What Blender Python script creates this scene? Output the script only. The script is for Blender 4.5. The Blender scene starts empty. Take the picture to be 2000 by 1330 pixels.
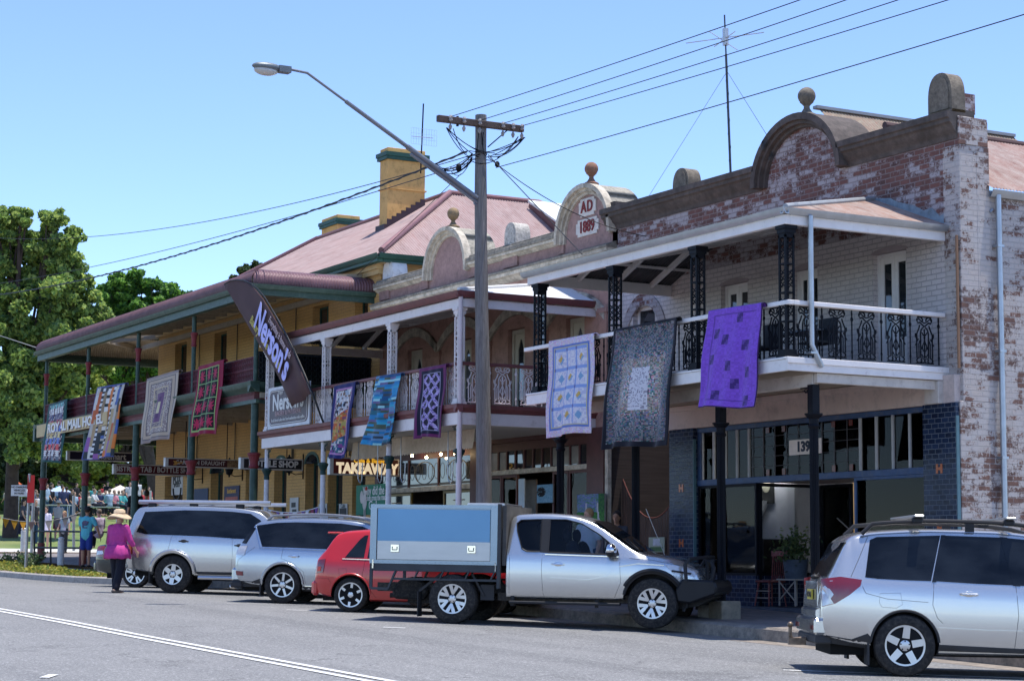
import bpy, bmesh, math, random
import numpy as np
from mathutils import Vector, Matrix
R=math.radians
scene=bpy.context.scene
C=scene.collection
# ---------------------------------------------------------------- camera
YAW,PITCH,ROLL,FPX=R(29.0798),R(6.38126),R(0.37170),3889.0
FW=Vector((-math.cos(YAW)*math.cos(PITCH),math.sin(YAW)*math.cos(PITCH),math.sin(PITCH)))
_r0=FW.cross(Vector((0,0,1))).normalized(); _u0=_r0.cross(FW)
RT=_r0*math.cos(ROLL)+_u0*math.sin(ROLL); UP=RT.cross(FW)
cd=bpy.data.cameras.new('camera'); cam=bpy.data.objects.new('camera',cd); C.objects.link(cam)
cd.sensor_width=36; cd.lens=FPX/2000*36; cd.clip_start=.1; cd.clip_end=6000
cam.matrix_world=Matrix(((RT.x,UP.x,-FW.x,0),(RT.y,UP.y,-FW.y,0),(RT.z,UP.z,-FW.z,0),(0,0,0,1)))
scene.camera=cam
# ---------------------------------------------------------------- light
SUN_EL,SUN_AZ=R(80),R(31)
w=bpy.data.worlds.new("World"); scene.world=w; w.use_nodes=True
nt=w.node_tree; bg=nt.nodes['Background']
sky=nt.nodes.new('ShaderNodeTexSky'); sky.sky_type='NISHITA'; sky.sun_disc=False
sky.sun_elevation=SUN_EL; sky.sun_rotation=SUN_AZ; sky.air_density=.9; sky.dust_density=0; sky.ozone_density=3; sky.altitude=2500
hs=nt.nodes.new('ShaderNodeHueSaturation'); hs.inputs['Saturation'].default_value=1.04; hs.inputs['Hue'].default_value=.5065; nt.links.new(sky.outputs[0],hs.inputs['Color']); nt.links.new(hs.outputs[0],bg.inputs[0]); bg.inputs[1].default_value=.15
sl=bpy.data.lights.new('sun','SUN'); sl.energy=3.1; sl.angle=R(.53); sl.color=(1,.96,.9)
so=bpy.data.objects.new('sun',sl); C.objects.link(so)
SD=Vector((math.sin(SUN_AZ)*math.cos(SUN_EL),math.cos(SUN_AZ)*math.cos(SUN_EL),math.sin(SUN_EL)))
so.rotation_euler=SD.to_track_quat('Z','Y').to_euler(); so.location=(0,0,60)
vs=scene.view_settings; vs.view_transform='Standard'; vs.look='None'; vs.gamma=1; vs.exposure=1.04
scene.cycles.max_bounces=6; scene.cycles.diffuse_bounces=3
# ---------------------------------------------------------------- pixel -> world (photo pixels, 2000 wide)
def ray(x,y): return FW+RT*((x-1000)/FPX)-UP*((y-665)/FPX)
def PY(x,y,Y): r=ray(x,y); return r*(Y/r.y)
def PX(x,y,X): r=ray(x,y); return r*(X/r.x)
def D(x,y,d): return ray(x,y)*d
KS=.925   # the street front is laid out on a 1/K drawing and brought to real size at the end
GX=[-2000,-300,-100,-69,-55,-47.6,-41,-37,-33,-29,-26,-18,0,40,2000]
GZ=[8,2,.0,-.30,-.50,-.62,-.69,-.79,-.88,-.975,-1.06,-1.26,-1.66,-2.2,-8]
def g(X): return float(np.interp(X,GX,GZ))
# ---------------------------------------------------------------- objects
ORG={}
def V(*a): return Vector(a)
def org(p): return ORG.get(p.name,Vector((0,0,0))) if p else Vector((0,0,0))
def thing(name,label,cat,loc=(0,0,0),rotz=0,group=None,kind=None):
    o=bpy.data.objects.new(name,None); C.objects.link(o); o.empty_display_size=.2
    o.location=loc; o.rotation_euler=(0,0,rotz); o['label']=label; o['category']=cat
    if group: o['group']=group
    if kind: o['kind']=kind
    ORG[o.name]=Vector(loc); return o
def tag(o,label,cat,group=None,kind=None):
    o['label']=label; o['category']=cat
    if group: o['group']=group
    if kind: o['kind']=kind
    return o
def copytree(o,parent=None):
    c=o.copy(); C.objects.link(c)
    if parent: c.parent=parent
    for ch in list(o.children): copytree(ch,c)
    return c
class MB:
    """mesh builder: collects faces, then links them as one object"""
    def __init__(s): s.v=[]; s.f=[]; s.m=[]; s.ch=[]
    def add(s,vs,fs,mi=0):
        n=len(s.v); s.ch.append((n,len(s.f))); s.v.extend([tuple(p) for p in vs]); s.f.extend([tuple(i+n for i in f) for f in fs]); s.m.extend([mi]*len(fs)); return s
    def box(s,x0,x1,y0,y1,z0,z1,mi=0):
        return s.add([(x0,y0,z0),(x1,y0,z0),(x1,y1,z0),(x0,y1,z0),(x0,y0,z1),(x1,y0,z1),(x1,y1,z1),(x0,y1,z1)],
            [(0,3,2,1),(4,5,6,7),(0,1,5,4),(1,2,6,5),(2,3,7,6),(3,0,4,7)],mi)
    def quad(s,a,b,c,d,mi=0): return s.add([a,b,c,d],[(0,1,2,3)],mi)
    def tube(s,pts,r,n=8,mi=0,cap=True):
        pts=[Vector(p) for p in pts]; rs=r if isinstance(r,(list,tuple)) else [r]*len(pts)
        vs=[];fs=[];prev=None
        for i,p in enumerate(pts):
            t=(pts[min(i+1,len(pts)-1)]-pts[max(i-1,0)]).normalized()
            if prev is None: a=t.orthogonal().normalized()
            else: a=(prev-t*prev.dot(t)).normalized()
            prev=a; b=t.cross(a)
            for k in range(n):
                q=2*math.pi*k/n; vs.append(p+(a*math.cos(q)+b*math.sin(q))*rs[i])
        for i in range(len(pts)-1):
            for k in range(n):
                k2=(k+1)%n; fs.append((i*n+k,i*n+k2,(i+1)*n+k2,(i+1)*n+k))
        if cap: fs.append(tuple(range(n-1,-1,-1))); L=(len(pts)-1)*n; fs.append(tuple(L+k for k in range(n)))
        return s.add(vs,fs,mi)
    def bar(s,a,b,w,h,up=(0,0,1),mi=0):
        a=Vector(a);b=Vector(b);t=(b-a).normalized();u=Vector(up)
        sd=t.cross(u)
        if sd.length<1e-4: sd=t.cross(Vector((0,1,0)))
        sd.normalize();u=sd.cross(t)
        vs=[]
        for p in (a,b):
            for i,j in ((-1,-1),(1,-1),(1,1),(-1,1)): vs.append(p+sd*(i*w/2)+u*(j*h/2))
        return s.add(vs,[(0,1,2,3),(7,6,5,4),(0,4,5,1),(1,5,6,2),(2,6,7,3),(3,7,4,0)],mi)
    def lathe(s,prof,cx=0,cy=0,cz=0,n=16,axis='z',mi=0,cap=True):
        vs=[];fs=[]
        for r,h in prof:
            for k in range(n):
                q=2*math.pi*k/n; a,b=r*math.cos(q),r*math.sin(q)
                vs.append((cx+a,cy+b,cz+h) if axis=='z' else ((cx+a,cy+h,cz+b) if axis=='y' else (cx+h,cy+a,cz+b)))
        for i in range(len(prof)-1):
            for k in range(n):
                k2=(k+1)%n; fs.append((i*n+k,i*n+k2,(i+1)*n+k2,(i+1)*n+k))
        if cap: fs.append(tuple(range(n-1,-1,-1))); L=(len(prof)-1)*n; fs.append(tuple(L+k for k in range(n)))
        return s.add(vs,fs,mi)
    def prism(s,poly,a,b,axis='y',mi=0):
        """extrude a 2D outline; axis y: (x,z), axis x: (y,z), axis z: (x,y)"""
        n=len(poly)
        def P(p,t): return (p[0],t,p[1]) if axis=='y' else ((t,p[0],p[1]) if axis=='x' else (p[0],p[1],t))
        vs=[P(p,a) for p in poly]+[P(p,b) for p in poly]
        fs=[tuple(range(n)),tuple(range(2*n-1,n-1,-1))]+[(i,i+n,(i+1)%n+n,(i+1)%n) for i in range(n)]
        return s.add(vs,fs,mi)
    def grid(s,P,mi=0):
        n=len(P[0]); vs=[p for row in P for p in row]
        fs=[(i*n+j,i*n+j+1,(i+1)*n+j+1,(i+1)*n+j) for i in range(len(P)-1) for j in range(n-1)]
        return s.add(vs,fs,mi)
    def ell(s,c,r,n=12,m=8,mi=0):
        c=Vector(c); r=r if isinstance(r,(tuple,list)) else (r,r,r)
        vs=[];fs=[]
        for i in range(m+1):
            th=math.pi*i/m
            for k in range(n):
                q=2*math.pi*k/n; vs.append((c.x+r[0]*math.sin(th)*math.cos(q),c.y+r[1]*math.sin(th)*math.sin(q),c.z+r[2]*math.cos(th)))
        for i in range(m):
            for k in range(n):
                k2=(k+1)%n; fs.append((i*n+k,(i+1)*n+k,(i+1)*n+k2,i*n+k2))
        return s.add(vs,fs,mi)
    def each(s,name,mat,parent=None,k=1,**kw):
        """link every k added shapes as an object of their own"""
        out=[]
        for i in range(0,len(s.ch),k):
            v0,f0=s.ch[i]; v1,f1=s.ch[i+k] if i+k<len(s.ch) else (len(s.v),len(s.f))
            q=MB(); q.v=s.v[v0:v1]; q.f=[tuple(x-v0 for x in f) for f in s.f[f0:f1]]; q.m=s.m[f0:f1]; out.append(q.build(name,mat,parent,**kw))
        return out
    def build(s,name,mat,parent=None,smooth=0,bevel=0,local=False,fix=True,label=None):
        o0=Vector((0,0,0)) if local else org(parent)
        me=bpy.data.meshes.new(name)
        me.from_pydata([(p[0]-o0.x,p[1]-o0.y,p[2]-o0.z) for p in s.v],[],s.f)
        mats=mat if isinstance(mat,(list,tuple)) else [mat]
        for m in mats: me.materials.append(m)
        if len(mats)>1: me.polygons.foreach_set('material_index',s.m)
        if fix or bevel:
            bm=bmesh.new(); bm.from_mesh(me)
            if smooth: bmesh.ops.remove_doubles(bm,verts=bm.verts,dist=1e-5)
            if fix: bmesh.ops.recalc_face_normals(bm,faces=bm.faces)
            if bevel:
                es=[e for e in bm.edges if len(e.link_faces)==2 and e.calc_face_angle(0)>.6 and e.calc_length()>bevel*2.5]
                bmesh.ops.bevel(bm,geom=es,offset=bevel,segments=1,affect='EDGES',clamp_overlap=True)
            bm.to_mesh(me); bm.free()
        if smooth: me.shade_smooth(); me.set_sharp_from_angle(angle=R(smooth))
        me.update()
        o=bpy.data.objects.new(name,me); C.objects.link(o)
        if parent: o.parent=parent; ORG[o.name]=o0 if not local else Vector((0,0,0))
        if label: o['label']=label
        return o
def bake(o):
    """evaluate modifiers of o into plain mesh data"""
    dg=bpy.context.evaluated_depsgraph_get(); dg.update()
    me=bpy.data.meshes.new_from_object(o.evaluated_get(dg),depsgraph=dg)
    old=o.data; o.modifiers.clear(); o.data=me; 
    return o
def text_mesh(txt,size=1,extrude=.004,bold=0,sx=1,align='CENTER',shear=0,spacing=1):
    cu=bpy.data.curves.new('t','FONT'); cu.body=txt; cu.size=size; cu.extrude=extrude; cu.offset=bold; cu.align_x=align; cu.align_y='CENTER'
    cu.shear=shear; cu.space_character=spacing; cu.resolution_u=3
    o=bpy.data.objects.new('t',cu); C.objects.link(o)
    dg=bpy.context.evaluated_depsgraph_get(); dg.update()
    me=bpy.data.meshes.new_from_object(o.evaluated_get(dg),depsgraph=dg)
    bpy.data.objects.remove(o); bpy.data.curves.remove(cu)
    return me
def text(name,txt,mat,parent,origin,ux,uy,size,bold=0,sx=1,align='CENTER',shear=0,ext=.004,label=None,spacing=1):
    """writing laid on a plane: origin = centre, ux = reading direction, uy = up direction (world axes, unit)"""
    me=text_mesh(txt,size,ext,bold,sx,align,shear,spacing); ux=Vector(ux).normalized(); uy=Vector(uy).normalized(); uz=ux.cross(uy)
    o0=org(parent); oo=Vector(origin)-o0
    for v in me.vertices: v.co=oo+ux*(v.co.x*sx)+uy*v.co.y+uz*(v.co.z+ext)
    me.materials.clear(); me.materials.append(mat); me.name=name
    o=bpy.data.objects.new(name,me); C.objects.link(o); o.parent=parent; ORG[o.name]=o0
    if label: o['label']=label
    return o
# ---------------------------------------------------------------- materials
def newmat(name):
    m=bpy.data.materials.new(name); m.use_nodes=True; n=m.node_tree; return m,n,n.nodes['Principled BSDF']
def N(nt,t,**k):
    n=nt.nodes.new('ShaderNode'+t)
    for a,b in k.items(): setattr(n,a,b)
    return n
def ramp(nt,src,stops,interp='LINEAR'):
    r=N(nt,'ValToRGB'); r.color_ramp.interpolation=interp; e=r.color_ramp.elements
    while len(e)<len(stops): e.new(.5)
    for i,(p,c) in enumerate(stops): e[i].position=p; e[i].color=(*c,1) if isinstance(c,(tuple,list)) else (c,c,c,1)
    nt.links.new(src,r.inputs[0]); return r.outputs[0]
def noise(nt,scale,detail=5,rough=.6,coord='Object',sc=None,dist=0):
    tc=N(nt,'TexCoord'); out=tc.outputs[coord]
    if sc: mp=N(nt,'Mapping'); mp.inputs['Scale'].default_value=sc; nt.links.new(out,mp.inputs[0]); out=mp.outputs[0]
    n=N(nt,'TexNoise'); n.inputs['Scale'].default_value=scale; n.inputs['Detail'].default_value=detail; n.inputs['Roughness'].default_value=rough; n.inputs['Distortion'].default_value=dist
    nt.links.new(out,n.inputs['Vector']); return n.outputs['Fac']
def mix(nt,f,a,b,mode='MIX'):
    m=N(nt,'Mix',data_type='RGBA',blend_type=mode)
    for s,v in ((m.inputs[0],f),(m.inputs[6],a),(m.inputs[7],b)):
        if isinstance(v,(int,float)): s.default_value=v
        elif isinstance(v,(tuple,list)): s.default_value=(*v,1)
        else: nt.links.new(v,s)
    return m.outputs[2]
def math_(nt,op,a,b=0,clamp=False):
    m=N(nt,'Math',operation=op); m.use_clamp=clamp
    for s,v in ((m.inputs[0],a),(m.inputs[1],b)):
        if isinstance(v,(int,float)): s.default_value=v
        else: nt.links.new(v,s)
    return m.outputs[0]
def bump(nt,bs,h,strength=.3,dist=.01):
    b=N(nt,'Bump'); b.inputs['Strength'].default_value=strength; b.inputs['Distance'].default_value=dist; nt.links.new(h,b.inputs['Height']); nt.links.new(b.outputs[0],bs.inputs['Normal'])
MC={}
def mat(name,col,rough=.6,metal=0,var=.12,vs=3,dirt=None,da=.0,bmp=0,bs_=40,spec=.3,coat=0,sc=None,emit=0):
    """plain surface with uneven tone, optional dirt patches and bump"""
    if name in MC: return MC[name]
    m,n,b=newmat(name)
    f=noise(n,vs,6,.65,sc=sc); lo=tuple(max(0,c*(1-var)) for c in col); hi=tuple(min(1,c*(1+var)) for c in col)
    c=ramp(n,f,[(.3,lo),(.7,hi)])
    if dirt is not None and da>0:
        f2=noise(n,vs*2.7,8,.75,sc=sc); k=ramp(n,f2,[(.62-da*.4,0.),(.72,1.)]); c=mix(n,math_(n,'MULTIPLY',k,.85),c,dirt)
    n.links.new(c,b.inputs['Base Color'])
    b.inputs['Roughness'].default_value=rough; b.inputs['Metallic'].default_value=metal; b.inputs['Specular IOR Level'].default_value=spec; b.inputs['Coat Weight'].default_value=coat; b.inputs['Coat Roughness'].default_value=.05
    if bmp: bump(n,b,noise(n,bs_,4),bmp)
    if emit: b.inputs['Emission Color'].default_value=(*col,1); b.inputs['Emission Strength'].default_value=emit
    MC[name]=m; return m
def uv_wall(n,rotate=False):
    tc=N(n,'TexCoord'); s=N(n,'SeparateXYZ'); n.links.new(tc.outputs['Object'],s.inputs[0])
    a=math_(n,'ADD',s.outputs[0],s.outputs[1]); cb=N(n,'CombineXYZ')
    n.links.new(a,cb.inputs[0]); n.links.new(s.outputs[2],cb.inputs[1]); return cb.outputs[0],s.outputs[2]
def brickmat(name,paint,brick,mortar,peel,grime=(.05,.04,.04),ga=.3,bw=.26,bh=.093,ms=.012,rough=.8,top=None,mvar=.35,paint2=None):
    """painted brickwork: paint lost in patches, single bricks showing, grime"""
    m,n,b=newmat(name); uv,z=uv_wall(n)
    bt=N(n,'TexBrick'); bt.offset=.5
    for k,v in (('Scale',1.0),('Mortar Size',ms),('Mortar Smooth',.2),('Bias',0),('Brick Width',bw),('Row Height',bh)): bt.inputs[k].default_value=v
    bt.inputs['Color1'].default_value=(0,0,0,1); bt.inputs['Color2'].default_value=(1,1,1,1); bt.inputs['Mortar'].default_value=(.5,.5,.5,1)
    n.links.new(uv,bt.inputs['Vector'])
    per=N(n,'SeparateColor'); n.links.new(bt.outputs['Color'],per.inputs[0])
    f1=noise(n,.9,9,.74,sc=(1,1,1.3)); f2=noise(n,7,8,.78); f5=noise(n,26,5,.8); f3=noise(n,2.2,8,.72,dist=.4)
    pk=math_(n,'ADD',math_(n,'MULTIPLY',f1,.9),math_(n,'MULTIPLY',f2,.35)); pk=math_(n,'ADD',pk,math_(n,'MULTIPLY',math_(n,'SUBTRACT',per.outputs[0],.5),mvar*.7)); pk=math_(n,'ADD',pk,math_(n,'MULTIPLY',math_(n,'SUBTRACT',f5,.5),.28))
    if top is not None:
        zz=math_(n,'MULTIPLY',math_(n,'SUBTRACT',z,top[0]),top[1]); zz=math_(n,'MINIMUM',math_(n,'MAXIMUM',zz,top[2]),top[3]); pk=math_(n,'ADD',pk,zz)
    T=.62+(.5-peel)*.5; k=ramp(n,pk,[(T-.03,0.),(T+.03,1.)])
    br=mix(n,per.outputs[0],tuple(c*.55 for c in brick),tuple(min(1,c*1.35) for c in brick))
    br=mix(n,ramp(n,f2,[(.4,0.),(.75,.6)]),br,(.04,.03,.03))
    pt=mix(n,ramp(n,f3,[(.3,0.),(.7,1.)]),tuple(c*.82 for c in paint),paint2 or paint)
    c=mix(n,k,pt,br)
    mo=math_(n,'MULTIPLY',bt.outputs['Fac'],ramp(n,f2,[(.25,.35),(.6,1.)]))
    c=mix(n,math_(n,'MULTIPLY',mo,.75),c,mix(n,k,mortar,(.27,.22,.21)))
    c=mix(n,math_(n,'MULTIPLY',ramp(n,f5,[(.55,0.),(.68,.8)]),ramp(n,f1,[(.42,0.),(.55,1.)])),c,(.09,.05,.045))
    gk=ramp(n,f3,[(.5+.3*(1-ga),0.),(.75+.1*(1-ga),.85)]); c=mix(n,gk,c,grime)
    n.links.new(c,b.inputs['Base Color']); b.inputs['Roughness'].default_value=rough
    h=math_(n,'ADD',math_(n,'MULTIPLY',bt.outputs['Fac'],-1),math_(n,'ADD',math_(n,'MULTIPLY',f2,.9),math_(n,'MULTIPLY',k,-.35))); bump(n,b,h,.8,.012)
    MC[name]=m; return m
# ================================================================ setting
def Tz(X,Y):
    """park terrain rising beyond the hotel"""
    up=float(np.interp(-X,[0,73.5,76,90,107,150,300,2000],[-.35,-.35,.45,1.3,2.4,3.4,5,9]))
    k=min(1,max(0,(Y-14)/3.5)); 
    return (g(X)-.3)*(1-k)+ (up if X<-73.5 else g(X)-.3)*k
def sheet(name,xs,ys,zf,m,parent=None):
    b=MB(); b.grid([[(x,y,zf(x,y)) for y in ys] for x in xs]); return b.build(name,m,parent,fix=False,smooth=30)
def flipup(o):
    bm=bmesh.new(); bm.from_mesh(o.data)
    for f in bm.faces:
        if f.normal.z<0: f.normal_flip()
    bm.to_mesh(o.data); bm.free()
# asphalt
m,n,b=newmat('asphalt')
a=noise(n,.3,6,.62,sc=(.35,1.2,1)); f=noise(n,70,3,.85); p=noise(n,1.1,9,.75,sc=(.5,1,1)); q=noise(n,26,2,.9); lane=noise(n,.9,3,.6,sc=(.015,1,1)); st=noise(n,.55,5,.7,sc=(.8,.8,1),dist=1.2)
c=mix(n,a,(.13,.129,.127),(.228,.226,.22)); c=mix(n,ramp(n,p,[(.42,0.),(.62,.5)]),c,(.235,.232,.225)); c=mix(n,ramp(n,lane,[(.5,0.),(.62,.45)]),c,(.10,.10,.10))
c=mix(n,ramp(n,st,[(.6,0.),(.7,.6)]),c,(.075,.073,.07))
tc=N(n,'TexCoord'); mp=N(n,'Mapping'); mp.inputs['Scale'].default_value=(.22,.5,1); nz=N(n,'TexNoise'); nz.inputs['Scale'].default_value=1.3; nz.inputs['Detail'].default_value=6; n.links.new(tc.outputs['Object'],nz.inputs['Vector'])
vm=N(n,'VectorMath',operation='MULTIPLY_ADD'); n.links.new(nz.outputs['Color'],vm.inputs[0]); vm.inputs[1].default_value=(1.6,1.6,0); n.links.new(tc.outputs['Object'],vm.inputs[2]); n.links.new(vm.outputs[0],mp.inputs[0])
vo=N(n,'TexVoronoi',feature='DISTANCE_TO_EDGE'); vo.inputs['Scale'].default_value=.8; n.links.new(mp.outputs[0],vo.inputs['Vector'])
ck=math_(n,'MULTIPLY',ramp(n,vo.outputs['Distance'],[(0.,1.),(.006,0.)]),ramp(n,p,[(.45,0.),(.55,.8)])); c=mix(n,ck,c,(.04,.04,.04))
c=mix(n,ramp(n,f,[(.38,.85),(.5,0.)]),c,(.05,.05,.052)); c=mix(n,ramp(n,q,[(.55,0.),(.64,.8)]),c,(.38,.375,.365))
n.links.new(c,b.inputs['Base Color']); b.inputs['Roughness'].default_value=.85; bump(n,b,f,.5,.01); ASPH=m
def grass_mat():
    m,n,b=newmat('grass'); f=noise(n,.25,6,.7); q=noise(n,9,4,.8); s=noise(n,.09,3,.5)
    c=mix(n,ramp(n,f,[(.35,0.),(.65,1.)]),(.09,.145,.028),(.21,.25,.06)); c=mix(n,ramp(n,q,[(.4,.6),(.6,0.)]),c,(.035,.08,.012)); c=mix(n,ramp(n,s,[(.5,0.),(.62,.5)]),c,(.26,.25,.09))
    tc=N(n,'TexCoord'); sx=N(n,'SeparateXYZ'); n.links.new(tc.outputs['Object'],sx.inputs[0]); k=ramp(n,math_(n,'ADD',math_(n,'MULTIPLY',sx.outputs[0],.01),1.22),[(.5,0.),(.51,1.)]); c=mix(n,k,c,(.22,.2,.18))
    n.links.new(c,b.inputs['Base Color']); b.inputs['Roughness'].default_value=.9; bump(n,b,q,.7,.05); return m
GRASS=grass_mat()
CONC=mat('concrete',(.34,.33,.31),.85,var=.2,vs=2,dirt=(.13,.12,.11),da=.35,bmp=.3)
CONCL=mat('concrete light',(.5,.49,.46),.85,var=.12,vs=1.5,dirt=(.3,.28,.25),da=.3,bmp=.2)
KERB=mat('kerb stone',(.27,.23,.19),.85,var=.3,vs=3,dirt=(.09,.08,.07),da=.5,bmp=.4)
PAVE=mat('footpath paving',(.2,.175,.165),.8,var=.2,vs=2,dirt=(.1,.09,.085),da=.4,bmp=.3)
xs=[-3000,-1200,-500,-300,-200,-150,-130,-118,-107,-98,-90,-84,-80,-78,-76.6,-76,-75.2,-74.5,-74,-73.5,-72,-66,-60,-50,-40,-30,-20,-10,0,20,60,300,1200,3000]
ys=[-3000,-800,-200,-60,-20,0,10,14,15.5,17.5,19,22,26,30,36,45,60,90,150,400,1200,3000]
o=sheet('ground',xs,ys,Tz,GRASS); o['kind']='structure'; flipup(o)
def crown(Y): return .07*max(0,1-((Y-8.7)/8.9)**2)
rx=[-600,-300,-200,-140,-100,-85,-69,-62,-55,-51,-47.6,-44,-41,-39,-37,-35,-33,-31,-29,-27.5,-26,-22,-18,-10,0,20,60]
ry=[-9,-4,0,2,4,6,7.5,8.7,10,12,14,16,17.2]
o=sheet('road',rx,ry,lambda x,y:g(x)+crown(y),ASPH); o['kind']='structure'; flipup(o)
o=sheet('gutter_strip',[x for x in rx if x>-60],[17.15,17.4,17.66],lambda x,y:g(x)+.006+ (.002 if y<17.2 else -.0),KERB); o['kind']='structure'; flipup(o)
WHITE=mat('road paint',(.72,.72,.7),.7,var=.1,dirt=(.3,.3,.3),da=.45,vs=6)
def strip(name,x0,x1,y0,y1,dz=.008,m=WHITE):
    xs=[x for x in rx if x0<x<x1]; xs=[x0]+xs+[x1]
    return sheet(name,xs,[y0,y1],lambda x,y:g(x)+crown(y)+dz,m)
b=MB()
for y0 in (8.52,8.74):
    X=sorted([x for x in rx if -200<x<20]+[-200,20]); b.grid([[(x,y,g(x)+crown(y)+.008) for y in (y0,y0+.1)] for x in X])
o=b.build('centre_line_marking',WHITE,fix=False); o['kind']='structure'; flipup(o)
b=MB()
def obl(px,py,th,L,wd=.09):
    p=PYg(px,py); d=V(math.cos(th),math.sin(th),0); s=V(-d.y,d.x,0)*wd/2
    P=[p-s,p+s,p+d*L+s,p+d*L-s]; b.add([(q.x,q.y,g(q.x)+crown(q.y)+.009) for q in P],[(0,1,2,3)])
def PYg(x,y,dz=0):
    r=ray(x,y); lo,hi=4.,400.
    for i in range(50):
        t=(lo+hi)/2; q=r*t
        if q.z>g(q.x)+crown(q.y)*(1 if q.y<17.6 else 0)+dz: lo=t
        else: hi=t
    return r*lo
for px,py,th,L in ((1530,1309,R(55),5),(748,1225,R(48),.35),(560,1191,R(55),.8)): obl(px,py,th,L)
obl(86,1324,R(150),.4,.1)
o=b.build('parking_bay_marking',WHITE,fix=False); o['kind']='structure'; flipup(o)
# kerb (real step), footpath
KH=.2
def fpz(x,y): return g(x)+KH+.012*(y-17.6)+float(np.interp(x,[-72,-63,-58,-50,-46],[.3,.27,.2,.06,0]))*min(1,max(0,(y-17.6)/.6))
def fp0(x,y): return fpz(KS*x,KS*y)/KS-.03
b=MB(); X=[x for x in rx if -47.2<x<=60]; X=[-47.2]+X
b.grid([[(x,17.64,g(x)-.1),(x,17.65,g(x)+KH-.03),(x,17.7,g(x)+KH),(x,17.95,g(x)+KH)] for x in X])
o=b.build('kerb',KERB,fix=False,smooth=50); o['kind']='structure'; flipup(o)
o=sheet('footpath',[-71.2]+[x for x in rx if -69.5<x<=60],[17.9,18.2,19,20.5,22,23.2],lambda x,y:fpz(x,y)-.004,PAVE); o['kind']='structure'; flipup(o)
# kerb blister on the left with its planting bed
isl=[(-46.9,17.65),(-47.3,16.6),(-48.2,15.6),(-49.6,14.95),(-52,14.68),(-58,14.6),(-70,14.6),(-110,14.6)]
b=MB(); rows=[]
for x,y in isl:
    d=V(x+60,y-22,0).normalized(); rows.append([(x,y,g(x)-.1),(x,y,g(x)+.17),(x-d.x*.04,y-d.y*.04,g(x)+.2),(x-d.x*.2,y-d.y*.2,g(x)+.2),(x-d.x*.21,y-d.y*.21,g(x)+.12)])
b.grid(rows); o=b.build('island_kerb',mat('pale kerb',(.36,.33,.3),.85,var=.15,vs=4,dirt=(.16,.14,.13),da=.35),fix=False,smooth=40); o['kind']='structure'; flipup(o)
MULCH=mat('bark mulch',(.2,.14,.11),.95,var=.5,vs=14,dirt=(.35,.27,.22),da=.5,bmp=.6)
o=sheet('garden_bed_soil',[-110,-100,-85,-69,-62,-55,-51,-48.6,-47.5],[14.9,15.5,16.2,17.0],lambda x,y:g(x)+.14,MULCH); o['kind']='structure'; flipup(o)
me=o.data
for v in me.vertices:
    if v.co.x>-49.5 and v.co.y<15.8: v.co.y=15.9 if v.co.x<-48 else 16.6
o=sheet('side_path',[-110,-100,-85,-71.2,-69,-62,-55,-50,-47.3],[16.95,17.9,18.0],lambda x,y:g(x)+KH-.002,CONCL); o['kind']='structure'; flipup(o)
# path step and pale path before the lawn
b=MB()
b.grid([[(-71.2,y,g(-71.2)+.05),(-71.4,y,.3),(-72.2,y,.33),(-75.6,y,.44)] for y in (17.4,19,21,24,30,45)])
b.grid([[(-71.4,17.4,.3),(-71.4,17.35,-.4)],[(-75.6,17.4,.44),(-75.6,17.35,-.4)]])
o=b.build('park_path',CONCL,fix=False); o['kind']='structure'; flipup(o)
b=MB(); b.box(-71.4,-71.15,17.4,45,-.35,.305); o=b.build('path_edge_kerb',mat('tan kerb',(.3,.24,.18),.85,var=.2),bevel=.02); o['kind']='structure'
# low ground cover: small leaves
def leafcloud(name,pts,size,mats,parent=None,seed=1,flat=.0):
    rnd=np.random.default_rng(seed); n=len(pts); P=np.array(pts,dtype=np.float32)
    a=rnd.normal(size=(n,3)); a/=np.linalg.norm(a,axis=1)[:,None]; bb=rnd.normal(size=(n,3)); bb-=a*(a*bb).sum(1)[:,None]; bb/=np.linalg.norm(bb,axis=1)[:,None]
    s=(size*(.55+.9*rnd.random(n)))[:,None] if not isinstance(size,np.ndarray) else size[:,None]
    q=np.stack([P-a*s*.5,P+bb*s*.33,P+a*s*.55,P-bb*s*.33],1).reshape(-1,3)
    me=bpy.data.meshes.new(name); me.vertices.add(n*4); me.vertices.foreach_set('co',q.ravel()); me.loops.add(n*4); me.loops.foreach_set('vertex_index',np.arange(n*4)); me.polygons.add(n)
    me.polygons.foreach_set('loop_start',np.arange(n)*4); me.polygons.foreach_set('loop_total',np.full(n,4))
    for m in mats: me.materials.append(m)
    me.polygons.foreach_set('material_index',rnd.integers(0,len(mats),n)); me.update(calc_edges=True); me.validate()
    o=bpy.data.objects.new(name,me); C.objects.link(o)
    if parent: o.parent=parent
    return o
def leafmat(name,col,tr=.35):
    m=bpy.data.materials.new(name); m.use_nodes=True; n=m.node_tree; b=n.nodes['Principled BSDF']
    f=noise(n,.8,4,.6); c=mix(n,f,tuple(x*.7 for x in col),tuple(min(1,x*1.3) for x in col)); n.links.new(c,b.inputs['Base Color']); b.inputs['Roughness'].default_value=.55; b.inputs['Specular IOR Level'].default_value=.3
    t=N(n,'BsdfTranslucent'); n.links.new(c,t.inputs[0]); x=N(n,'MixShader'); x.inputs[0].default_value=tr; n.links.new(b.outputs[0],x.inputs[1]); n.links.new(t.outputs[0],x.inputs[2]); n.links.new(x.outputs[0],n.nodes['Material Output'].inputs[0])
    return m
LG=[leafmat('leaf a',(.16,.23,.04)),leafmat('leaf b',(.24,.26,.05)),leafmat('leaf c',(.36,.33,.05))]
rnd=random.Random(5); pts=[]
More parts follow.
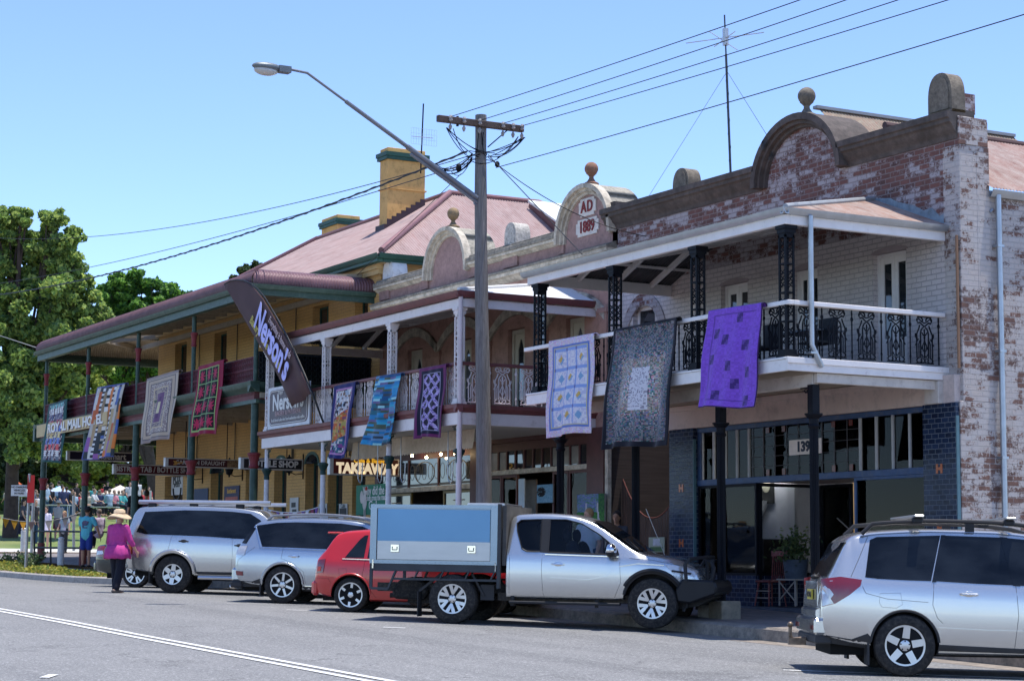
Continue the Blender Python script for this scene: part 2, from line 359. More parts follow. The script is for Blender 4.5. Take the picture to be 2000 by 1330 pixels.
for i in range(15000):
    x=-110+rnd.random()**.6*62.3; y=14.95+rnd.random()*2.05
    if x>-49.5 and y<15.9: continue
    k=math.sin(x*.9)+math.sin(y*3.1+x*.4)
    if k<-.6-((y-14.95)*.8) or (y<15.35 and rnd.random()<.8): continue
    pts.append((x,y,g(x)+.14+rnd.random()*(.1+.08*max(0,k))))
tag(leafcloud('ground_cover',pts,.09,LG),'low yellow green ground cover growing in the kerbside garden bed','ground cover',kind='stuff')
def shrub(px,py,dz,rad,h,nl,cols,label,size=.08,seed=3,name='low_shrub'):
    p=PYg(px,py,dz); t=thing(name,label,'shrub',p); rr_=random.Random(seed); pts=[]; b=MB()
    for k in range(9):
        a=rr_.random()*6.28; e=V(math.cos(a)*rad*.7,math.sin(a)*rad*.7,h*(.6+.4*rr_.random())); b.tube([p,p+e*.5+V(0,0,.05),p+e],[.012,.008,.004],5)
        for j in range(nl//9):
            s=rr_.random()**.6; q=e*s; pts.append((q.x+rr_.gauss(0,.07),q.y+rr_.gauss(0,.07),q.z+rr_.gauss(0,.05)))
    b.build('stem',mat('twig',(.13,.09,.06)),t); leafcloud('foliage',pts,size,cols,t,seed); return t
DG=[leafmat('shrub leaf a',(.08,.14,.05)),leafmat('shrub leaf b',(.05,.08,.04)),leafmat('shrub leaf c',(.14,.2,.08))]
shrub(28,1108,.15,.5,.55,700,DG,'dark leafy shrub at the left end of the kerbside garden bed',seed=4)
shrub(62,1112,.15,.5,.5,600,DG,'dark leafy shrub around the foot of the parking sign pole',seed=8)
# ================================================================ building helpers
def corrugated(b,O,u,v,poly,pitch=.076,amp=.009,mi=0,sub=6):
    """corrugated sheet: poly in (s,h) on the plane O+u*s+v*h, ribs running along v"""
    O=Vector(O);u=Vector(u).normalized();v=Vector(v).normalized();nr=u.cross(v)
    s0=min(p[0] for p in poly);s1=max(p[0] for p in poly);n=int((s1-s0)/pitch*sub)
    rows=[]
    for i in range(n+1):
        s=s0+(s1-s0)*i/n; hs=[]
        for k in range(len(poly)):
            a=poly[k];c=poly[(k+1)%len(poly)]
            if abs(a[0]-c[0])<1e-9:
                if abs(s-a[0])<1e-6: hs+= [a[1],c[1]]
            elif min(a[0],c[0])-1e-9<=s<=max(a[0],c[0])+1e-9: hs.append(a[1]+(c[1]-a[1])*(s-a[0])/(c[0]-a[0]))
        h0,h1=min(hs),max(hs); w=nr*amp*math.sin(2*math.pi*s/pitch)
        rows.append([O+u*s+v*(h0+(h1-h0)*t)+w for t in (0,.5,1)])
    b.grid(rows,mi)
def bullnose(b,O,u,out,prof,s0f,s1f,L,pitch=.085,amp=.012,mi=0,off=0):
    """curved verandah roof: prof=(inward distance,z) list from the gutter up, swept along u"""
    O=Vector(O);u=Vector(u);inw=-Vector(out); n=int(L/pitch*5); rows=[]
    nm=[]
    for j in range(len(prof)):
        a=prof[max(j-1,0)];c=prof[min(j+1,len(prof)-1)]; t=Vector((c[0]-a[0],c[1]-a[1])).normalized(); nm.append((-t.y,t.x))
    for i in range(n+1):
        s=L*i/n; w=amp*math.sin(2*math.pi*s/pitch)+off; row=[]
        for j,(d,z) in enumerate(prof):
            ss=min(max(s,s0f(d)),s1f(d)); row.append(O+u*ss+inw*(d+nm[j][0]*w)+V(0,0,z+nm[j][1]*w))
        rows.append(row)
    b.grid(rows,mi)
def ribbon(b,pts,r=.009,n=4):
    b.tube([(p[0],0,p[1]) for p in pts],r,n)
def arc(cx,cz,r,a0,a1,n=8,rz=None):
    rz=rz or r
    return [(cx+r*math.cos(R(a0+(a1-a0)*i/n)),cz+rz*math.sin(R(a0+(a1-a0)*i/n))) for i in range(n+1)]
def lace_mesh(name,m,H=.82,W=.62,r=.0125):
    """one cast iron balustrade unit (local: x along rail, z up): wide arch motif plus a slim baluster"""
    b=MB()
    for s in (-1,1):
        f=lambda P:[(s*x,z) for x,z in P]
        ribbon(b,f([(.17,.1),(.17,.5),(.12,.6),(.1,.66)]),r); ribbon(b,f([(.125,.1),(.125,.34),(.1,.4)]),r*.85)
        ribbon(b,f([(.085,.1)]+[(.085,.42)]+arc(0,.5,.085,0,80,6,.13)),r)
        ribbon(b,f(arc(.1,.745,.065,200,-100,10,.05)),r); ribbon(b,f([(0,.7),(.06,.72),(.12,.77),(.165,.73)]),r); ribbon(b,f([(0,.64),(.05,.67),(.1,.71),(.14,.685)]),r)
        ribbon(b,f(arc(.12,.06,.055,90,-200,9,.04)),r); ribbon(b,f(arc(.045,.06,.04,0,330,9)),r*.8)
        ribbon(b,f([(.17,.42),(.2,.47),(.195,.52)]),r*.8); ribbon(b,f([(.17,.36),(.205,.31)]),r*.8); ribbon(b,f([(.17,.38),(.13,.42),(.17,.44)]),r)
        ribbon(b,f([(0,.47),(.03,.5),(.055,.54)]),r*.9); ribbon(b,f([(0,.4),(.045,.31),(.07,.25)]),r*.8); ribbon(b,f([(0,.2),(.035,.24),(.045,.3)]),r*.8); ribbon(b,f([(0,.14),(.04,.12),(.06,.17)]),r*.8)
    ribbon(b,[(0,.1),(0,.6)],r); b.ell((0,0,.56),(.02,.012,.03),6,4); b.ell((0,0,.45),(.03,.012,.02),6,4); b.ell((0,0,.2),(.02,.012,.025),6,4)
    ribbon(b,[(-.19,.015),(.19,.015)],r); ribbon(b,[(-.15,.8),(.15,.8)],r)
    X=W/2; ribbon(b,[(X,0),(X,H)],r); b.ell((X,0,.66),(.035,.015,.04),6,4); b.ell((X,0,.12),(.025,.015,.04),6,4); b.ell((X,0,.57),(.018,.014,.03),6,4); b.ell((X,0,.75),(.02,.014,.03),6,4)
    me=bpy.data.meshes.new(name); me.from_pydata([tuple(p) for p in b.v],[],b.f); me.materials.append(m); return me
def lace_run(parent,me,p0,p1,W,name='balustrade_panel'):
    p0=Vector(p0);p1=Vector(p1);L=(p1-p0).length;n=max(1,round(L/W));u=(p1-p0)/L;ang=math.atan2(u.y,u.x);o0=org(parent)
    for i in range(n):
        o=bpy.data.objects.new(name,me); C.objects.link(o); o.parent=parent; o.location=p0+u*L*(i+.5)/n-o0; o.rotation_euler=(0,0,ang); o.scale=(L/n/W,1,1)
def iron_post(parent,x,y,z0,z1,m,w=.17,name='verandah_post'):
    """open cast-iron post: four slim corner bars, pierced panels, stepped cap and base"""
    b=MB(); h=w/2; t=.032
    for sx in (-1,1):
        for sy in (-1,1): b.box(x+sx*(h-t/2)-t/2,x+sx*(h-t/2)+t/2,y+sy*(h-t/2)-t/2,y+sy*(h-t/2)+t/2,z0+.12,z1-.16)
    H=z1-z0-.28; n=max(3,int(H/.42)); zz=z0+.12
    for k in range(n):
        a=zz+H*k/n; c=a+H/n; md=(a+c)/2
        for face in range(4):
            for j in range(3):
                q=md-.1+j*.1; e=.05
                P=[(-h+t,q-e),(h-t,q+e)],[(-h+t,q+e),(h-t,q-e)]
                for (u0,q0),(u1,q1) in P:
                    if face==0: A,B=(x+u0,y-h+t/2,q0),(x+u1,y-h+t/2,q1)
                    elif face==1: A,B=(x+h-t/2,y+u0,q0),(x+h-t/2,y+u1,q1)
                    elif face==2: A,B=(x+u0,y+h-t/2,q0),(x+u1,y+h-t/2,q1)
                    else: A,B=(x-h+t/2,y+u0,q0),(x-h+t/2,y+u1,q1)
                    b.tube([A,B],.008,4)
        b.box(x-h+.005,x+h-.005,y-h+.005,y+h-.005,a-.012,a+.012)
    b.box(x-h-.035,x+h+.035,y-h-.035,y+h+.035,z1-.06,z1-.003); b.box(x-h-.015,x+h+.015,y-h-.015,y+h+.015,z1-.13,z1-.06); b.box(x-h,x+h,y-h,y+h,z1-.2,z1-.13)
    b.box(x-h-.035,x+h+.035,y-h-.035,y+h+.035,z0+.003,z0+.06); b.box(x-h-.015,x+h+.015,y-h-.015,y+h+.015,z0+.06,z0+.13)
    return b.build(name,m,parent)
def bracket(b,x,y,z,d,s=.38):
    """pierced quarter bracket from the post out along direction d"""
    d=Vector(d); P=lambda u,h:V(x,y,z)+d*u+V(0,0,h)
    b.tube([P(.04,-s)]+[P(.04+(s)*(1-math.cos(R(a))),-s*(1-math.sin(R(a)))) for a in range(0,91,15)],.014,5)
    b.tube([P(.05,-s*.8)]+[P(.05+s*.7*(1-math.cos(R(a))),-s*.75+s*.55*math.sin(R(a))) for a in range(0,91,18)],.011,4)
    b.tube([P(0,-.02),P(s,-.02)],.014,4); b.tube([P(.03,-s),P(.03,0)],.014,4)
    for u,h in ((.1,-.1),(.2,-.07),(.1,-.2)): b.tube([P(u+.035*math.cos(a),h+.035*math.sin(a)) for a in [k*math.pi/3 for k in range(7)]],.008,4)
def wall_open(b,axis,pos,th,a0,a1,z0,z1,opens,mi=0):
    """wall slab with rectangular openings; axis y: wall runs along x at y=pos..pos+th"""
    xs=sorted({a0,a1,*[o[0] for o in opens],*[o[1] for o in opens]}); zs=sorted({z0,z1,*[o[2] for o in opens],*[o[3] for o in opens]})
    xs=[x for x in xs if a0<=x<=a1]; zs=[z for z in zs if z0<=z<=z1]
    def P(a,t,z): return (a,pos+t,z) if axis=='y' else (pos+t,a,z)
    op=lambda x,z:any(o[0]<x<o[1] and o[2]<z<o[3] for o in opens)
    nx,nz=len(xs)-1,len(zs)-1
    for i in range(nx):
        for j in range(nz):
            xc,zc=(xs[i]+xs[i+1])/2,(zs[j]+zs[j+1])/2
            if op(xc,zc): continue
            x0,x1,q0,q1=xs[i],xs[i+1],zs[j],zs[j+1]
            b.quad(P(x0,0,q0),P(x1,0,q0),P(x1,0,q1),P(x0,0,q1),mi); b.quad(P(x0,th,q0),P(x0,th,q1),P(x1,th,q1),P(x1,th,q0),mi)
            for di,dj,e in ((-1,0,(x0,q0,x0,q1)),(1,0,(x1,q0,x1,q1)),(0,-1,(x0,q0,x1,q0)),(0,1,(x0,q1,x1,q1))):
                ii,jj=i+di,j+dj
                if 0<=ii<nx and 0<=jj<nz and not op((xs[ii]+xs[ii+1])/2,(zs[jj]+zs[jj+1])/2): continue
                b.quad(P(e[0],0,e[1]),P(e[2],0,e[3]),P(e[2],th,e[3]),P(e[0],th,e[1]),mi)
def glassmat(name,tint=(.02,.025,.03),rough=.03,alpha=None):
    if name in MC: return MC[name]
    m,n,b=newmat(name); b.inputs['Base Color'].default_value=(*tint,1); b.inputs['Roughness'].default_value=rough; b.inputs['Specular IOR Level'].default_value=.7; b.inputs['Coat Weight'].default_value=.3
    if alpha is not None:
        t=N(n,'BsdfTransparent'); x=N(n,'MixShader'); fr=N(n,'Fresnel'); fr.inputs[0].default_value=1.5; 
        x.inputs[0].default_value=alpha; gl=N(n,'BsdfGlossy'); gl.inputs['Roughness'].default_value=.02; gl.inputs[0].default_value=(.3,.3,.3,1)
        x2=N(n,'MixShader'); n.links.new(fr.outputs[0],x2.inputs[0]); t.inputs[0].default_value=(*tint,1); n.links.new(t.outputs[0],x2.inputs[1]); n.links.new(gl.outputs[0],x2.inputs[2]); n.links.new(x2.outputs[0],n.nodes['Material Output'].inputs[0])
    MC[name]=m; return m
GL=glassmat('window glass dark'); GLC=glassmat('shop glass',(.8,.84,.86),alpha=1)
WT=mat('white timber paint',(.76,.72,.70),.55,var=.08,vs=2,dirt=(.55,.49,.46),da=.12)
WT2=mat('cream timber paint',(.55,.5,.45),.6,var=.1,dirt=(.35,.3,.26),da=.3)
def frame_window(parent,x0,x1,z0,z1,y,mfr,mgl,bars=1,trans=0,fw=.07,name='window',depth=.05,sash=False):
    """framed window in a wall facing -y, set at y; pane is a sub-part"""
    b=MB(); b.box(x0,x0+fw,y,y+depth,z0,z1); b.box(x1-fw,x1,y,y+depth,z0,z1); b.box(x0+fw,x1-fw,y,y+depth,z1-fw,z1); b.box(x0+fw,x1-fw,y,y+depth,z0,z0+fw)
    for k in range(1,bars+1):
        xx=x0+fw+(x1-x0-2*fw)*k/(bars+1); b.box(xx-fw*.4,xx+fw*.4,y+.004,y+depth-.004,z0+fw,z1-fw)
    if trans: b.box(x0+fw,x1-fw,y+.002,y+depth-.002,z0+(z1-z0)*trans-fw*.4,z0+(z1-z0)*trans+fw*.4)
    o=b.build(name,mfr,parent); q=MB(); q.box(x0+fw,x1-fw,y+depth*.5,y+depth*.5+.008,z0+fw,z1-fw); q.build('pane',mgl,o); return o
def french(parent,x0,x1,z0,z1,y,mfr,mgl,name='french_door',solid=.28):
    """pair of glazed doors with solid bottom panels"""
    b=MB(); fw=.07; xm=(x0+x1)/2
    b.box(x0,x0+fw,y-.02,y+.06,z0,z1); b.box(x1-fw,x1,y-.02,y+.06,z0,z1); b.box(x0+fw,x1-fw,y-.02,y+.06,z1-fw,z1)
    zb=z0+(z1-z0)*solid
    for a,c in ((x0+fw,xm-.004),(xm+.004,x1-fw)):
        s=.085; b.box(a,a+s,y,y+.04,z0,z1-fw); b.box(c-s,c,y,y+.04,z0,z1-fw); b.box(a+s,c-s,y,y+.04,z1-fw-.12,z1-fw); b.box(a+s,c-s,y+.01,y+.03,z0,zb); b.box(a+s,c-s,y,y+.04,zb-.03,zb+.05)
    o=b.build(name,mfr,parent); q=MB(); q.box(x0+fw+.08,x1-fw-.08,y+.02,y+.026,zb,z1-fw-.1); q.build('pane',mgl,o); return o
def gutter(b,p0,p1,out,w=.11,h=.1):
    p0=Vector(p0);p1=Vector(p1);o=Vector(out)
    pr=[(0,h),(0,0),(w*.6,0),(w*.85,h*.35),(w,h*.7),(w*1.08,h),(w*.98,h),(w*.9,h*.75),(w*.75,h*.4),(w*.55,.012),(.012,.012),(.012,h)]
    A=[p0+o*d+V(0,0,z) for d,z in pr]; B=[p1+o*d+V(0,0,z) for d,z in pr]; n=len(pr)
    b.add(A+B,[(i,(i+1)%n,(i+1)%n+n,i+n) for i in range(n)]+[tuple(range(n)),tuple(range(2*n-1,n-1,-1))])
    L=(p1-p0).length
    for k in range(int(L/.9)+1):
        c=p0.lerp(p1,min(1,(k*.9+.2)/L)); b.bar(c+o*(-.01)+V(0,0,-.004),c+o*(w*.75)+V(0,0,h*.3),.02,.012)
def lathe_ball(parent,x,y,z,r,m,name='ball_finial'):
    b=MB(); s=r/.155
    b.lathe([(.17*s,0),(.17*s,.03*s),(.1*s,.07*s),(.055*s,.14*s),(.05*s,.18*s),(.085*s,.22*s),(.12*s,.25*s)]+[(max(.01,.155*s*math.cos(R(a))),.36*s+.155*s*math.sin(R(a))) for a in range(-45,91,15)],x,y,z,20)
    return b.build(name,m,parent,smooth=40)
def pier_cap(parent,x,y,z,w,d,h,m,name='arched_pinnacle'):
    """little gravestone-shaped pinnacle: pointed arch front, thick back"""
    pa=[(w/2*(1-(k/8)**2.2),z+h*(.38+.62*math.sin(k/8*math.pi/2))) for k in range(9)]
    P=[(x-w/2,z),(x+w/2,z)]+[(x+a,c) for a,c in pa]+[(x-a,c) for a,c in pa[-2::-1]]
    b=MB(); b.prism(P,y,y+d); q=[(x+(a-x)*.78,z+.06+(c-z)*.8) for a,c in P]; b.prism(q,y-.02,y,)
    return b.build(name,m,parent,smooth=35)
# ================================================================ corner shop (right)
VY,WY=19.4,22.75
X0,X1=-36.55,-25.35                       # facade
VX0,VX1=-34.15,-25.75                     # verandah
BR1=brickmat('painted brick, upper',(.44,.39,.40),(.155,.062,.048),(.26,.22,.21),.34,top=(6.1,.12,-.18,.1),grime=(.05,.035,.035),ga=.8,mvar=.22)
BR2=brickmat('painted brick, under verandah',(.66,.59,.57),(.35,.2,.16),(.34,.31,.31),.12,ga=.12,mvar=.15)
BR3=brickmat('painted brick, side',(.60,.56,.54),(.17,.085,.06),(.4,.37,.35),.42,grime=(.07,.06,.06),ga=.35,mvar=.2,paint2=(.5,.42,.37))
STONE=mat('weathered cornice render',(.11,.09,.08),.9,var=.35,vs=2.5,dirt=(.05,.045,.04),da=.5,bmp=.5)
STONE2=mat('cap render',(.2,.17,.13),.9,var=.3,vs=5,dirt=(.06,.05,.045),da=.5,bmp=.5)
MAR0=mat('dull red ridge',(.1,.06,.055),.6,.2)
GALV=mat('galvanised steel',(.42,.45,.48),.38,.75,var=.12,vs=4)
RUST=mat('rusty corrugated iron',(.27,.14,.095),.75,.0,var=.3,vs=1.6,dirt=(.42,.37,.33),da=.75,sc=(.5,1.2,1))
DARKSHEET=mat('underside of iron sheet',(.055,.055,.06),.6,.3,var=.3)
BLK=mat('black iron paint',(.006,.007,.011),.55,var=.3,spec=.15)
shop=thing('corner_shop','flaking white brick shop with arched parapet and black iron lace verandah at the right','shop',(-30,WY,g(-30)+.25))
b=MB()
# upper wall with openings (French doors, arched window)
doors=[(-27.65,-26.75),(-30.0,-29.25),(-32.35,-31.45)]
zf,zd=3.33,5.52
wo=[(a,c,zf,zd) for a,c in doors]+[(-35.6,-34.75,4.1,5.42)]
wall_open(b,'y',WY,.35,X0,X1,3.35,5.9,wo)
b.build('upper_wall',BR2,shop)
b=MB(); b.box(X0,X1,WY,WY+.35,5.902,7.3); 
b.build('parapet_wall',BR1,shop)
for i,(a,c) in enumerate(doors): french(shop,a,c,zf,zd,WY+.12,WT,GL)
frame_window(shop,-35.6,-34.75,4.1,5.42,WY+.12,WT,GL,bars=0,trans=.55,name='sash_window')
b=MB()
for a,c in doors:
    P=[(a-.05,zd-.01),(c+.05,zd-.01)]+[((a+c)/2+(c-a+.1)/2*math.cos(R(t)),zd+.09*math.sin(R(t))) for t in range(0,181,20)]; b.prism(P,WY-.012,WY+.1)
b.each('door_arch_head',mat('pinkish lintel paint',(.4,.33,.33),.8),shop)
b=MB(); cx,cz=-35.17,4.45
A=[(cx+.95*math.cos(R(t)),cz+1.25*math.sin(R(t))) for t in range(25,156,10)]; B2_=[(cx+.72*math.cos(R(t)),cz+1.0*math.sin(R(t))) for t in range(155,24,-10)]
b.prism(A+B2_,WY-.03,WY+.02); b.build('arched_brick_hood',BR1,shop,smooth=40)
# cornice
CZ=7.22
def cornice_prof(b,x0,x1,y,z,mi=0,k=1):
    P=[(y+.36,z),(y-.02,z),(y-.03*k,z+.06),(y-.05*k,z+.1),(y-.1*k,z+.14),(y-.15*k,z+.24),(y-.2*k,z+.27),(y-.2*k,z+.33),(y-.24*k,z+.35),(y-.24*k,z+.46),(y-.1,z+.5),(y+.36,z+.5)]
    b.prism(P,x0,x1,'x',mi)
PX_,PR=-29.65,1.28
b=MB(); cornice_prof(b,X0-.05,PX_-PR,WY,CZ); cornice_prof(b,PX_+PR,X1-.0,WY,CZ); b.each('cornice',STONE,shop,smooth=30)
b=MB(); b.box(X1-.001,X1+.03,WY-.03,WY+.62,CZ-.1,CZ+.38); b.box(X1-.45,X1+.02,WY+.36,WY+.64,3.3,CZ+.34); b.box(X1-.4,X1+.015,WY-.015,WY+.66,2.75,CZ-.1); b.box(X1-.02,X1+.015,WY-.09,WY+.66,g(X1)-.2,2.75)
b.build('corner_pier',BR3,shop,bevel=.01)
# segmental pediment
b=MB(); zc=CZ+.02; rh=1.12
def arch(rx,rz,n=24): return [(PX_+rx*math.cos(math.pi*i/n),zc+rz*math.sin(math.pi*i/n)) for i in range(n+1)]
b.prism(arch(PR-.05,rh-.02)+[(PX_-PR+.05,zc-.2),(PX_+PR-.05,zc-.2)][:],WY+.002,WY+.34); b.build('pediment_wall',BR1,shop)
b=MB()
for r0,r1,y0,y1 in ((0,.13,-.24,.72),(.13,.2,-.17,.3),(.2,.26,-.08,.3)):
    o_=arch(PR+.1-r0,rh+.1-r0); i_=arch(PR+.1-r1,rh+.1-r1)
    for k in range(24):
        b.prism([o_[k],o_[k+1],i_[k+1],i_[k]],WY+y0,WY+y1)
b.build('pediment_arch_moulding',STONE,shop,smooth=35)
lathe_ball(shop,PX_,WY+.1,zc+rh+.08,.17,STONE2)
pier_cap(shop,-33.75,WY-.02,CZ+.3,.58,.32,.62,STONE2)
pier_cap(shop,X1-.3,WY-.14,CZ+.45,.6,.3,.72,STONE2); b=MB(); b.box(X1-.5,X1-.02,WY+.162,WY+.4,CZ+.45,CZ+.8); b.build('pinnacle_base',BR1,shop)
b=MB(); b.box(X0-.02,X0+.3,WY-.06,WY+.4,CZ+.5,CZ+.62); b.build('parapet_step',STONE,shop)
# side wall and rear roof
b=MB(); b.box(X1-.3,X1-.002,WY+.64,48,g(X1)-.2,6.28); b.build('side_wall',BR3,shop)
b=MB(); b.tube([(X1+.03,WY+.64,6.0),(X1+.03,WY+.7,6.05)],.02); gutter(b,(X1+.0,WY+.62,6.26),(X1+.0,48,6.26),(1,0,0),.14,.12); b.build('side_gutter',GALV,shop,smooth=40)
b=MB(); b.tube([(X1+.09,WY+.78,6.3),(X1+.09,WY+.78,g(X1)+.3)],.05,12)
for z in (5.4,3.6,1.8,.3): b.box(X1,X1+.14,WY+.71,WY+.85,z,z+.04)
b.build('side_downpipe',GALV,shop,smooth=40)
b=MB(); sl=V(-.74,0,.672)
corrugated(b,(X1+.14,WY+.6,6.4),(0,1,0),(-.86,0,.51),[(0,0),(26,0),(26,3.1),(0,3.1)],amp=.012)
b.build('rear_roof',mat('weathered rusty roof',(.26,.13,.105),.8,.0,var=.3,vs=1.1,dirt=(.45,.4,.36),da=.8,sc=(.6,1.3,1)),shop)
b=MB(); rX=X1+.14-.86*3.1; b.tube([(rX,WY+.5,6.4+.51*3.1),(rX,49,6.4+.51*3.1)],.07,8); b.build('roof_ridge',MAR0,shop,smooth=40)
b=MB(); corrugated(b,(-33.5,26.6,7.75),(1,0,0),(0,-.8,-.6),[(0,0),(4.9,0),(4.9,2.2),(0,2.2)],amp=.012); b.build('front_roof_slope',RUST,shop)
b=MB(); corrugated(b,PY(1600,214,WY+.8),(0.0,1,0),(.75,0,-.66),[(0,0),(5,0),(5,1.6),(0,1.6)],amp=.012); b.build('gablet_roof',mat('lichen roof sheet',(.3,.26,.2),.85,var=.3,vs=4,dirt=(.3,.16,.12),da=.6),shop)
b=MB(); p=PY(1600,214,WY+.8); b.bar(p+V(0,-.1,.03),p+V(0,5,.03),.14,.06); b.build('gablet_ridge_cap',mat('grey ridge cap',(.3,.31,.32),.6),shop)
# verandah floor, fascia, beams
b=MB(); b.box(VX0-.05,VX1,VY+.03,WY,3.26,3.325); b.build('balcony_floor',mat('old boards',(.16,.13,.11),.8,var=.3,sc=(1,8,1)),shop)
b=MB(); b.box(VX0-.08,VX1+.0,VY-.03,VY+.02,3.11,3.3); b.box(VX1+.0,VX1+.05,VY-.03,WY+.1,3.115,3.3); b.box(VX1+.05,VX1+.075,VY-.05,WY+.1,3.235,3.335)
b.box(VX0-.08,VX1+.04,VY-.05,VY-.03,3.3,3.335); b.build('balcony_fascia',WT,shop,bevel=.006)
b=MB(); b.box(VX1-.12,VX1-.02,VY+.62,WY+.1,2.95,3.11); b.box(VX0-.05,VX1-.125,VY+.6,VY+.72,2.9,3.11); b.box(VX1-.3,VX1+.06,WY-.25,WY+.0,2.72,3.1); b.build('balcony_beam',WT2,shop,bevel=.008)
b=MB(); b.box(VX0,VX1-.13,VY+.02,WY,3.2,3.25); b.build('balcony_soffit',mat('soffit boards',(.42,.36,.28),.8,var=.15,sc=(9,1,1)),shop)
b=MB(); b.box(X0,X1-.06,WY-.14,WY+.3,2.72,3.2); b.box(X0+.02,X1-.4,WY-.17,WY-.14,3.08,3.19); b.build('shopfront_bressummer',mat('pink cream lintel',(.60,.49,.44),.7,var=.12,vs=1.2,dirt=(.35,.3,.28),da=.3),shop,bevel=.008)
# verandah roof: front slope, hipped right end, open left end
ez,rz=5.75,6.5
b=MB(); L=VX1-VX0+.1; sv=Vector((0,WY-VY+.1,rz-ez)); H=sv.length
corrugated(b,(VX0-.1,VY-.1,ez),(1,0,0),sv,[(0,0),(L+.12,0),(L+.12-1.95,H),(1.95,H)])
b.build('verandah_roof',RUST,shop)
b=MB(); s2=Vector((-1.95,0,rz-ez)); h2=s2.length; Ly=WY-VY+.1
corrugated(b,(VX1+.12,VY-.1,ez),(0,1,0),s2,[(0,0),(Ly,0),(Ly,h2)],amp=.009); b.build('verandah_hip_roof',RUST,shop); b=MB(); corrugated(b,(VX0-.1,WY,ez),(0,-1,0),(1.95,0,rz-ez),[(0,0),(Ly,0),(0,h2)],amp=.009); b.build('verandah_hip_roof',RUST,shop)
b=MB(); b.tube([(VX1+.12,VY-.1,ez+.02),(VX1-1.85,WY,rz+.03)],.045,8); b.build('hip_ridge_cap',mat('lead grey flashing',(.3,.32,.34),.6),shop,smooth=40)
b=MB(); b.prism([(VX1-2.1,rz-.05),(VX1+.12,ez-.03),(VX1+.16,ez+.1),(VX1+.05,ez+.24),(VX1-.1,ez+.2),(VX1-.3,ez+.38),(VX1-.5,ez+.36),(VX1-.8,ez+.5),(VX1-1.2,ez+.62),(VX1-1.4,ez+.72),(VX1-1.8,rz+.02)],WY-.012,WY-.003); b.build('flashing_patch',mat('blue grey sealer',(.25,.31,.35),.7,var=.3,vs=6),shop)
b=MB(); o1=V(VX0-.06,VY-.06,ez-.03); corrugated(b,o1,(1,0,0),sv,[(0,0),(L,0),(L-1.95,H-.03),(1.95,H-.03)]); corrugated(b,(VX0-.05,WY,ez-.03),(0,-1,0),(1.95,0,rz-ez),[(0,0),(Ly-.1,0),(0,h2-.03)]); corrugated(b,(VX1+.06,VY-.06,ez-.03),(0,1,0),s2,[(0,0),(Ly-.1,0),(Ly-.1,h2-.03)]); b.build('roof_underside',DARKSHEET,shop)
b=MB()
for k in range(7):
    x=VX0+2.0+k*1.2
    if x>VX1-1.9: break
    b.bar((x,VY+.1,ez-.07),(x,WY,rz-.13),.06,.11)
b.bar((VX1-.1,VY+.1,ez-.07),(VX1-1.9,WY,rz-.12),.06,.13)
for t in (.36,.7): b.bar((VX0+1.9*t,VY+3.3*t,ez-.05+.75*t),(VX1-.1-1.9*t,VY+3.3*t,ez-.05+.75*t),.05,.05)
b.bar((VX0+.0,VY+.1,ez-.13),(VX0+.0,WY,ez-.13),.07,.22); b.bar((VX0+1.9,WY-.05,rz-.14),(VX1-1.9,WY-.05,rz-.14),.05,.1); b.bar((VX0+.1,VY+.1,ez-.07),(VX0+1.9,WY,rz-.12),.06,.13)
for yy in (1.1,2.0,2.85): b.bar((VX0,VY+yy,ez-.06),(VX0+1.95*yy/3.35,VY+yy,ez-.06+.75*yy/3.35),.07,.1)
for t in (.35,.7): b.bar((VX0+1.95*t,VY+3.35*t,ez-.05+.75*t),(VX0+1.95*t,WY,ez-.05+.75*t),.05,.05)
b.each('verandah_rafter',WT,shop)
b=MB(); b.box(VX0-.05,VX1+.03,VY-.04,VY+.06,5.5,5.67); b.box(VX1-.07,VX1+.03,VY+.06,WY+.1,5.5,5.67); b.build('verandah_beam',WT,shop,bevel=.006)
b=MB(); gutter(b,(VX0-.15,VY-.04,5.655),(VX1+.14,VY-.04,5.655),(0,-1,0)); gutter(b,(VX1+.03,VY-.14,5.655),(VX1+.03,WY+.12,5.655),(1,0,0)); b.build('verandah_gutter',GALV,shop,smooth=30)
for x in (-33.93,-31.13,-28.42,-25.88): iron_post(shop,x,VY+.1,3.335,5.5,BLK,.19)
# balustrade
LB=lace_mesh('lace_black',BLK)
lace_run(shop,LB,(-34.0,VY+.08,3.38),(-25.85,VY+.08,3.38),.62); lace_run(shop,LB,(VX1-.08,VY+.15,3.38),(VX1-.08,WY-.1,3.38),.62)
b=MB(); b.box(VX0-.25,VX1+.04,VY+.0,VY+.12,4.19,4.265); b.box(VX1-.12,VX1+.04,VY+.12,WY-.04,4.19,4.265); b.box(VX0,VX1,VY+.05,VY+.11,3.335,3.36); b.build('handrail',WT,shop,bevel=.008)
b=MB(); b.tube([(VX1+.1,VY+.42,5.66),(VX1+.1,VY+.42,3.55),(VX1+.12,VY+.5,3.38),(VX1+.1,VY+.62,3.2)],.045,10); b.box(VX1+.03,VX1+.16,VY+.36,VY+.5,3.4,3.43); b.build('verandah_downpipe',GALV,shop,smooth=40)
b=MB(); b.tube([(VX0+.02,VY+.3,5.5),(VX0+.02,VY+.3,3.2)],.04,10); b.build('thin_downpipe',GALV,shop,smooth=40)
b=MB(); b.tube([(X1-.03,WY-.06,5.55),(X1-.03,WY-.06,3.3)],.025,8); b.build('conduit',mat('brown pipe',(.3,.17,.1),.7),shop)
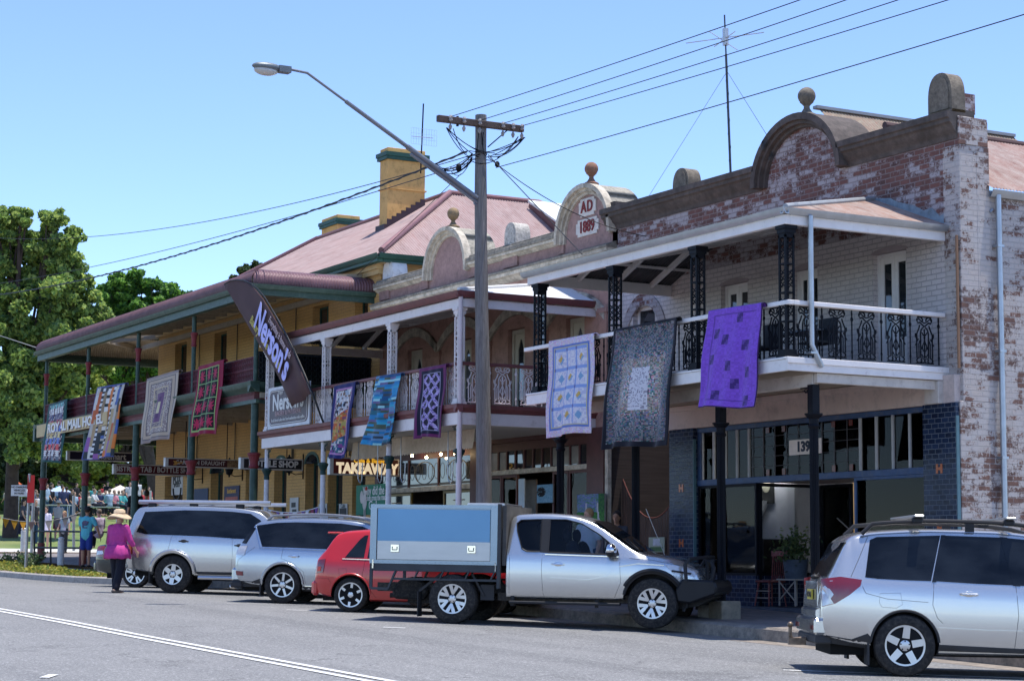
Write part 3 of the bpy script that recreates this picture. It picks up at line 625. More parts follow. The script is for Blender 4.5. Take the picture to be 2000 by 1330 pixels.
# columns on the footpath
def flute_col(parent,x,y,zt,m,name='footpath_column'):
    z0=fp0(x,y); b=MB(); n=16; H=zt-z0-.62
    vs=[]
    P=[]
    for k in range(32):
        a=2*math.pi*k/32; r=.075 if k%2 else .062; P.append((x+r*math.cos(a),y+r*math.sin(a)))
    b.prism(P,z0+.3,z0+H,'z'); b.lathe([(.13,0),(.13,.2),(.1,.24),(.1,.3)],x,y,z0,16)
    c=z0+H; b.lathe([(.075,-.1),(.1,-.06),(.08,-.02),(.08,.06),(.115,.09),(.13,.11),(.15,.13),(.15,.15),(.07,.16),(.07,.62)],x,y,c,12)
    b.box(x-.07,x+.07,y-.07,y+.07,c+.15,zt)
    bracket(b,x,y,zt-.02,(1,0,0),.34) if x<VX1-1 else None; bracket(b,x,y,zt-.02,(-1,0,0),.34); return b.build(name,m,parent,smooth=25)
for x in (-34.06,-31.3,-28.55,-25.93): flute_col(shop,x,VY+.66,2.93,BLK)
# tiled pilasters and stall risers
m,n,b_=newmat('navy glazed tiles'); uv,z=uv_wall(n); bt=N(n,'TexBrick'); bt.offset=.5
for k,v in (('Scale',1.0),('Mortar Size',.006),('Mortar Smooth',.1),('Bias',0.1),('Brick Width',.168),('Row Height',.086)): bt.inputs[k].default_value=v
bt.inputs['Color1'].default_value=(.008,.013,.03,1); bt.inputs['Color2'].default_value=(.02,.035,.075,1); bt.inputs['Mortar'].default_value=(.12,.14,.17,1)
n.links.new(uv,bt.inputs['Vector']); n.links.new(bt.outputs[0],b_.inputs['Base Color']); n.links.new(ramp(n,bt.outputs['Fac'],[(0,.12),(1,.8)]),b_.inputs['Roughness']); b_.inputs['Specular IOR Level'].default_value=.12
bump(n,b_,math_(n,'ADD',math_(n,'MULTIPLY',bt.outputs['Fac'],-1),noise(n,18,2)),.35,.01); TILE=m
ORT=mat('orange accent tile',(.42,.1,.03),.2); TEAL=mat('teal edge trim',(.1,.19,.22),.5)
z0=g(-30)-.5
for a,c,px in ((-33.98,-33.12,(-33.55)),(-26.2,-25.37,-25.8)):
    b=MB(); b.box(a,c,WY-.16,WY+.2,z0,2.72); o=b.build('tiled_pilaster',TILE,shop)
    q=MB(); q.box(c-.0,c+.02,WY-.165,WY-.1,z0,2.5); q.build('edge_trim',TEAL,o)
    for zz in (1.45,.35,-.6) if a<-30 else (1.55,.55,-.45):
        q=MB(); q.box(px-.08,px-.03,WY-.166,WY-.16,zz,zz+.16); q.box(px+.03,px+.08,WY-.166,WY-.16,zz,zz+.16); q.box(px-.03,px+.03,WY-.166,WY-.16,zz+.055,zz+.105); q.build('accent_tile',ORT,o)
BLUE=mat('blue shopfront paint',(.035,.075,.17),.45,var=.25,dirt=(.1,.12,.16),da=.3)
b=MB(); zt=1.68; a,c=-33.12,-26.2; y=WY-.05
b.box(a,c,y-.02,y+.12,zt-.12,zt); b.box(a,c,y-.02,y+.12,2.62,2.715); b.box(a,a+.12,y-.01,y+.11,zt,2.62); b.box(c-.06,c,y-.01,y+.11,zt,2.62); b.build('transom_frame',BLUE,shop,bevel=.008)
MUL=mat('grey white mullion',(.42,.42,.42),.6)
b=MB(); px=[(-33.0,-31.35,3),(-27.9+.0,-26.26,3)]
pane_x=[]
for s,e,k in ((-33.0,-31.42,4),(-28.05,-26.26,4)):
    for i in range(k+1):
        x=s+(e-s)*i/k; b.box(x-.025,x+.025,y+.02,y+.08,zt,2.62)
b.each('transom_mullion',MUL,shop)
q=MB(); q.box(-33.0,-26.26,y+.05,y+.058,zt,2.62); q.build('transom_glass',glassmat('transom glass',(.5,.5,.5),alpha=1),shop)
b=MB()
for i in range(9):
    x=-31.3+i*.36
    if i in (1,2,5,6,7): b.box(x-.02,x+.0,y+.03,y+.045,zt,2.62)
    b.box(x-.005,x+.005,y+.03,y+.04,zt,2.62)
for k in range(1,5): b.box(-31.4,-28.06,y+.03,y+.04,zt+k*.19-.004,zt+k*.19+.004)
b.build('leadlight_bars',mat('lead came',(.1,.1,.11),.6),shop)
b=MB()
for i in (1,2,4,5,6):
    x=-31.3+i*.5
    for s in (0,1): b.box(x-.05,x+.05,y+.02,y+.03,zt+.01 if s==0 else 2.5,zt+.13 if s==0 else 2.61)
b.each('leadlight_jewel',mat('ruby glass',(.12,.02,.015),.2),shop)
na=PY(1541,859,y-.04); nb=PY(1604,882,y-.04); q=MB(); q.box(na.x,nb.x,y-.04,y-.028,2.04,2.32); o=q.build('number_board',mat('cream board',(.85,.76,.69),.6),shop)
text('number_text','139',mat('dark blue lettering',(.01,.02,.05),.5),o,((na.x+nb.x)/2-.05,y-.04,2.18),(1,0,0),(0,0,1),.25,.012,1.1)
# show windows, recessed entry
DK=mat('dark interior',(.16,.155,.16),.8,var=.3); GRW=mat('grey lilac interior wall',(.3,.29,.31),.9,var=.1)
sillz=-.2
def showwin(x0,x1,y0,riser=TILE,zz=sillz,top=1.56,mm=BLK):
    b=MB(); f=.05; b.box(x0,x0+f,y0,y0+.06,zz,top); b.box(x1-f,x1,y0,y0+.06,zz,top); b.box(x0+f,x1-f,y0,y0+.06,top-f,top); b.box(x0+f,x1-f,y0,y0+.06,zz,zz+f)
    o=b.build('show_window',mm,shop); q=MB(); q.box(x0+f,x1-f,y0+.03,y0+.038,zz+f,top-f); q.build('pane',GLC,o)
    b=MB(); b.box(x0,x1,y0-.02,y0+.1,z0,zz-.002); b.build('stall_riser',riser,shop); return o
showwin(-33.1,-31.15,y); showwin(-28.2,-26.22,y,mm=BLUE)
# side returns of the recess (run back in y)
for xx in (-31.15,-28.2):
    b=MB(); b.box(xx-.03,xx+.03,y+.06,y+.12,z0,1.56); b.box(xx-.03,xx+.03,y+1.5,y+1.56,z0,1.56); b.box(xx-.03,xx+.03,y+.12,y+1.5,1.5,1.56); b.box(xx-.03,xx+.03,y+.12,y+1.5,sillz,sillz+.06); o=b.build('return_window',BLK,shop)
    q=MB(); q.box(xx-.005,xx+.003,y+.12,y+1.5,sillz+.06,1.5); q.build('pane',GLC,o); q=MB(); q.box(xx-.04,xx+.04,y+.1,y+1.5,z0,sillz-.002); q.build('return_riser',TILE,shop)
b=MB(); b.box(-31.1,-30.2,y+1.5,y+1.56,sillz,1.56); b.box(-29.0,-28.25,y+1.5,y+1.56,sillz,1.56)
frame_window(shop,-31.1,-30.15,-.4,1.56,y+1.5,BLK,GLC,bars=0); frame_window(shop,-29.15,-28.25,-.6,1.56,y+1.5,BLUE,GL,bars=0,name='entry_door')
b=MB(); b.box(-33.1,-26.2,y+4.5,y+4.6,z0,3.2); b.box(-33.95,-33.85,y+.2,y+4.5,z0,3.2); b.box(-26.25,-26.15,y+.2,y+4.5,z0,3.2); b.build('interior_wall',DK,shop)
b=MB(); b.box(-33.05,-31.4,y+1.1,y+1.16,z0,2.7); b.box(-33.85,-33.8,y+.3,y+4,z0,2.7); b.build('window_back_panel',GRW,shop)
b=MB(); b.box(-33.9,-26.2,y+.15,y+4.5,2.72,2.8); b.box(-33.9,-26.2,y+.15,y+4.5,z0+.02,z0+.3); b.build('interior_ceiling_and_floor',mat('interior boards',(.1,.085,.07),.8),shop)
b=MB(); b.box(-31.15,-28.2,y+.13,y+1.5,1.575,1.62); b.build('entry_ceiling',mat('cream entry ceiling',(.5,.42,.35),.7),shop)
b=MB(); b.box(-31.2,-28.1,y-.35,y+1.6,z0-.3,-.78); b.build('entry_step',mat('bluestone step',(.07,.08,.1),.7,var=.3),shop,bevel=.01)
for k,(x,yy,zz,w_) in enumerate(((-32.2,y+.9,1.9,1.1),(-30.9,y+2.2,2.3,1.2),(-27.3,y+1.5,2.2,.9))):
    q=MB(); q.box(x-w_/2,x+w_/2,yy,yy+.06,zz+.05,zz+.09); q.build('fluorescent_tube',mat('tube light',(1,1,1),.5,emit=60),shop)
# passage gate between the shops
PGX0,PGX1=-36.55,-34.05
b=MB(); b.box(PGX0,PGX1,WY+2.6,WY+2.7,z0,3.2); b.box(PGX0-.02,PGX0+.02,WY,WY+2.6,z0,3.2); b.build('passage_wall',mat('dark weatherboard',(.06,.045,.04),.9,var=.3,sc=(.3,.3,8)),shop)
gate=thing('passage_gate','tall brown paling gate with curved dipped top in the dark passage between the two shops','gate',((PGX0+PGX1)/2,WY+.3,fp0(-35,WY)))
TIM=mat('brown gate timber',(.085,.055,.045),.8,var=.35,vs=5,sc=(1,1,.3)); b=MB(); n_=26
for i in range(n_):
    x=PGX0+.08+(PGX1-PGX0-.16)*i/(n_-1); t=(i/(n_-1)-.5)*2; zt=.95+.85*abs(t)**2.1; b.box(x-.038,x+.038,WY+.3,WY+.325,g(-35)+.05,zt)
b.each('paling',TIM,gate); b=MB()
b.tube([(PGX0+.08+(PGX1-PGX0-.16)*i/24,WY+.3,.97+.85*abs((i/24-.5)*2)**2.1) for i in range(25)],.013,6); b.build('curved_rail',mat('red brown rail',(.13,.04,.032),.7),gate)
b=MB(); b.box(PGX0+.08,PGX1-.08,WY+.33,WY+.38,.2,.3); b.box(PGX0+.08,PGX1-.08,WY+.33,WY+.38,-.5,-.4); b.each('back_rail',TIM,gate)

# things seen inside the right hand show window
b=MB(); rows=[[(-27.95+i*.012,y+1.0+.03*math.sin(i*.9),z_) for z_ in (-.6,1.56)] for i in range(70)]; b.grid(rows); b.build('curtain',mat('rust curtain',(.16,.075,.055),.9,var=.2),shop)
b=MB()
for x in (-26.95,-26.7,-26.45): b.box(x,x+.04,y+.7,y+.74,-.5,1.5)
b.box(-27.6,-27.2,y+.6,y+.9,-.3,.25); b.each('display_stand',mat('pinkish display',(.3,.17,.14),.8),shop)
b=MB(); b.lathe([(.16,0),(.09,.35),(.05,.4)],-27.45,y+.7,.35,14); b.build('lamp_shade_cream',mat('cream shade',(.5,.42,.28),.8),shop)

PF=mat('dark patio furniture',(.02,.02,.022),.6)
def patio(x,yy,lab,kind):
    t=thing('balcony_'+kind,lab,kind,(x,yy,3.33)); z=3.33; b=MB()
    if kind=='chair':
        b.box(x-.24,x+.24,yy-.22,yy+.22,z+.42,z+.46); b.build('seat',PF,t); b=MB(); b.box(x-.24,x+.24,yy+.2,yy+.24,z+.46,z+.88); b.build('backrest',PF,t); b=MB()
        for sx in (-1,1):
            for sy in (-1,1): b.tube([(x+sx*.22,yy+sy*.2,z),(x+sx*.22,yy+sy*.2,z+(.62 if sx else .42))],.014,5)
        b.each('leg',PF,t)
    else:
        b.box(x-.5,x+.5,yy-.35,yy+.35,z+.68,z+.71); b.build('table_top',mat('grey table top',(.16,.17,.18),.5),t); b=MB()
        for sx in (-1,1):
            for sy in (-1,1): b.tube([(x+sx*.45,yy+sy*.3,z),(x+sx*.45,yy+sy*.3,z+.68)],.016,5)
        b.each('leg',PF,t)
patio(-27.0,VY+1.6,'dark chair on the brick shop balcony behind the lace nearest the downpipe','chair'); patio(-28.2,VY+1.3,'dark chair on the brick shop balcony left of the corner post','chair'); patio(-27.6,VY+1.9,'low dark table on the brick shop balcony between the chairs','table')
# ================================================================ bakery building (middle)
BX0,BX1=-48.2,-36.56
PK=mat('brown pink render',(.42,.245,.195),.85,var=.14,vs=1.6,dirt=(.17,.1,.08),da=.35,bmp=.25)
PK2=mat('parapet pink render',(.36,.225,.2),.85,var=.15,vs=2.2,dirt=(.17,.12,.1),da=.45,bmp=.25)
CR=mat('cream moulding',(.62,.55,.44),.8,var=.12,vs=2,dirt=(.14,.12,.09),da=.6,bmp=.3)
CRD=mat('lichened coping',(.36,.32,.26),.9,var=.3,vs=3,dirt=(.035,.033,.028),da=.85,bmp=.4)
MAR=mat('maroon paint',(.17,.06,.06),.55,var=.15,vs=3,dirt=(.1,.05,.05),da=.3)
WP=mat('peeling white paint',(.72,.66,.64),.6,var=.08,vs=2,dirt=(.5,.42,.38),da=.15)
WSH=mat('white painted sheet',(.62,.62,.62),.6,.0,var=.05,vs=2,dirt=(.6,.58,.56),da=.3)
bak=thing('bakery_building','pink brown shop with AD 1889 pediment and white lace verandah beside the yellow hotel','shop',(-42.5,WY,g(-42)+.25))
bd=[(-46.5,-45.65),(-43.8,-42.95),(-41.1,-40.3),(-38.4,-37.6)]
b=MB(); wall_open(b,'y',WY,.35,BX0,BX1,2.95,6.88,[(a,c,3.33,5.5) for a,c in bd]); b.build('upper_wall',PK,bak)
for i,(a,c) in enumerate(bd):
    b=MB(); b.box(a+.02,a+.12,WY+.1,WY+.2,3.34,5.48); b.box(c-.12,c-.02,WY+.1,WY+.2,3.34,5.48); b.box(a+.12,c-.12,WY+.1,WY+.2,5.38,5.48)
    # door leaf with pointed light
    xm=(a+c)/2; hw=.13; zt=5.0
    out=[(a+.12,3.34),(xm-hw,3.34),(xm-hw,zt)]+[(xm-hw+hw*(k/4),zt+.26*math.sin(R(90*k/4))) for k in range(1,5)]+[(xm,5.38),(a+.12,5.38)]
    b.prism(out,WY+.13,WY+.17); out2=[(2*xm-x,z) for x,z in out][::-1]; b.prism(out2,WY+.13,WY+.17)
    o=b.build('gothic_door',mat('buff joinery',(.5,.45,.36),.6,var=.1),bak); q=MB(); q.box(xm-hw-.01,xm+hw+.01,WY+.15,WY+.16,3.6,5.28); q.build('pane',GL if i%2==0 else glassmat('curtained glass',(.12,.12,.125)),o)
# cream segmental hoods on slim piers
b=MB(); 
for k in range(5):
    cx=-46.08+2.7*k-(.0 if k<4 else 0)
    if k==4: break
    hw=1.3;n=14
    zf_=lambda u,r:5.52+ (1-abs(u)**2.1)*.52+r
    for i in range(n):
        u0=-1+2*i/n;u1=-1+2*(i+1)/n
        b.prism([(cx+hw*u0,zf_(u0,-.23)),(cx+hw*u1,zf_(u1,-.23)),(cx+hw*u1,zf_(u1,0)),(cx+hw*u0,zf_(u0,0))],WY-.07,WY-.002)
b.build('arched_hood',CR,bak,smooth=30)
b=MB()
for x in (-47.43,-44.73,-42.03,-39.33): b.box(x-.13,x+.13,WY-.05,WY-.001,3.33,5.2); b.box(x-.17,x+.17,WY-.08,WY-.001,5.2,5.3)
b.box(-36.9,-36.6,WY-.05,WY-.001,3.33,5.45); b.box(-36.95,-36.56,WY-.08,WY-.001,5.45,5.56)
b.each('wall_pier',PK,bak)
# parapet
b=MB(); b.box(BX0,BX1+.35,WY,WY+.3,6.882,7.25)
b.build('parapet_wall',PK2,bak)
b=MB()
for x0,x1 in ((-48.2,-47.6),(-41.3,-40.6),(-45.7,-45.3),(-43.05,-42.6),(-38.7,-38.45)): b.box(x0,x1,WY-.05,WY-.002,6.99,7.24)
b.each('parapet_panel_pier',PK2,bak)
b=MB()
def ledge(b,x0,x1,z,d,h): b.prism([(WY+.1,z),(WY-.02,z),(WY-d*.5,z+h*.35),(WY-d*.6,z+h*.5),(WY-d,z+h*.6),(WY-d,z+h),(WY+.1,z+h*1.25)],x0,x1,'x')
ledge(b,BX0-.1,BX1+.3,6.62,.26,.2); b.build('lower_cornice',CR,bak,smooth=30)
b=MB(); b.box(BX0-.12,BX1+.32,WY-.28,WY+.0,6.822,6.875); b.prism([(WY-.27,6.876),(WY-.0,6.876),(WY-.0,6.98)],BX0-.1,BX1+.3,'x'); b.build('cornice_top',CRD,bak)
segs=[(-48.35,-45.25),(-43.0,-38.6)]
b=MB()
for x0,x1 in segs: ledge(b,x0,x1,7.2,.16,.14)
b.each('coping_moulding',CR,bak,smooth=30)
b=MB()
for x0,x1 in segs: b.box(x0,x1,WY-.18,WY+.34,7.345,7.46); b.box(x0+.05,x1-.05,WY-.1,WY+.3,7.46,7.53)
b.each('coping',CRD,bak,k=2,bevel=.015)
for cx in (-44.15,-37.45):
    pr,rh,z0=1.13,1.17,7.18
    ar=lambda rx,rz,n=20:[(cx+rx*math.cos(math.pi*i/n),z0+rz*math.sin(math.pi*i/n)**.92) for i in range(n+1)]
    b=MB(); b.prism(ar(pr-.1,rh-.1)+[(cx-pr+.1,6.95),(cx+pr-.1,6.95)],WY+.0-.004,WY+.35); pw=b.build('pediment_wall',PK2,bak)
    b=MB()
    for r0,r1,y0 in ((0,.1,-.2),(.1,.17,-.12),(.17,.24,-.06)):
        A=ar(pr+.06-r0,rh+.06-r0);B=ar(pr+.06-r1,rh+.06-r1)
        for k in range(20): b.prism([A[k],A[k+1],B[k+1],B[k]],WY+y0,WY-.004)
    b.build('pediment_arch_moulding',CR,bak,smooth=35)
    b=MB(); A=ar(pr+.05,rh+.05);B=ar(pr-.12,rh-.12)
    for k in range(20): b.prism([A[k],A[k+1],B[k+1],B[k]],WY-.003,WY+.75)
    b.build('pediment_barrel_top',mat('lichened light render',(.46,.42,.34),.9,var=.2,vs=5,dirt=(.09,.085,.07),da=.8,bmp=.5),bak,smooth=35)
    lathe_ball(bak,cx,WY+.08,z0+rh+.06,.155,mat('rusty red ball',(.26,.12,.08),.85,var=.3,vs=6,dirt=(.16,.15,.09),da=.5) if cx>-40 else mat('ochre lichen ball',(.25,.17,.09),.9,var=.3,vs=6,dirt=(.12,.12,.1),da=.4))
    if cx>-40:
        for txt,zz,hw,hh in (('AD',7.9,.36,.2),('1889',7.45,.48,.19)):
            b=MB(); c_=.07; P=[(cx-hw+c_,zz-hh),(cx+hw-c_,zz-hh),(cx+hw-c_,zz-hh+c_),(cx+hw,zz-hh+c_),(cx+hw,zz+hh-c_),(cx+hw-c_,zz+hh-c_),(cx+hw-c_,zz+hh),(cx-hw+c_,zz+hh),(cx-hw+c_,zz+hh-c_),(cx-hw,zz+hh-c_),(cx-hw,zz-hh+c_),(cx-hw+c_,zz-hh+c_)]
            b.prism(P,WY-.03,WY-.003); o=b.build('date_tablet',mat('off white tablet',(.62,.58,.53),.7,var=.1,dirt=(.4,.33,.28),da=.3),pw)
            text('date_text',txt,mat('dark red lettering',(.2,.02,.02),.6),o,(cx,WY-.03,zz),(1,0,0),(0,0,1),.36,.006,.92,ext=.01,spacing=1.2 if txt=='AD' else 1)
pier_cap(bak,-41.0,WY-.02,7.45,.56,.4,.62,mat('patchy white render',(.58,.54,.48),.9,var=.2,vs=6,dirt=(.1,.09,.07),da=.6,bmp=.4))
pier_cap(bak,-47.75,WY-.02,7.25,.6,.45,.85,mat('whitewashed render',(.66,.66,.66),.85,var=.1,dirt=(.3,.3,.28),da=.3))
b=MB(); b.box(-39.9,-38.3,WY+.4,WY+.8,7.4,7.62); b.box(-39.3,-38.2,WY+.45,WY+.8,7.62,7.95); b.build('stepped_party_wall',STONE,bak)
# verandah
UX0,UX1=-48.05,-37.15
b=MB(); b.box(UX0,UX1,VY+.03,WY,3.24,3.32); b.build('balcony_floor',mat('old boards',(.16,.13,.11)),bak)
b=MB()
b.prism([(VY+.02,3.16),(VY-.05,3.16),(VY-.07,3.22),(VY-.12,3.25),(VY-.13,3.33),(VY+.02,3.33)],UX0-.15,UX1+.13,'x'); b.prism([(UX1-.02,3.16),(UX1+.05,3.16),(UX1+.07,3.22),(UX1+.12,3.25),(UX1+.13,3.33),(UX1-.02,3.33)],VY-.13,WY+.0,'y')
b.build('maroon_floor_moulding',MAR,bak)
b.v=[(x,y,z) for x,y,z in b.v]
b=MB(); b.box(UX0-.05,UX1+.04,VY-.04,VY+.02,2.9,3.158); b.box(UX1-.02,UX1+.04,VY+.02,WY,2.9,3.158); b.build('balcony_fascia',WP,bak,bevel=.006)
b=MB(); b.box(UX0,UX1-.1,VY+.1,WY,2.92,2.95); b.build('balcony_soffit',mat('pale soffit',(.45,.43,.38),.8,var=.1,sc=(8,1,1)),bak)
ez,rz=5.73,6.3
b=MB(); L=UX1-UX0+.25; sv=Vector((0,WY-VY+.12,rz-ez)); H=sv.length
corrugated(b,(UX0-.12,VY-.12,ez),(1,0,0),sv,[(0,0),(L,0),(L-1.55,H),(1.55,H)]); s2=Vector((-1.55,0,rz-ez)); Ly=WY-VY+.12
corrugated(b,(UX1+.13,VY-.12,ez),(0,1,0),s2,[(0,0),(Ly,0),(Ly,s2.length)]); corrugated(b,(UX0-.12,WY,ez),(0,-1,0),(1.55,0,rz-ez),[(0,0),(Ly,0),(0,s2.length)]); b.build('verandah_roof',WSH,bak)
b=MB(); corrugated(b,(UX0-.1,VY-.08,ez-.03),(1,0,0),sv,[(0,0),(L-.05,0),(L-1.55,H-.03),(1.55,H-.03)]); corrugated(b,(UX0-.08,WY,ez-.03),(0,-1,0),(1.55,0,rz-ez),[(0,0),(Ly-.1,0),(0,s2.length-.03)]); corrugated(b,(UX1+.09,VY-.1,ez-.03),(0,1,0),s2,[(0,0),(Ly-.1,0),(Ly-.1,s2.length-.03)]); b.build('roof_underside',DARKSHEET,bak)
b=MB(); b.tube([(UX1+.13,VY-.12,ez+.02),(UX1-1.42,WY,rz+.02)],.04,8); b.build('hip_ridge_cap',WSH,bak)
b=MB()
for k in range(8):
    x=UX0+1.7+k*1.2
    if x<UX1-1.5: b.bar((x,VY+.1,ez-.07),(x,WY,rz-.13),.06,.1)
b.bar((UX1-.1,VY+.1,ez-.07),(UX1-1.6,WY,rz-.12),.06,.12); b.bar((UX0+.8,VY+1.6,ez+.2),(UX1-.8,VY+1.6,ez+.2),.05,.05); b.bar((UX0+1.5,WY-.04,rz-.14),(UX1-1.5,WY-.04,rz-.14),.05,.1); b.bar((UX0+.1,VY+.1,ez-.07),(UX0+1.5,WY,rz-.12),.06,.12); b.bar((UX0,VY,ez-.2),(UX0,WY,ez-.2),.08,.2)
for yy in (.9,1.9,2.8): b.bar((UX0,VY+yy,ez-.06),(UX0+1.55*yy/3.35,VY+yy,ez-.06+.57*yy/3.35),.07,.1)
b.each('verandah_rafter',WP,bak)
b=MB(); b.box(UX0-.1,UX1+.03,VY-.02,VY+.07,5.4,5.58); b.box(UX1-.06,UX1+.03,VY+.07,WY,5.4,5.58); b.build('verandah_beam',WP,bak)
b=MB(); gutter(b,(UX0-.2,VY-.02,5.6),(UX1+.14,VY-.02,5.6),(0,-1,0),.12,.13); gutter(b,(UX1+.03,VY-.13,5.6),(UX1+.03,WY,5.6),(1,0,0),.12,.13); b.build('verandah_gutter',MAR,bak,smooth=30)
for x in (-47.9,-44.3,-40.62,-37.32): iron_post(bak,x,VY+.08,3.33,5.4,WP,.17)
LW=lace_mesh('lace_white',WP,H=.8)
lace_run(bak,LW,(-47.95,VY+.06,3.37),(-37.3,VY+.06,3.37),.6); lace_run(bak,LW,(UX1-.05,VY+.1,3.37),(UX1-.05,WY-.05,3.37),.6)
b=MB(); b.box(UX0,UX1+.02,VY+.0,VY+.1,4.17,4.24); b.box(UX1-.1,UX1+.0,VY+.1,WY,4.17,4.24); b.build('handrail',MAR,bak,bevel=.008)
b=MB(); b.tube([(UX1+.06,VY-.02,5.6),(UX1+.06,VY-.02,fp0(-37,VY))],.05,12); b.build('verandah_downpipe',mat('pinkish white pipe',(.58,.5,.5),.5,var=.08),bak,smooth=40)
DGN=mat('dark green iron',(.015,.045,.04),.5,var=.2)
for x in (-48.0,-44.4,-40.72,-37.3):
    z0=fp0(x,VY); b=MB(); b.lathe([(.11,0),(.11,.25),(.07,.3),(.062,2.18-z0)],x,VY+.08,z0,14); b.lathe([(.06,0),(.06,.75)],x,VY+.08,2.14,12)
    o=b.build('footpath_column',mat('white column paint',(.62,.6,.62),.5,var=.06,dirt=(.4,.35,.33),da=.3),bak,smooth=30)
    q=MB(); q.lathe([(.07,0),(.075,.05),(.065,.1),(.1,.18),(.13,.24),(.13,.27),(.075,.3)],x,VY+.08,2.1,10); 
    q.build('green_capital',DGN,o)
    for dd in (-1,1):
        if (dd<0 and x>-48) or (dd>0 and x<-37.5): q=MB(); bracket(q,x,VY+.08,2.9,(dd,0,0),.3); q.build('green_bracket',DGN,bak)
# canvas blind with scalloped hem and its hooked poles
b=MB(); n=180; xa,xb=-44.6,-38.2; rows=[]
for i in range(n+1):
    x=xa+(xb-xa)*i/n; t=.03*abs(math.sin(i*math.pi/3)); w_=.015*math.sin(x*5); rows.append([(x,VY+.95+w_,2.91),(x,VY+.93+w_*1.5,2.68),(x,VY+.9+w_*2,2.5-.02*t-t)])
b.grid(rows); b.build('canvas_blind',mat('cream canvas',(.52,.43,.33),.9,var=.12,vs=3,dirt=(.38,.3,.22),da=.4),bak,smooth=40)
b=MB()
for px in (700,738,783,875):
    p=PY(px,890,VY+.7); zb=PY(px,945,VY+.7).z
    b.tube([(p.x,p.y,2.9),(p.x,p.y,zb+.12)]+[(p.x+.09-.09*math.cos(R(a)),p.y+.02,zb+.12-.09*math.sin(R(a))) for a in range(0,181,30)]+[(p.x+.2,p.y+.02,zb+.5)],.014,6)
b.each('blind_rod',GALV,bak,smooth=40)
# ground floor
BR=mat('dark maroon joinery',(.085,.03,.03),.5,var=.25)
z0=g(-42)-.4; y=WY-.05
b=MB(); b.box(BX0,-36.6,WY-.1,WY+.2,2.82,2.95); b.box(-48.2,-48.0,WY-.1,WY+.2,z0,2.82); b.box(-42.75,-42.35,WY-.12,WY+.2,z0,2.82); b.box(-37.3,-36.6,WY-.12,WY+.2,z0,2.82)
b.box(-48,-36.6,WY+.0,WY+.15,2.62,2.82); b.build('shopfront_frame',BR,bak)
b=MB(); b.box(-48.0,-42.76,y-.03,y+.1,1.8,1.92); b.box(-42.34,-37.31,y-.03,y+.1,2.07,2.18); b.box(BX1-.02,BX1+.1,WY-.1,WY,g(-37),2.8); b.build('cream_transom',CR,bak,bevel=.006)
q=MB(); q.box(-48,-42.76,y+.03,y+.04,1.92,2.62); q.box(-42.34,-37.31,y+.03,y+.04,2.18,2.62); q.build('transom_glass',GL,bak)
b=MB()
for x in (-46.3,-44.6): b.box(x-.03,x+.03,y,y+.06,1.92,2.62)
for i in range(13):
    x=-42.3+i*.415; b.box(x-.03,x+.03,y,y+.06,2.18,2.62)
b.each('transom_mullion',BR,bak)
b=MB(); 
for i in (0,1,2,8,9,10): x=-42.3+i*.415; b.box(x+.05,x+.37,y+.025,y+.029,2.2,2.6)
b.each('lit_transom_light',mat('frosted pane',(.2,.19,.17),.3,var=.3,vs=3),bak)
# filigree decal on the left transom
b=MB(); rr_=random.Random(3)
for k in range(15):
    x=-47.8+k*.34; b.tube([(x+.12*math.cos(a),y+.028,2.3+.2*math.sin(a)) for a in [i*math.pi/6 for i in range(13)]],.006,3)
for cx in (-45.4,-43.6): b.tube([(cx+.55*math.cos(a),y+.026,2.27+.28*math.sin(a)) for a in [i*math.pi/12 for i in range(25)]],.012,4)
for k in range(110): x=-47.9+k*.046; b.box(x,x+.03,y+.026,y+.029,1.94,2.0)
b.build('window_filigree',mat('grey filigree decal',(.17,.17,.16),.6),bak)
def win2(x0,x1,z0_,z1_,yy,mm,nm='show_window',gl=GLC):
    b=MB(); f=.06; b.box(x0,x0+f,yy,yy+.06,z0_,z1_); b.box(x1-f,x1,yy,yy+.06,z0_,z1_); b.box(x0+f,x1-f,yy,yy+.06,z1_-f,z1_); b.box(x0+f,x1-f,yy,yy+.06,z0_,z0_+f); o=b.build(nm,mm,bak); q=MB(); q.box(x0+f,x1-f,yy+.03,yy+.038,z0_+f,z1_-f); q.build('pane',gl,o)
GOLD=mat('dull gold frame',(.22,.15,.04),.5)
win2(-47.9,-46.1,-.1,1.78,y,GOLD,gl=GL); win2(-44.3,-42.8,-.1,1.78,y,GOLD,gl=GL); win2(-46.0,-44.4,-.4,1.78,y+1.0,BR,'recessed_door',GL)
for cx in (-47.0,-43.5): text('window_sign_text',"Nerson's",mat('white lettering',(.65,.63,.6),.5),bak,(cx,y+.02,1.2),(1,0,0),(0,0,1),.42,.012,.85)
for cx in (-47.0,-43.5): text('window_sign_text','~~~~~~',mat('pale bronze lettering',(.3,.2,.12),.5),bak,(cx,y+.02,1.55),(1,0,0),(0,0,1),.2,.0,.85)
win2(-42.3,-41.3,-.2,2.06,y,BR); win2(-41.3,-40.55,-.2,2.06,y+.01,BR); win2(-38.9,-38.2,-.2,2.06,y,BR); win2(-38.2,-37.35,-.2,2.06,y+.01,BR); win2(-40.5,-39.0,-.5,2.0,y+1.6,BR,'recessed_door',GL)
b=MB(); b.box(-42.35,-37.31,y-.02,y+.1,z0,-.2); b.box(-48,-42.76,y-.02,y+.1,z0,-.1); b.each('stall_riser',BR,bak)
b=MB(); b.box(-48,-36.7,y+4.2,y+4.3,z0,3.2); b.box(-48.15,-48.05,y+.2,y+4.2,z0,3.2); b.box(-36.7,-36.62,y+.2,y+4.2,z0,3.2); b.box(-48,-36.7,y+.25,y+4.2,2.83,2.9); b.box(-48,-36.7,y+.25,y+4.2,z0+.1,z0+.3); b.build('interior_wall',DK,bak)
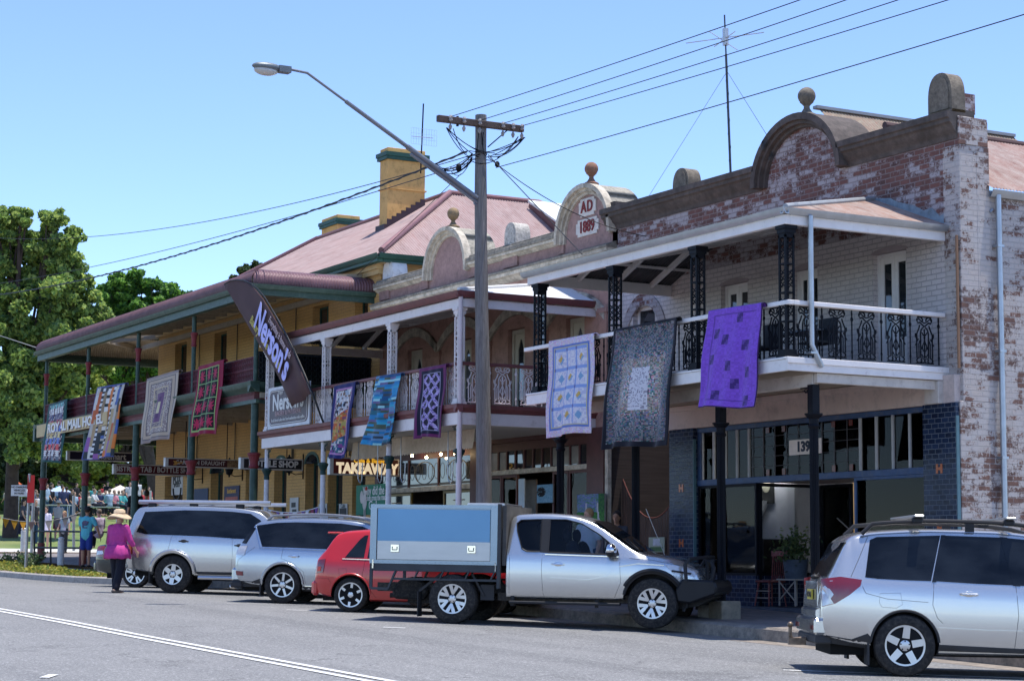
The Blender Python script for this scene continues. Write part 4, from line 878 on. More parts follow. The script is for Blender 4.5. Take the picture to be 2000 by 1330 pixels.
b=MB(); b.box(-42.2,-41.4,y+1.0,y+1.05,-.4,2.0); b.box(-38.7,-37.5,y+1.4,y+1.45,-.4,2.0); b.box(-40.45,-39.1,y+1.5,y+1.54,.0,1.9); b.each('display_panel',mat('pale display panel',(.36,.31,.27),.8,var=.3,vs=2),bak)
b=MB()
for px,py in ((805,890),(833,893),(861,887),(889,886),(1119,928),(1137,929)):
    p=PY(px,py,WY-.3 if px<900 else WY+.8); b.ell(p,.035,8,6)
b.each('bulb',mat('warm bulb',(1,.72,.4),.5,emit=40),bak)
b=MB(); b.bar(PY(1015,938,WY-.02),PY(1015,940,WY-.02)+V(.28,0,-.0),.01,.01); p=PY(1019,962,WY-.08); b.box(p.x-.14,p.x+.14,WY-.09,WY-.07,p.z-.35,p.z+.32); b.build('notice_sheet',mat('pale blue paper',(.5,.58,.62),.7),bak)
# ================================================================ hotel (left)
HX0,HX1=-66.2,-48.22
OC=mat('ochre render',(.68,.40,.14),.85,var=.1,vs=1.3,dirt=(.33,.19,.07),da=.3,bmp=.2)
OCP=brickmat('ochre painted brick',(.68,.40,.14),(.3,.17,.08),(.36,.22,.09),.03,grime=(.28,.17,.07),ga=.15,ms=.008,mvar=.05)
DG_=mat('dark green paint',(.022,.075,.055),.5,var=.2,vs=4,dirt=(.05,.09,.07),da=.3)
GRN=mat('verandah green',(.035,.07,.055),.5,var=.2,vs=3,dirt=(.1,.14,.12),da=.3)
RR=mat('faded red iron roof',(.30,.19,.175),.75,.0,var=.22,vs=1.3,dirt=(.43,.34,.32),da=.8,sc=(.4,1.5,1))
RRD=mat('dark red iron',(.145,.08,.085),.5,.1,var=.2)
CRM=mat('cream soffit paint',(.42,.36,.27),.7,var=.12,dirt=(.28,.24,.18),da=.3)
BURG=mat('burgundy iron',(.115,.022,.032),.6,var=.25,vs=8)
hot=thing('corner_hotel','long yellow hotel with faded red roof, curved verandah roof and burgundy balcony','hotel',(-57,WY,g(-57)+.25))
uw=[(-64.5,-63.35),(-60.75,-59.65),(-56.4,-55.2),(-52.8,-51.65),(-49.85,-49.0)]
gw=[(-65.2,-63.4),(-60.8,-59.7),(-57.75,-56.75),(-55.45,-54.5),(-53.1,-52.2),(-51.5,-50.5),(-49.85,-49.0)]
z0=g(-57)-.6
b=MB(); wall_open(b,'y',WY,.4,HX0,HX1,z0,8.0,[(a,c,4.85,7.33) for a,c in uw]+[(a,c,g(a)+.3,2.85) for a,c in gw]); b.build('front_wall',OCP,hot)
b=MB(); b.box(HX0,HX0+.3,WY+.402,40,z0,8.0); b.box(HX1-.3,HX1,WY+.402,40,z0,8.0); b.box(HX1-.5,HX1-.0,WY-.0,WY+.0,0,0); b.build('side_wall',OC,hot)
b=MB(); b.box(HX0-.1,HX1+.1,WY-.12,WY-.002,7.72,7.85); b.box(HX0-.15,HX1+.15,WY-.2,WY-.002,7.85,8.02); b.box(HX1+.002,HX1+.12,WY,40,7.72,8.0); b.build('eave_moulding',mat('cream ochre moulding',(.55,.4,.2),.8),hot)
for a,c in uw: frame_window(hot,a+.02,c-.02,4.87,7.31,WY+.22,DG_,GL,bars=1,fw=.06,name='balcony_window')
for i,(a,c) in enumerate(gw):
    if i==0:
        frame_window(hot,a+.02,c-.02,g(a)+.3,2.83,WY+.3,mat('brown door frame',(.1,.06,.04),.6),GL,bars=1,name='doorway'); continue
    zz=g(a)+.3 if i in(1,4) else g(a)+.95
    if zz>g(a)+.5:
        q=MB(); q.box(a,c,WY+.002,WY+.39,g(a)+.3,zz); q.build('window_apron',OC,hot)
    frame_window(hot,a+.02,c-.02,zz,2.83,WY+.25,DG_,GL,bars=0,trans=.5,fw=.06,name='lower_window')
    # arched head filled above the opening
    b=MB(); P=[(a,2.8),(c,2.8)]+[((a+c)/2+(c-a)/2*math.cos(R(t)),2.8+.26*math.sin(R(t))) for t in range(0,181,15)]; b.prism(P,WY-.004,WY+.05); b.build('arched_window_head',GL,hot)
    b=MB(); 
    for t in range(0,180,15):
        r0,r1=(c-a)/2,(c-a)/2+.09; m_=(a+c)/2
        b.prism([(m_+r0*math.cos(R(t)),2.8+.26*math.sin(R(t))),(m_+r0*math.cos(R(t+15)),2.8+.26*math.sin(R(t+15))),(m_+r1*math.cos(R(t+15)),2.8+.35*math.sin(R(t+15))),(m_+r1*math.cos(R(t)),2.8+.35*math.sin(R(t)))],WY-.02,WY-.0045)
    b.build('window_arch_trim',DG_,hot)
b=MB(); b.box(HX0-.02,HX1,WY-.06,WY-.002,z0,g(-49)+.75); b.build('plinth',mat('dark ochre plinth',(.34,.2,.07),.8),hot)
b=MB()
for x in (-62.0,-58.6,-53.9): b.tube([(x,WY-.05,7.6),(x,WY-.05,3.0)],.018,6)
for x in (-62.9,-54.0,-49.95): b.tube([(x,WY-.05,4.1),(x,WY-.05,2.9)],.03,6)
b.each('wall_conduit',mat('dark conduit',(.1,.08,.05),.6),hot)
b=MB()
for x in (-65,-61.7,-57.2,-53.6): b.box(x-.1,x+.1,WY-.012,WY-.002,7.45,7.58)
b.each('air_vent',mat('terracotta vent',(.3,.13,.07),.8),hot)
# main hipped roof
e0,e1,ey,ez=-66.0,-47.6,22.42,8.18; sl=.63; run=4.3; rzz=ez+sl*run; ry_=ey+run; yb=44
def slope(O,u,v,poly,m,name,amp=.014,pitch=.09):
    b=MB(); corrugated(b,O,u,v,poly,pitch,amp); return b.build(name,m,hot)
H=math.hypot(run,sl*run)
slope((e0,ey,ez),(1,0,0),(0,run,sl*run),[(0,0),(e1-e0,0),(e1-e0-run,H),(run,H)],RR,'roof')
slope((e1,ey,ez),(0,1,0),(-run,0,sl*run),[(0,0),(11.6,0),(11.6-run,H),(run,H)],RR,'side_roof')
slope((e0,yb,ez),(0,-1,0),(run,0,sl*run),[(0,0),(yb-ey,0),(yb-ey-run,H),(run,H)],RR,'side_roof')
slope((e1-run,ry_+run,ez),(-1,0,0),(0,-run,sl*run),[(0,0),(e1-e0-2*run,0),(e1-e0-2*run-.2,H),(0,H)],RRD,'rear_roof')
b=MB(); A=V(e1,ey,ez+.05);B=V(e1-run,ry_,rzz+.05)
b.tube([A.lerp(B,.02),B],.09,10); b.tube([B,V(e1-run,ey+11.6-run,rzz+.05)],.07,8); b.tube([V(e1-run,ey+11.6-run,rzz+.05),V(e1,ey+11.6,ez+.05)],.08,8)
b.tube([B,V(e0+run,ry_,rzz+.05)],.07,8); b.tube([V(e0+run,ry_,rzz+.05),V(e0,ey,ez+.05)],.08,8); b.build('roof_ridge_capping',mat('pinkish capping',(.25,.13,.13),.5,.2),hot,smooth=40)
b=MB(); b.box(e0-.05,e1+.08,ey-.1,ey+.08,ez-.22,ez-.03); b.box(e1-.05,e1+.1,ey+.08,ey+11.7,ez-.22,ez-.03); gutter(b,(e0-.1,ey-.06,ez-.14),(e1+.2,ey-.06,ez-.14),(0,-1,0),.12,.13); gutter(b,(e1+.1,ey-.1,ez-.14),(e1+.1,ey+11.7,ez-.14),(1,0,0),.12,.13); b.build('eave_gutter',DG_,hot,smooth=30)
b=MB(); b.box(e0,e1,ey,WY+.0,ez-.2,ez-.17); b.box(HX1,e1,WY,ey+11,ez-.2,ez-.17); b.build('eave_soffit',mat('ochre soffit',(.4,.27,.13),.8),hot)
# roof light on the right slope
pl=lambda x,y_:V(x,y_,ez+sl*(e1-x))
b=MB(); y0,y1=29.2,31.2
c0=pl(-51.0,y0+.2);
b.prism([(-51.55,rzz-.25),(-49.4,ez+sl*(e1+49.4)+.02),(-49.4,ez+sl*(e1+49.4)+.42),(-51.5,rzz-.12)],y0,y0+1.15); o=b.build('roof_light',RRD,hot)
q=MB(); q.prism([(-51.4,rzz-.1),(-49.3,ez+sl*(e1+49.3)+.46),(-49.3,ez+sl*(e1+49.3)+.52),(-51.4,rzz-.03)],y0-.1,y0+1.25); q.build('roof_light_top',mat('pale sheet',(.62,.66,.64),.4),o)
# chimneys
def chimney(x0,x1,y0,y1,z0,zt,stepz=None):
    b=MB(); b.box(x0,x1,y0,y1,z0,zt); o=b.build('chimney',OC,hot,bevel=.01)
    q=MB(); q.box(x0-.07,x1+.07,y0-.07,y1+.07,zt-.36,zt-.26); q.box(x0-.1,x1+.1,y0-.1,y1+.1,zt-.26,zt-.14); q.build('chimney_band',DG_,o)
    q=MB(); q.box(x0-.04,x1+.04,y0-.04,y1+.04,z0+(zt-z0)*.55,z0+(zt-z0)*.55+.04); q.build('chimney_string',OC,o); return o
ch=chimney(-53.25,-52.72,25.05,26.3,9.5,12.28)
b=MB(); 
for k in range(8):
    yy=25.05+k*1.25/8; zz=ez+sl*(yy-ey); b.box(-52.719,-52.70,yy,yy+1.25/8,zz-.1,zz+.28)
b.box(-53.3,-52.69,24.95,25.049,9.75,9.95); b.build('stepped_flashing',mat('dark flashing',(.06,.04,.05),.6),ch)
chimney(-66.6,-65.2,29.0,29.9,9.5,12.5)
# verandah posts etc
HP=[-68.4,-63.55,-58.5,-53.6,-48.85]; hx0,hx1=-68.75,-48.72
prof=[(0,7.25),(-.03,7.34),(-.02,7.44),(.03,7.53),(.11,7.6),(.2,7.65),(.32,7.68),(.5,7.71),(1.4,7.79),(3.5,7.95)]
yb_=VY-.18
b=MB(); bullnose(b,(hx0-.15,yb_,0),(1,0,0),(0,-1,0),prof,lambda d:max(0,d),lambda d:(hx1-hx0+.3)-max(0,d),hx1-hx0+.3); b.build('verandah_roof',RRD,hot,smooth=60)
b=MB(); bullnose(b,(hx1+.15,yb_,0),(0,1,0),(1,0,0),prof[:9],lambda d:max(0,d),lambda d:WY-yb_,WY-yb_); b.build('verandah_roof_return',mat('maroon curved iron',(.16,.085,.095),.45,.1,var=.2,vs=3),hot,smooth=60)
b=MB(); bullnose(b,(hx0-.15,yb_+14,0),(0,-1,0),(-1,0,0),prof[:9],lambda d:0,lambda d:14-max(0,d),14); b.build('verandah_roof_return',RRD,hot,smooth=60)
b=MB(); p2=[(d+.03,z-.03) for d,z in prof]
bullnose(b,(hx0-.15,yb_,0),(1,0,0),(0,-1,0),p2,lambda d:max(0,d),lambda d:(hx1-hx0+.3)-max(0,d),hx1-hx0+.3); bullnose(b,(hx0-.15,yb_+14,0),(0,-1,0),(-1,0,0),p2[:9],lambda d:0,lambda d:14-max(0,d),14); bullnose(b,(hx1+.15,yb_,0),(0,1,0),(1,0,0),p2[:9],lambda d:max(0,d),lambda d:WY-yb_,WY-yb_)
b.build('verandah_underside',CRM,hot,smooth=60)
b=MB(); gutter(b,(hx0-.15,VY-.16,7.13),(hx1+.15,VY-.16,7.13),(0,-1,0),.12,.12); gutter(b,(hx1+.13,VY-.26,7.13),(hx1+.13,WY,7.13),(1,0,0),.12,.12); gutter(b,(hx0-.13,VY-.26,7.13),(hx0-.13,33,7.13),(-1,0,0),.12,.12)
b.box(hx0-.1,hx1+.12,VY-.16,VY-.1,6.93,7.2); b.box(hx1+.07,hx1+.13,VY-.1,WY,6.97,7.2); b.box(hx0-.13,hx0-.07,VY-.1,33,6.93,7.2); b.build('verandah_gutter',GRN,hot,smooth=30)
b=MB()
for k in range(20):
    x=hx0+.2+k*1.02
    if x<hx1-.2: b.bar((x,VY-.05,7.12),(x,VY+.35,7.55),.05,.09); b.bar((x,VY+.35,7.55),(x,WY,7.8),.05,.09)
b.bar((hx0,VY+1.7,7.6),(hx1,VY+1.7,7.6),.08,.12); b.bar((hx0,WY-.06,7.5),(hx1,WY-.06,7.5),.08,.16)
for yy in (24,26,28,30,32): b.bar((hx0+.05,yy,7.15),(hx0+.4,yy,7.55),.06,.1); b.bar((hx0+.4,yy,7.55),(HX0,yy,7.78),.06,.1)
b.bar((hx0+.1,VY+.1,7.45),(HX0,WY,7.75),.1,.14); b.bar((hx0+.1,VY+3.3,7.6),(hx0+3.3,VY+.1,7.6),.1,.14)
b.each('verandah_rafter',CRM,hot)
b=MB(); b.box(hx0,hx1,VY-.08,VY+.04,6.94,7.06); b.box(hx0-.02,hx0+.08,VY,33,6.94,7.06); b.build('verandah_beam',GRN,hot)
def hpost(x,y,z0,z1,r,cap,m=GRN):
    b=MB(); b.tube([(x,y,z0),(x,y,z1)],r,14); o=b.build('verandah_post',m,hot,smooth=40)
    if cap:
        q=MB(); q.lathe([(r*1.05,-.3),(r*1.4,-.26),(r*1.1,-.2),(r*1.15,-.1),(r*1.5,.02),(r*1.75,.06),(r*1.75,.1),(r*1.1,.12)],x,y,cap,12); q.build('red_capital',mat('dull red capital',(.2,.03,.035),.6,var=.2),o)
    return o
for x in HP:
    hpost(x,VY+.06,4.7,6.94,.062,6.35 if x<-49 else 0); z0=fp0(x,VY); o=hpost(x,VY+.06,z0,4.12,.1,2.72)
    q=MB(); q.lathe([(.125,0),(.125,.62),(.1,.66)],x,VY+.06,z0,14); q.build('red_base',mat('oxide red base',(.19,.05,.04),.7,var=.2,dirt=(.1,.05,.04),da=.3),o,smooth=40)
for yy in (24.5,29.5): hpost(-68.4,yy,4.7,6.94,.062,6.35); hpost(-68.4,yy,g(-68)+.1,4.12,.1,2.72)
# balcony edge
b=MB()
def edge(x0,x1): 
    b.prism([(VY+.05,4.42),(VY-.04,4.42),(VY-.08,4.48),(VY-.16,4.52),(VY-.2,4.58),(VY-.22,4.68),(VY+.05,4.7)],x0,x1,'x'); b.box(x0,x1,VY-.05,VY+.05,4.12,4.22)
edge(hx0-.2,hx1+.2); b.prism([(hx1-.03,4.42),(hx1+.05,4.42),(hx1+.09,4.48),(hx1+.16,4.52),(hx1+.22,4.68),(hx1-.03,4.7)],VY-.2,WY,'y'); b.box(hx1-.05,hx1+.05,VY,WY,4.12,4.22); b.box(hx0-.2,hx0,VY-.2,33,4.12,4.7)
b.build('balcony_cornice',GRN,hot,smooth=30)
b=MB(); b.box(hx0,hx1+.02,VY-.03,VY+.04,4.222,4.418); b.box(hx1-.04,hx1+.02,VY+.04,WY,4.222,4.418); 
for i in range(200): x=hx0+i*(hx1-hx0)/200; b.box(x,x+.05,VY-.055,VY-.031,4.34,4.41)
b.build('dentil_band',mat('dull red frieze',(.16,.06,.06),.7),hot)
b=MB(); b.box(hx0,hx1,VY+.05,WY,4.4,4.62); b.box(hx0,HX0,WY,33,4.4,4.62); b.build('balcony_floor',CRM,hot)
b=MB()
for k in range(16): x=hx0+.6+k*1.3; b.box(x,x+.08,VY+.1,WY,4.26,4.4)
b.each('floor_joist',CRM,hot)
# dense burgundy balustrade, one panel per bay
def dense(x0,x1,y,axis='x'):
    b=MB(); P=(lambda s,z,d=0:(s,y+d,z)) if axis=='x' else (lambda s,z,d=0:(y+d,s,z))
    n=int((x1-x0)/.13); 
    for i in range(n):
        s=x0+(i+.5)*(x1-x0)/n
        for zc in (4.83,4.98,5.13,5.27):
            b.tube([P(s+.055*math.cos(a),zc+.07*math.sin(a)) for a in [k*math.pi/4 for k in range(9)]],.011,3,cap=False)
        b.tube([P(s-.065,4.74),P(s-.065,5.38)],.012,4)
    for z in (4.75,5.05,5.36): b.tube([P(x0,z),P(x1,z)],.018,4)
    if axis=='x': b.box(x0,x1,y+.03,y+.036,4.74,5.36)
    o=b.build('balustrade',BURG,hot); return o
for i in range(4): dense(HP[i]+.06,HP[i+1]-.06,VY+.04)
BKL=mat('black green lace',(.012,.018,.02),.5)
b=MB()
for i in range(22):
    s=VY+.15+i*.155
    for zc in (4.83,4.98,5.13,5.27,5.4): b.tube([(hx1,s+.055*math.cos(a),zc+.07*math.sin(a)) for a in [k*math.pi/4 for k in range(9)]],.012,3,cap=False)
for z in (4.75,5.45): b.tube([(hx1,VY+.1,z),(hx1,WY,z)],.02,4)
b.build('side_balustrade',BKL,hot); b=MB(); b.box(hx1-.06,hx1-.04,VY+.1,WY,4.7,5.5); b.build('shade_cloth',mat('black shade cloth',(.008,.009,.012),.9),hot)
b=MB(); b.box(hx0,HX0+.3,24.6,24.65,4.7,5.4); b.box(hx0,hx0+.05,VY+.1,33,4.74,5.36); b.build('end_balustrade',BURG,hot)
# lace frieze and posts in front of the bakery end
b=MB(); b.tube([(hx1+.02,VY+.1,5.62),(hx1+.02,WY,5.62)],.03,6); b.build('white_side_rail',WT,hot)
# name sign on the balcony edge
o=MB().box(-68.3,-60.45,VY-.26,VY-.225,4.22,4.64).build('name_board',mat('cream board paint',(.55,.42,.22),.7,var=.1),hot)
text('name_text','ROYAL MAIL HOTEL',mat('white letter face',(.75,.72,.68),.5),o,(PY(145,826,VY-.26).x,VY-.262,4.43),(1,0,0),(0,0,1),.42,.012,1.6,ext=.008)
text('name_text_shadow','ROYAL MAIL HOTEL',mat('brown letter shade',(.16,.06,.04),.5),o,(PY(145,826,VY-.26).x+.04,VY-.262,4.395),(1,0,0),(0,0,1),.42,.012,1.6,ext=.002)
# ================================================================ power pole, lamp, wires, aerials
WOOD=mat('weathered grey pole timber',(.2,.185,.175),.85,var=.3,vs=3,sc=(6,6,.35),dirt=(.07,.065,.06),da=.5,bmp=.5,bs_=20)
PXp,PYp=-33.9,18.25
pole=thing('power_pole','weathered grey timber power pole with crossarm and long street lamp arm','power pole',(PXp,PYp,fpz(PXp,PYp)))
b=MB(); zt=8.8; pts=[];rs=[]
for k in range(13):
    t=k/12; z=fpz(PXp,PYp)-.1+t*(zt-fpz(PXp,PYp)+.1); pts.append((PXp-.22*t+.02*math.sin(t*7),PYp+.02*math.sin(t*5),z)); rs.append(.165-.055*t+(.004*math.sin(t*40)))
b.tube(pts,rs,16); b.build('pole_shaft',WOOD,pole,smooth=40)
tp=V(PXp-.21,PYp,8.6); ay0,ay1=17.2,19.12
b=MB(); b.box(tp.x+.08,tp.x+.18,ay0,ay1,8.53,8.66); b.build('crossarm',mat('dark crossarm timber',(.09,.065,.055),.85,var=.4,vs=6,bmp=.4),pole,bevel=.01)
b=MB(); b.box(tp.x+.06,tp.x+.1,tp.y-.6,tp.y-.56,8.5,8.7); b.bar((tp.x+.15,tp.y+.5,8.53),(tp.x+.12,tp.y+.08,8.15),.03,.02); b.build('arm_brace',BLK,pole)
INS=mat('grey insulator',(.3,.28,.27),.35,var=.3); wy=[17.45,18.1,18.62,19.05]
b=MB()
for y_ in wy+[17.75,18.85]:
    b.lathe([(.02,0),(.045,.02),(.03,.05),(.045,.08),(.025,.12)],tp.x+.22,y_,8.55,10); b.lathe([(.015,0),(.03,.03),(.04,.07),(.012,.12)],tp.x+.2,y_,8.38,8)
b.each('insulator',INS,pole)
b=MB(); rr_=random.Random(9)
def loop(a,c,sag,r=.009,n=9):
    a=Vector(a);c=Vector(c); b.tube([a.lerp(c,i/n)+V(0,0,-sag*4*(i/n)*(1-i/n)) for i in range(n+1)],r,5)
for k in range(16):
    y0_=rr_.choice(wy)+rr_.uniform(-.1,.1); y1_=tp.y+rr_.uniform(-.5,.3); loop((tp.x+.18,y0_,8.42),(tp.x+rr_.uniform(-.1,.2),y1_,8.05-rr_.random()*.25),rr_.uniform(.05,.25))
for k in range(9): loop((tp.x-.1,tp.y-.15,8.1-rr_.random()*.2),(tp.x-rr_.random()*.3,tp.y-.6-rr_.random()*.5,7.75-rr_.random()*.25),rr_.uniform(.1,.25),.008)
b.ell((tp.x-.1,tp.y-.45,7.72),(.06,.06,.09),8,6); b.ell((tp.x-.05,tp.y-.95,7.6),(.03,.03,.04),6,5); b.ell((tp.x+.0,tp.y-.8,7.62),(.03,.03,.04),6,5)
b.lathe([(.02,0),(.05,.03),(.05,.08),(.02,.12)],tp.x+.2,tp.y+.25,7.75,8)
b.build('jumper_wiring',BLK,pole,smooth=40)
# lamp arm
A=V(PXp-.15,PYp-.12,7.12);K=PX(600,143,PXp-.15);E_=PX(562,135,PXp-.15)
b=MB(); m1=A.lerp(K,.42); m2=A.lerp(K,.78); b.tube([A,m1],.055,10); b.tube([m1,m2],.042,10); b.tube([m2,K,E_],.026,10); b.tube([A+V(0,.0,-.09),A.lerp(K,.4)+V(0,0,-.09)],.035,8)
b.tube([A+V(0,.14,-.2),A+V(0,-.06,-.12),A+V(0,-.1,.06),A+V(0,.14,.12)],.02,6); b.build('lamp_arm',mat('grey lamp arm',(.2,.21,.23),.45,.5,var=.15),pole,smooth=40)
h=PX(533,135,PXp-.15); ax=(V(h.x,h.y-1,h.z)-h)
b=MB(); b.ell(h+V(0,-.12,.02),(.13,.3,.085),14,8); b.box(h.x-.09,h.x+.09,h.y+.1,h.y+.34,h.z-.05,h.z+.07); lh=b.build('lamp_head',mat('lamp housing grey',(.16,.18,.19),.45,.3,var=.15),pole,smooth=45)
q=MB(); q.ell(h+V(0,-.14,-.05),(.11,.24,.1),14,8); q.build('lamp_lens',mat('clear lens',(.5,.47,.42),.2,var=.15,spec=.8),lh,smooth=60)
WIRE=mat('black wire',(.012,.013,.016),.6); WIRE2=mat('pale wire',(.25,.25,.24),.6)
def wire(pts,r,label,name='power_line',cat='wire',m=WIRE,group=None,sag=0,n=24,twist=0):
    """a real cable through 3 points, with sag"""
    a,c=Vector(pts[0]),Vector(pts[-1])
    P=[a.lerp(c,i/n)+V(0,0,-sag*4*(i/n)*(1-i/n)) for i in range(n+1)]
    q=MB(); q.tube(P,r,6)
    if twist:
        N_=int((c-a).length/.12); 
        q.tube([a.lerp(c,i/N_)+V(0,0,-sag*4*(i/N_)*(1-i/N_))+V(r*1.2*math.cos(i*.9),0,r*1.2*math.sin(i*.9)) for i in range(N_+1)],r*.8,4)
    o=q.build(name,m,smooth=60); return tag(o,label,cat,group)
TOPX=[(1540,0),(1630,0),(1730,0),(1826,0)]; nm=['topmost','second','third','fourth']
for i,(px,py) in enumerate(TOPX):
    a=V(tp.x+.22,wy[i],8.64); e=PY(px,py,wy[i]); e2=a+(e-a)*2.2+V(0,0,.12)
    wire([a,e2],.0075,f'{nm[i]} of four thin black wires running from the crossarm to the upper right','power_line',group='wires from the crossarm to the right',sag=.12)
a=V(tp.x+.15,tp.y+.25,7.75); e=PY(2000,15,18.4); wire([a,a+(e-a)*1.7],.008,'lone thin wire from below the crossarm rising to the right past the aerial mast',sag=.1)
for a,px,py,r,lab,tw,sg in ((V(tp.x-.05,tp.y-.3,8.05),0,562,.017,'thick twisted black cable sagging from the pole to the far left tree',1,.55),(V(tp.x-.05,tp.y-.2,7.85),0,545,.009,'thin black cable just above the thick twisted cable at the far left',0,.35),(V(tp.x-.05,tp.y+.1,8.1),0,447,.009,'highest thin black cable running left from the pole over the hotel roof',0,.75)):
    e=PY(px,py,18.3); e2=a+(e-a)*1.15; wire([a,e2],r,lab,'power_line',sag=sg,twist=tw,n=40)
e=PY(1137,497,VY*KS); wire([V(tp.x+.1,tp.y+.1,8.0),e],.009,'black service cable dropping from the pole to the brick shop gutter','service_cable')
e=PY(1262,462,WY*KS-.02); wire([V(tp.x+.1,tp.y+.1,7.95),e],.009,'black service cable from the pole across the AD 1889 pediment','service_cable',sag=.25)
e=PY(690,545,WY*KS-.1); wire([V(tp.x-.1,tp.y-.4,7.6),e],.008,'thin service cable from the pole down to the corner of the hotel wall','service_cable')
e=V(-68.6,VY-.15,7.35)*KS; wire([e,e+(PY(-200,590,30)-e)],.016,'pale cable from the far end of the hotel verandah roof to the left','service_cable',m=WIRE2)
# aerials
t=thing('television_aerial','tall television aerial mast with crossed rods above the brick shop parapet','aerial',PY(1427,332,26))
b=MB(); m0=PY(1427,340,26); m1=PY(1415,30,26); b.tube([m0-V(0,0,1.2),m0,m0.lerp(m1,.75)],.028,8); b.tube([m0.lerp(m1,.7),m1],.018,8)
b.tube([m0+V(.035,0,0)]+[m0.lerp(m1,k/12)+V(.035*(-1)**k,0,0) for k in range(1,9)],.014,5); b.build('mast',mat('dull mast steel',(.06,.065,.07),.5,.4),t,smooth=40)
c_=m0.lerp(m1,.82)
b=MB(); 
for (x0,y0_),(x1,y1_) in (((1340,85),(1492,64)),((1385,62),(1440,98)),((1395,92),(1436,62))):
    p,q_=PY(x0,y0_,26),PY(x1,y1_,26); b.tube([p,q_],.011,5)
b.box(c_.x-.05,c_.x+.05,25.95,26.05,c_.z-.05,c_.z+.35); b.each('aerial_rod',mat('aerial aluminium',(.5,.5,.5),.4,.6),t)
g0=PY(1420,140,26)
for (px,py),s in (((1262,392),'left'),((1500,268),'right')):
    wire([g0,PY(px,py,WY+.5)],.005,f'thin guy wire of the aerial mast, the {s} one','guy_wire','wire')
t=thing('television_aerial','small grid television aerial on a mast beside the big ochre chimney','aerial',PY(822,292,25.7)); p0,p1=PY(822,300,25.7),PY(827,203,25.7)
b=MB(); b.tube([p0-V(0,0,.6),p1],.022,6); b.build('mast',BLK,t); b=MB(); c_=PY(828,268,25.7)
for i in range(11):
    y_=c_.y-.42+i*.084; b.tube([(c_.x-.0,y_,c_.z-.24),(c_.x,y_,c_.z+.24)],.004,4)
for z in (-.24,-.08,.08,.24): b.tube([(c_.x,c_.y-.42,c_.z+z),(c_.x,c_.y+.42,c_.z+z)],.004,4)
b.tube([c_+V(0,-.4,-.02),c_+V(.0,.3,0)],.012,5); b.build('grid_reflector',mat('aerial aluminium',(.5,.5,.5)),t)
# ================================================================ quilts (woven cloth hung over the rails)
def clothmat(name):
    m,n,b=newmat(name); a=N(n,'VertexColor'); a.layer_name='Col'; f=noise(n,90,2,.8); c=mix(n,ramp(n,f,[(.3,.22),(.7,0.)]),a.outputs[0],(.5,.5,.5),'MULTIPLY')
    n.links.new(c,b.inputs['Base Color']); b.inputs['Roughness'].default_value=.95; b.inputs['Specular IOR Level'].default_value=.1; b.inputs['Sheen Weight'].default_value=.15; bump(n,b,f,.25,.01); return m
CLOTH=clothmat('quilted cotton')
def quilt(px,Y,col,label,nu=44,nv=64,seed=0,wav=.03,fold=.06):
    """px: photo corners (tl,tr,br,bl); hung in the plane Y, folded over the rail, with soft waves"""
    tl,tr,br,bl=[PY(x,y,Y) for x,y in px]; rr_=random.Random(seed); ph=rr_.random()*6
    v=[];cols=[]
    f=[]
    for j in range(nv+1):
        t=j/nv
        for i in range(nu+1):
            s=i/nu; p=tl.lerp(tr,s).lerp(bl.lerp(br,s),t)
            out=wav*(.25+1.3*t)*(math.sin(s*9+ph+t*1.5)+.6*math.sin(s*21+2*ph+t*3))+fold*t*.6+.015*math.sin(t*9+ph)
            p=p+V(0,-out-.02,0)+V(.012*math.sin(t*6+ph)*t,0,-.02*t*math.sin(s*6+ph))
            v.append(p)
    n1=nu+1; F=[]
    for j in range(nv):
        for i in range(nu): F.append((j*n1+i,(j+1)*n1+i,(j+1)*n1+i+1,j*n1+i+1)); cols.append(col((i+.5)/nu,(j+.5)/nv))
    # fold over the rail and back drop
    base=len(v); 
    for k,(dy,dz) in enumerate(((.04,.02),(.085,.0),(.09,-.05))):
        for i in range(nu+1): q=tl.lerp(tr,i/nu); v.append(q+V(0,dy,dz))
    for k in range(3):
        for i in range(nu):
            a=(i if k==0 else base+(k-1)*n1+i); c=base+k*n1+i; F.append((a,a+1,c+1,c)); cols.append(col((i+.5)/nu,.01))
    c0=(tl+tr+bl+br)/4
    me=bpy.data.meshes.new('quilt'); me.from_pydata([tuple(p-c0) for p in v],[],F); ca=me.color_attributes.new('Col','FLOAT_COLOR','CORNER'); arr=np.array([(*cols[k//4],1.) for k in range(len(F)*4)],dtype=np.float32); ca.data.foreach_set('color',arr.ravel())
    me.materials.append(CLOTH); me.shade_smooth(); o=bpy.data.objects.new('quilt',me); C.objects.link(o); o.location=c0
    sm=o.modifiers.new('s','SOLIDIFY'); sm.thickness=.012; sm.offset=-1
    return tag(o,label,'quilt','quilts hung over the balcony rails')
def H(*a):
    x=math.sin(sum(v*k for v,k in zip(a,(12.9898,78.233,37.719))))*43758.5453; return x-math.floor(x)
def q_diamond(u,v):
    if u<.07 or u>.9 or v<.03 or v>.97: return (.03,.1,.1)
    i=int(u*9);j=int(v*30); a=(u*9)%1-.5;b_=(v*30)%1-.5; d=abs(a)+abs(b_)<.5
    band=[(.1,.35,.33),(.55,.55,.52),(.06,.07,.15),(.32,.05,.08),(.06,.12,.35),(.6,.42,.2),(.1,.16,.4),(.5,.08,.08),(.55,.55,.6),(.1,.12,.16)][min(9,int(v*10))]
    return tuple(min(.8,c*1.5+.04) for c in band) if d else ((.04,.05,.1),(.5,.48,.46),(.1,.03,.06))[(j+i)%3]
PAL=[(.5,.12,.04),(.65,.2,.05),(.62,.6,.56),(.42,.3,.17),(.28,.2,.12),(.3,.12,.35),(.04,.05,.06),(.5,.46,.4),(.08,.14,.35),(.45,.35,.2)]
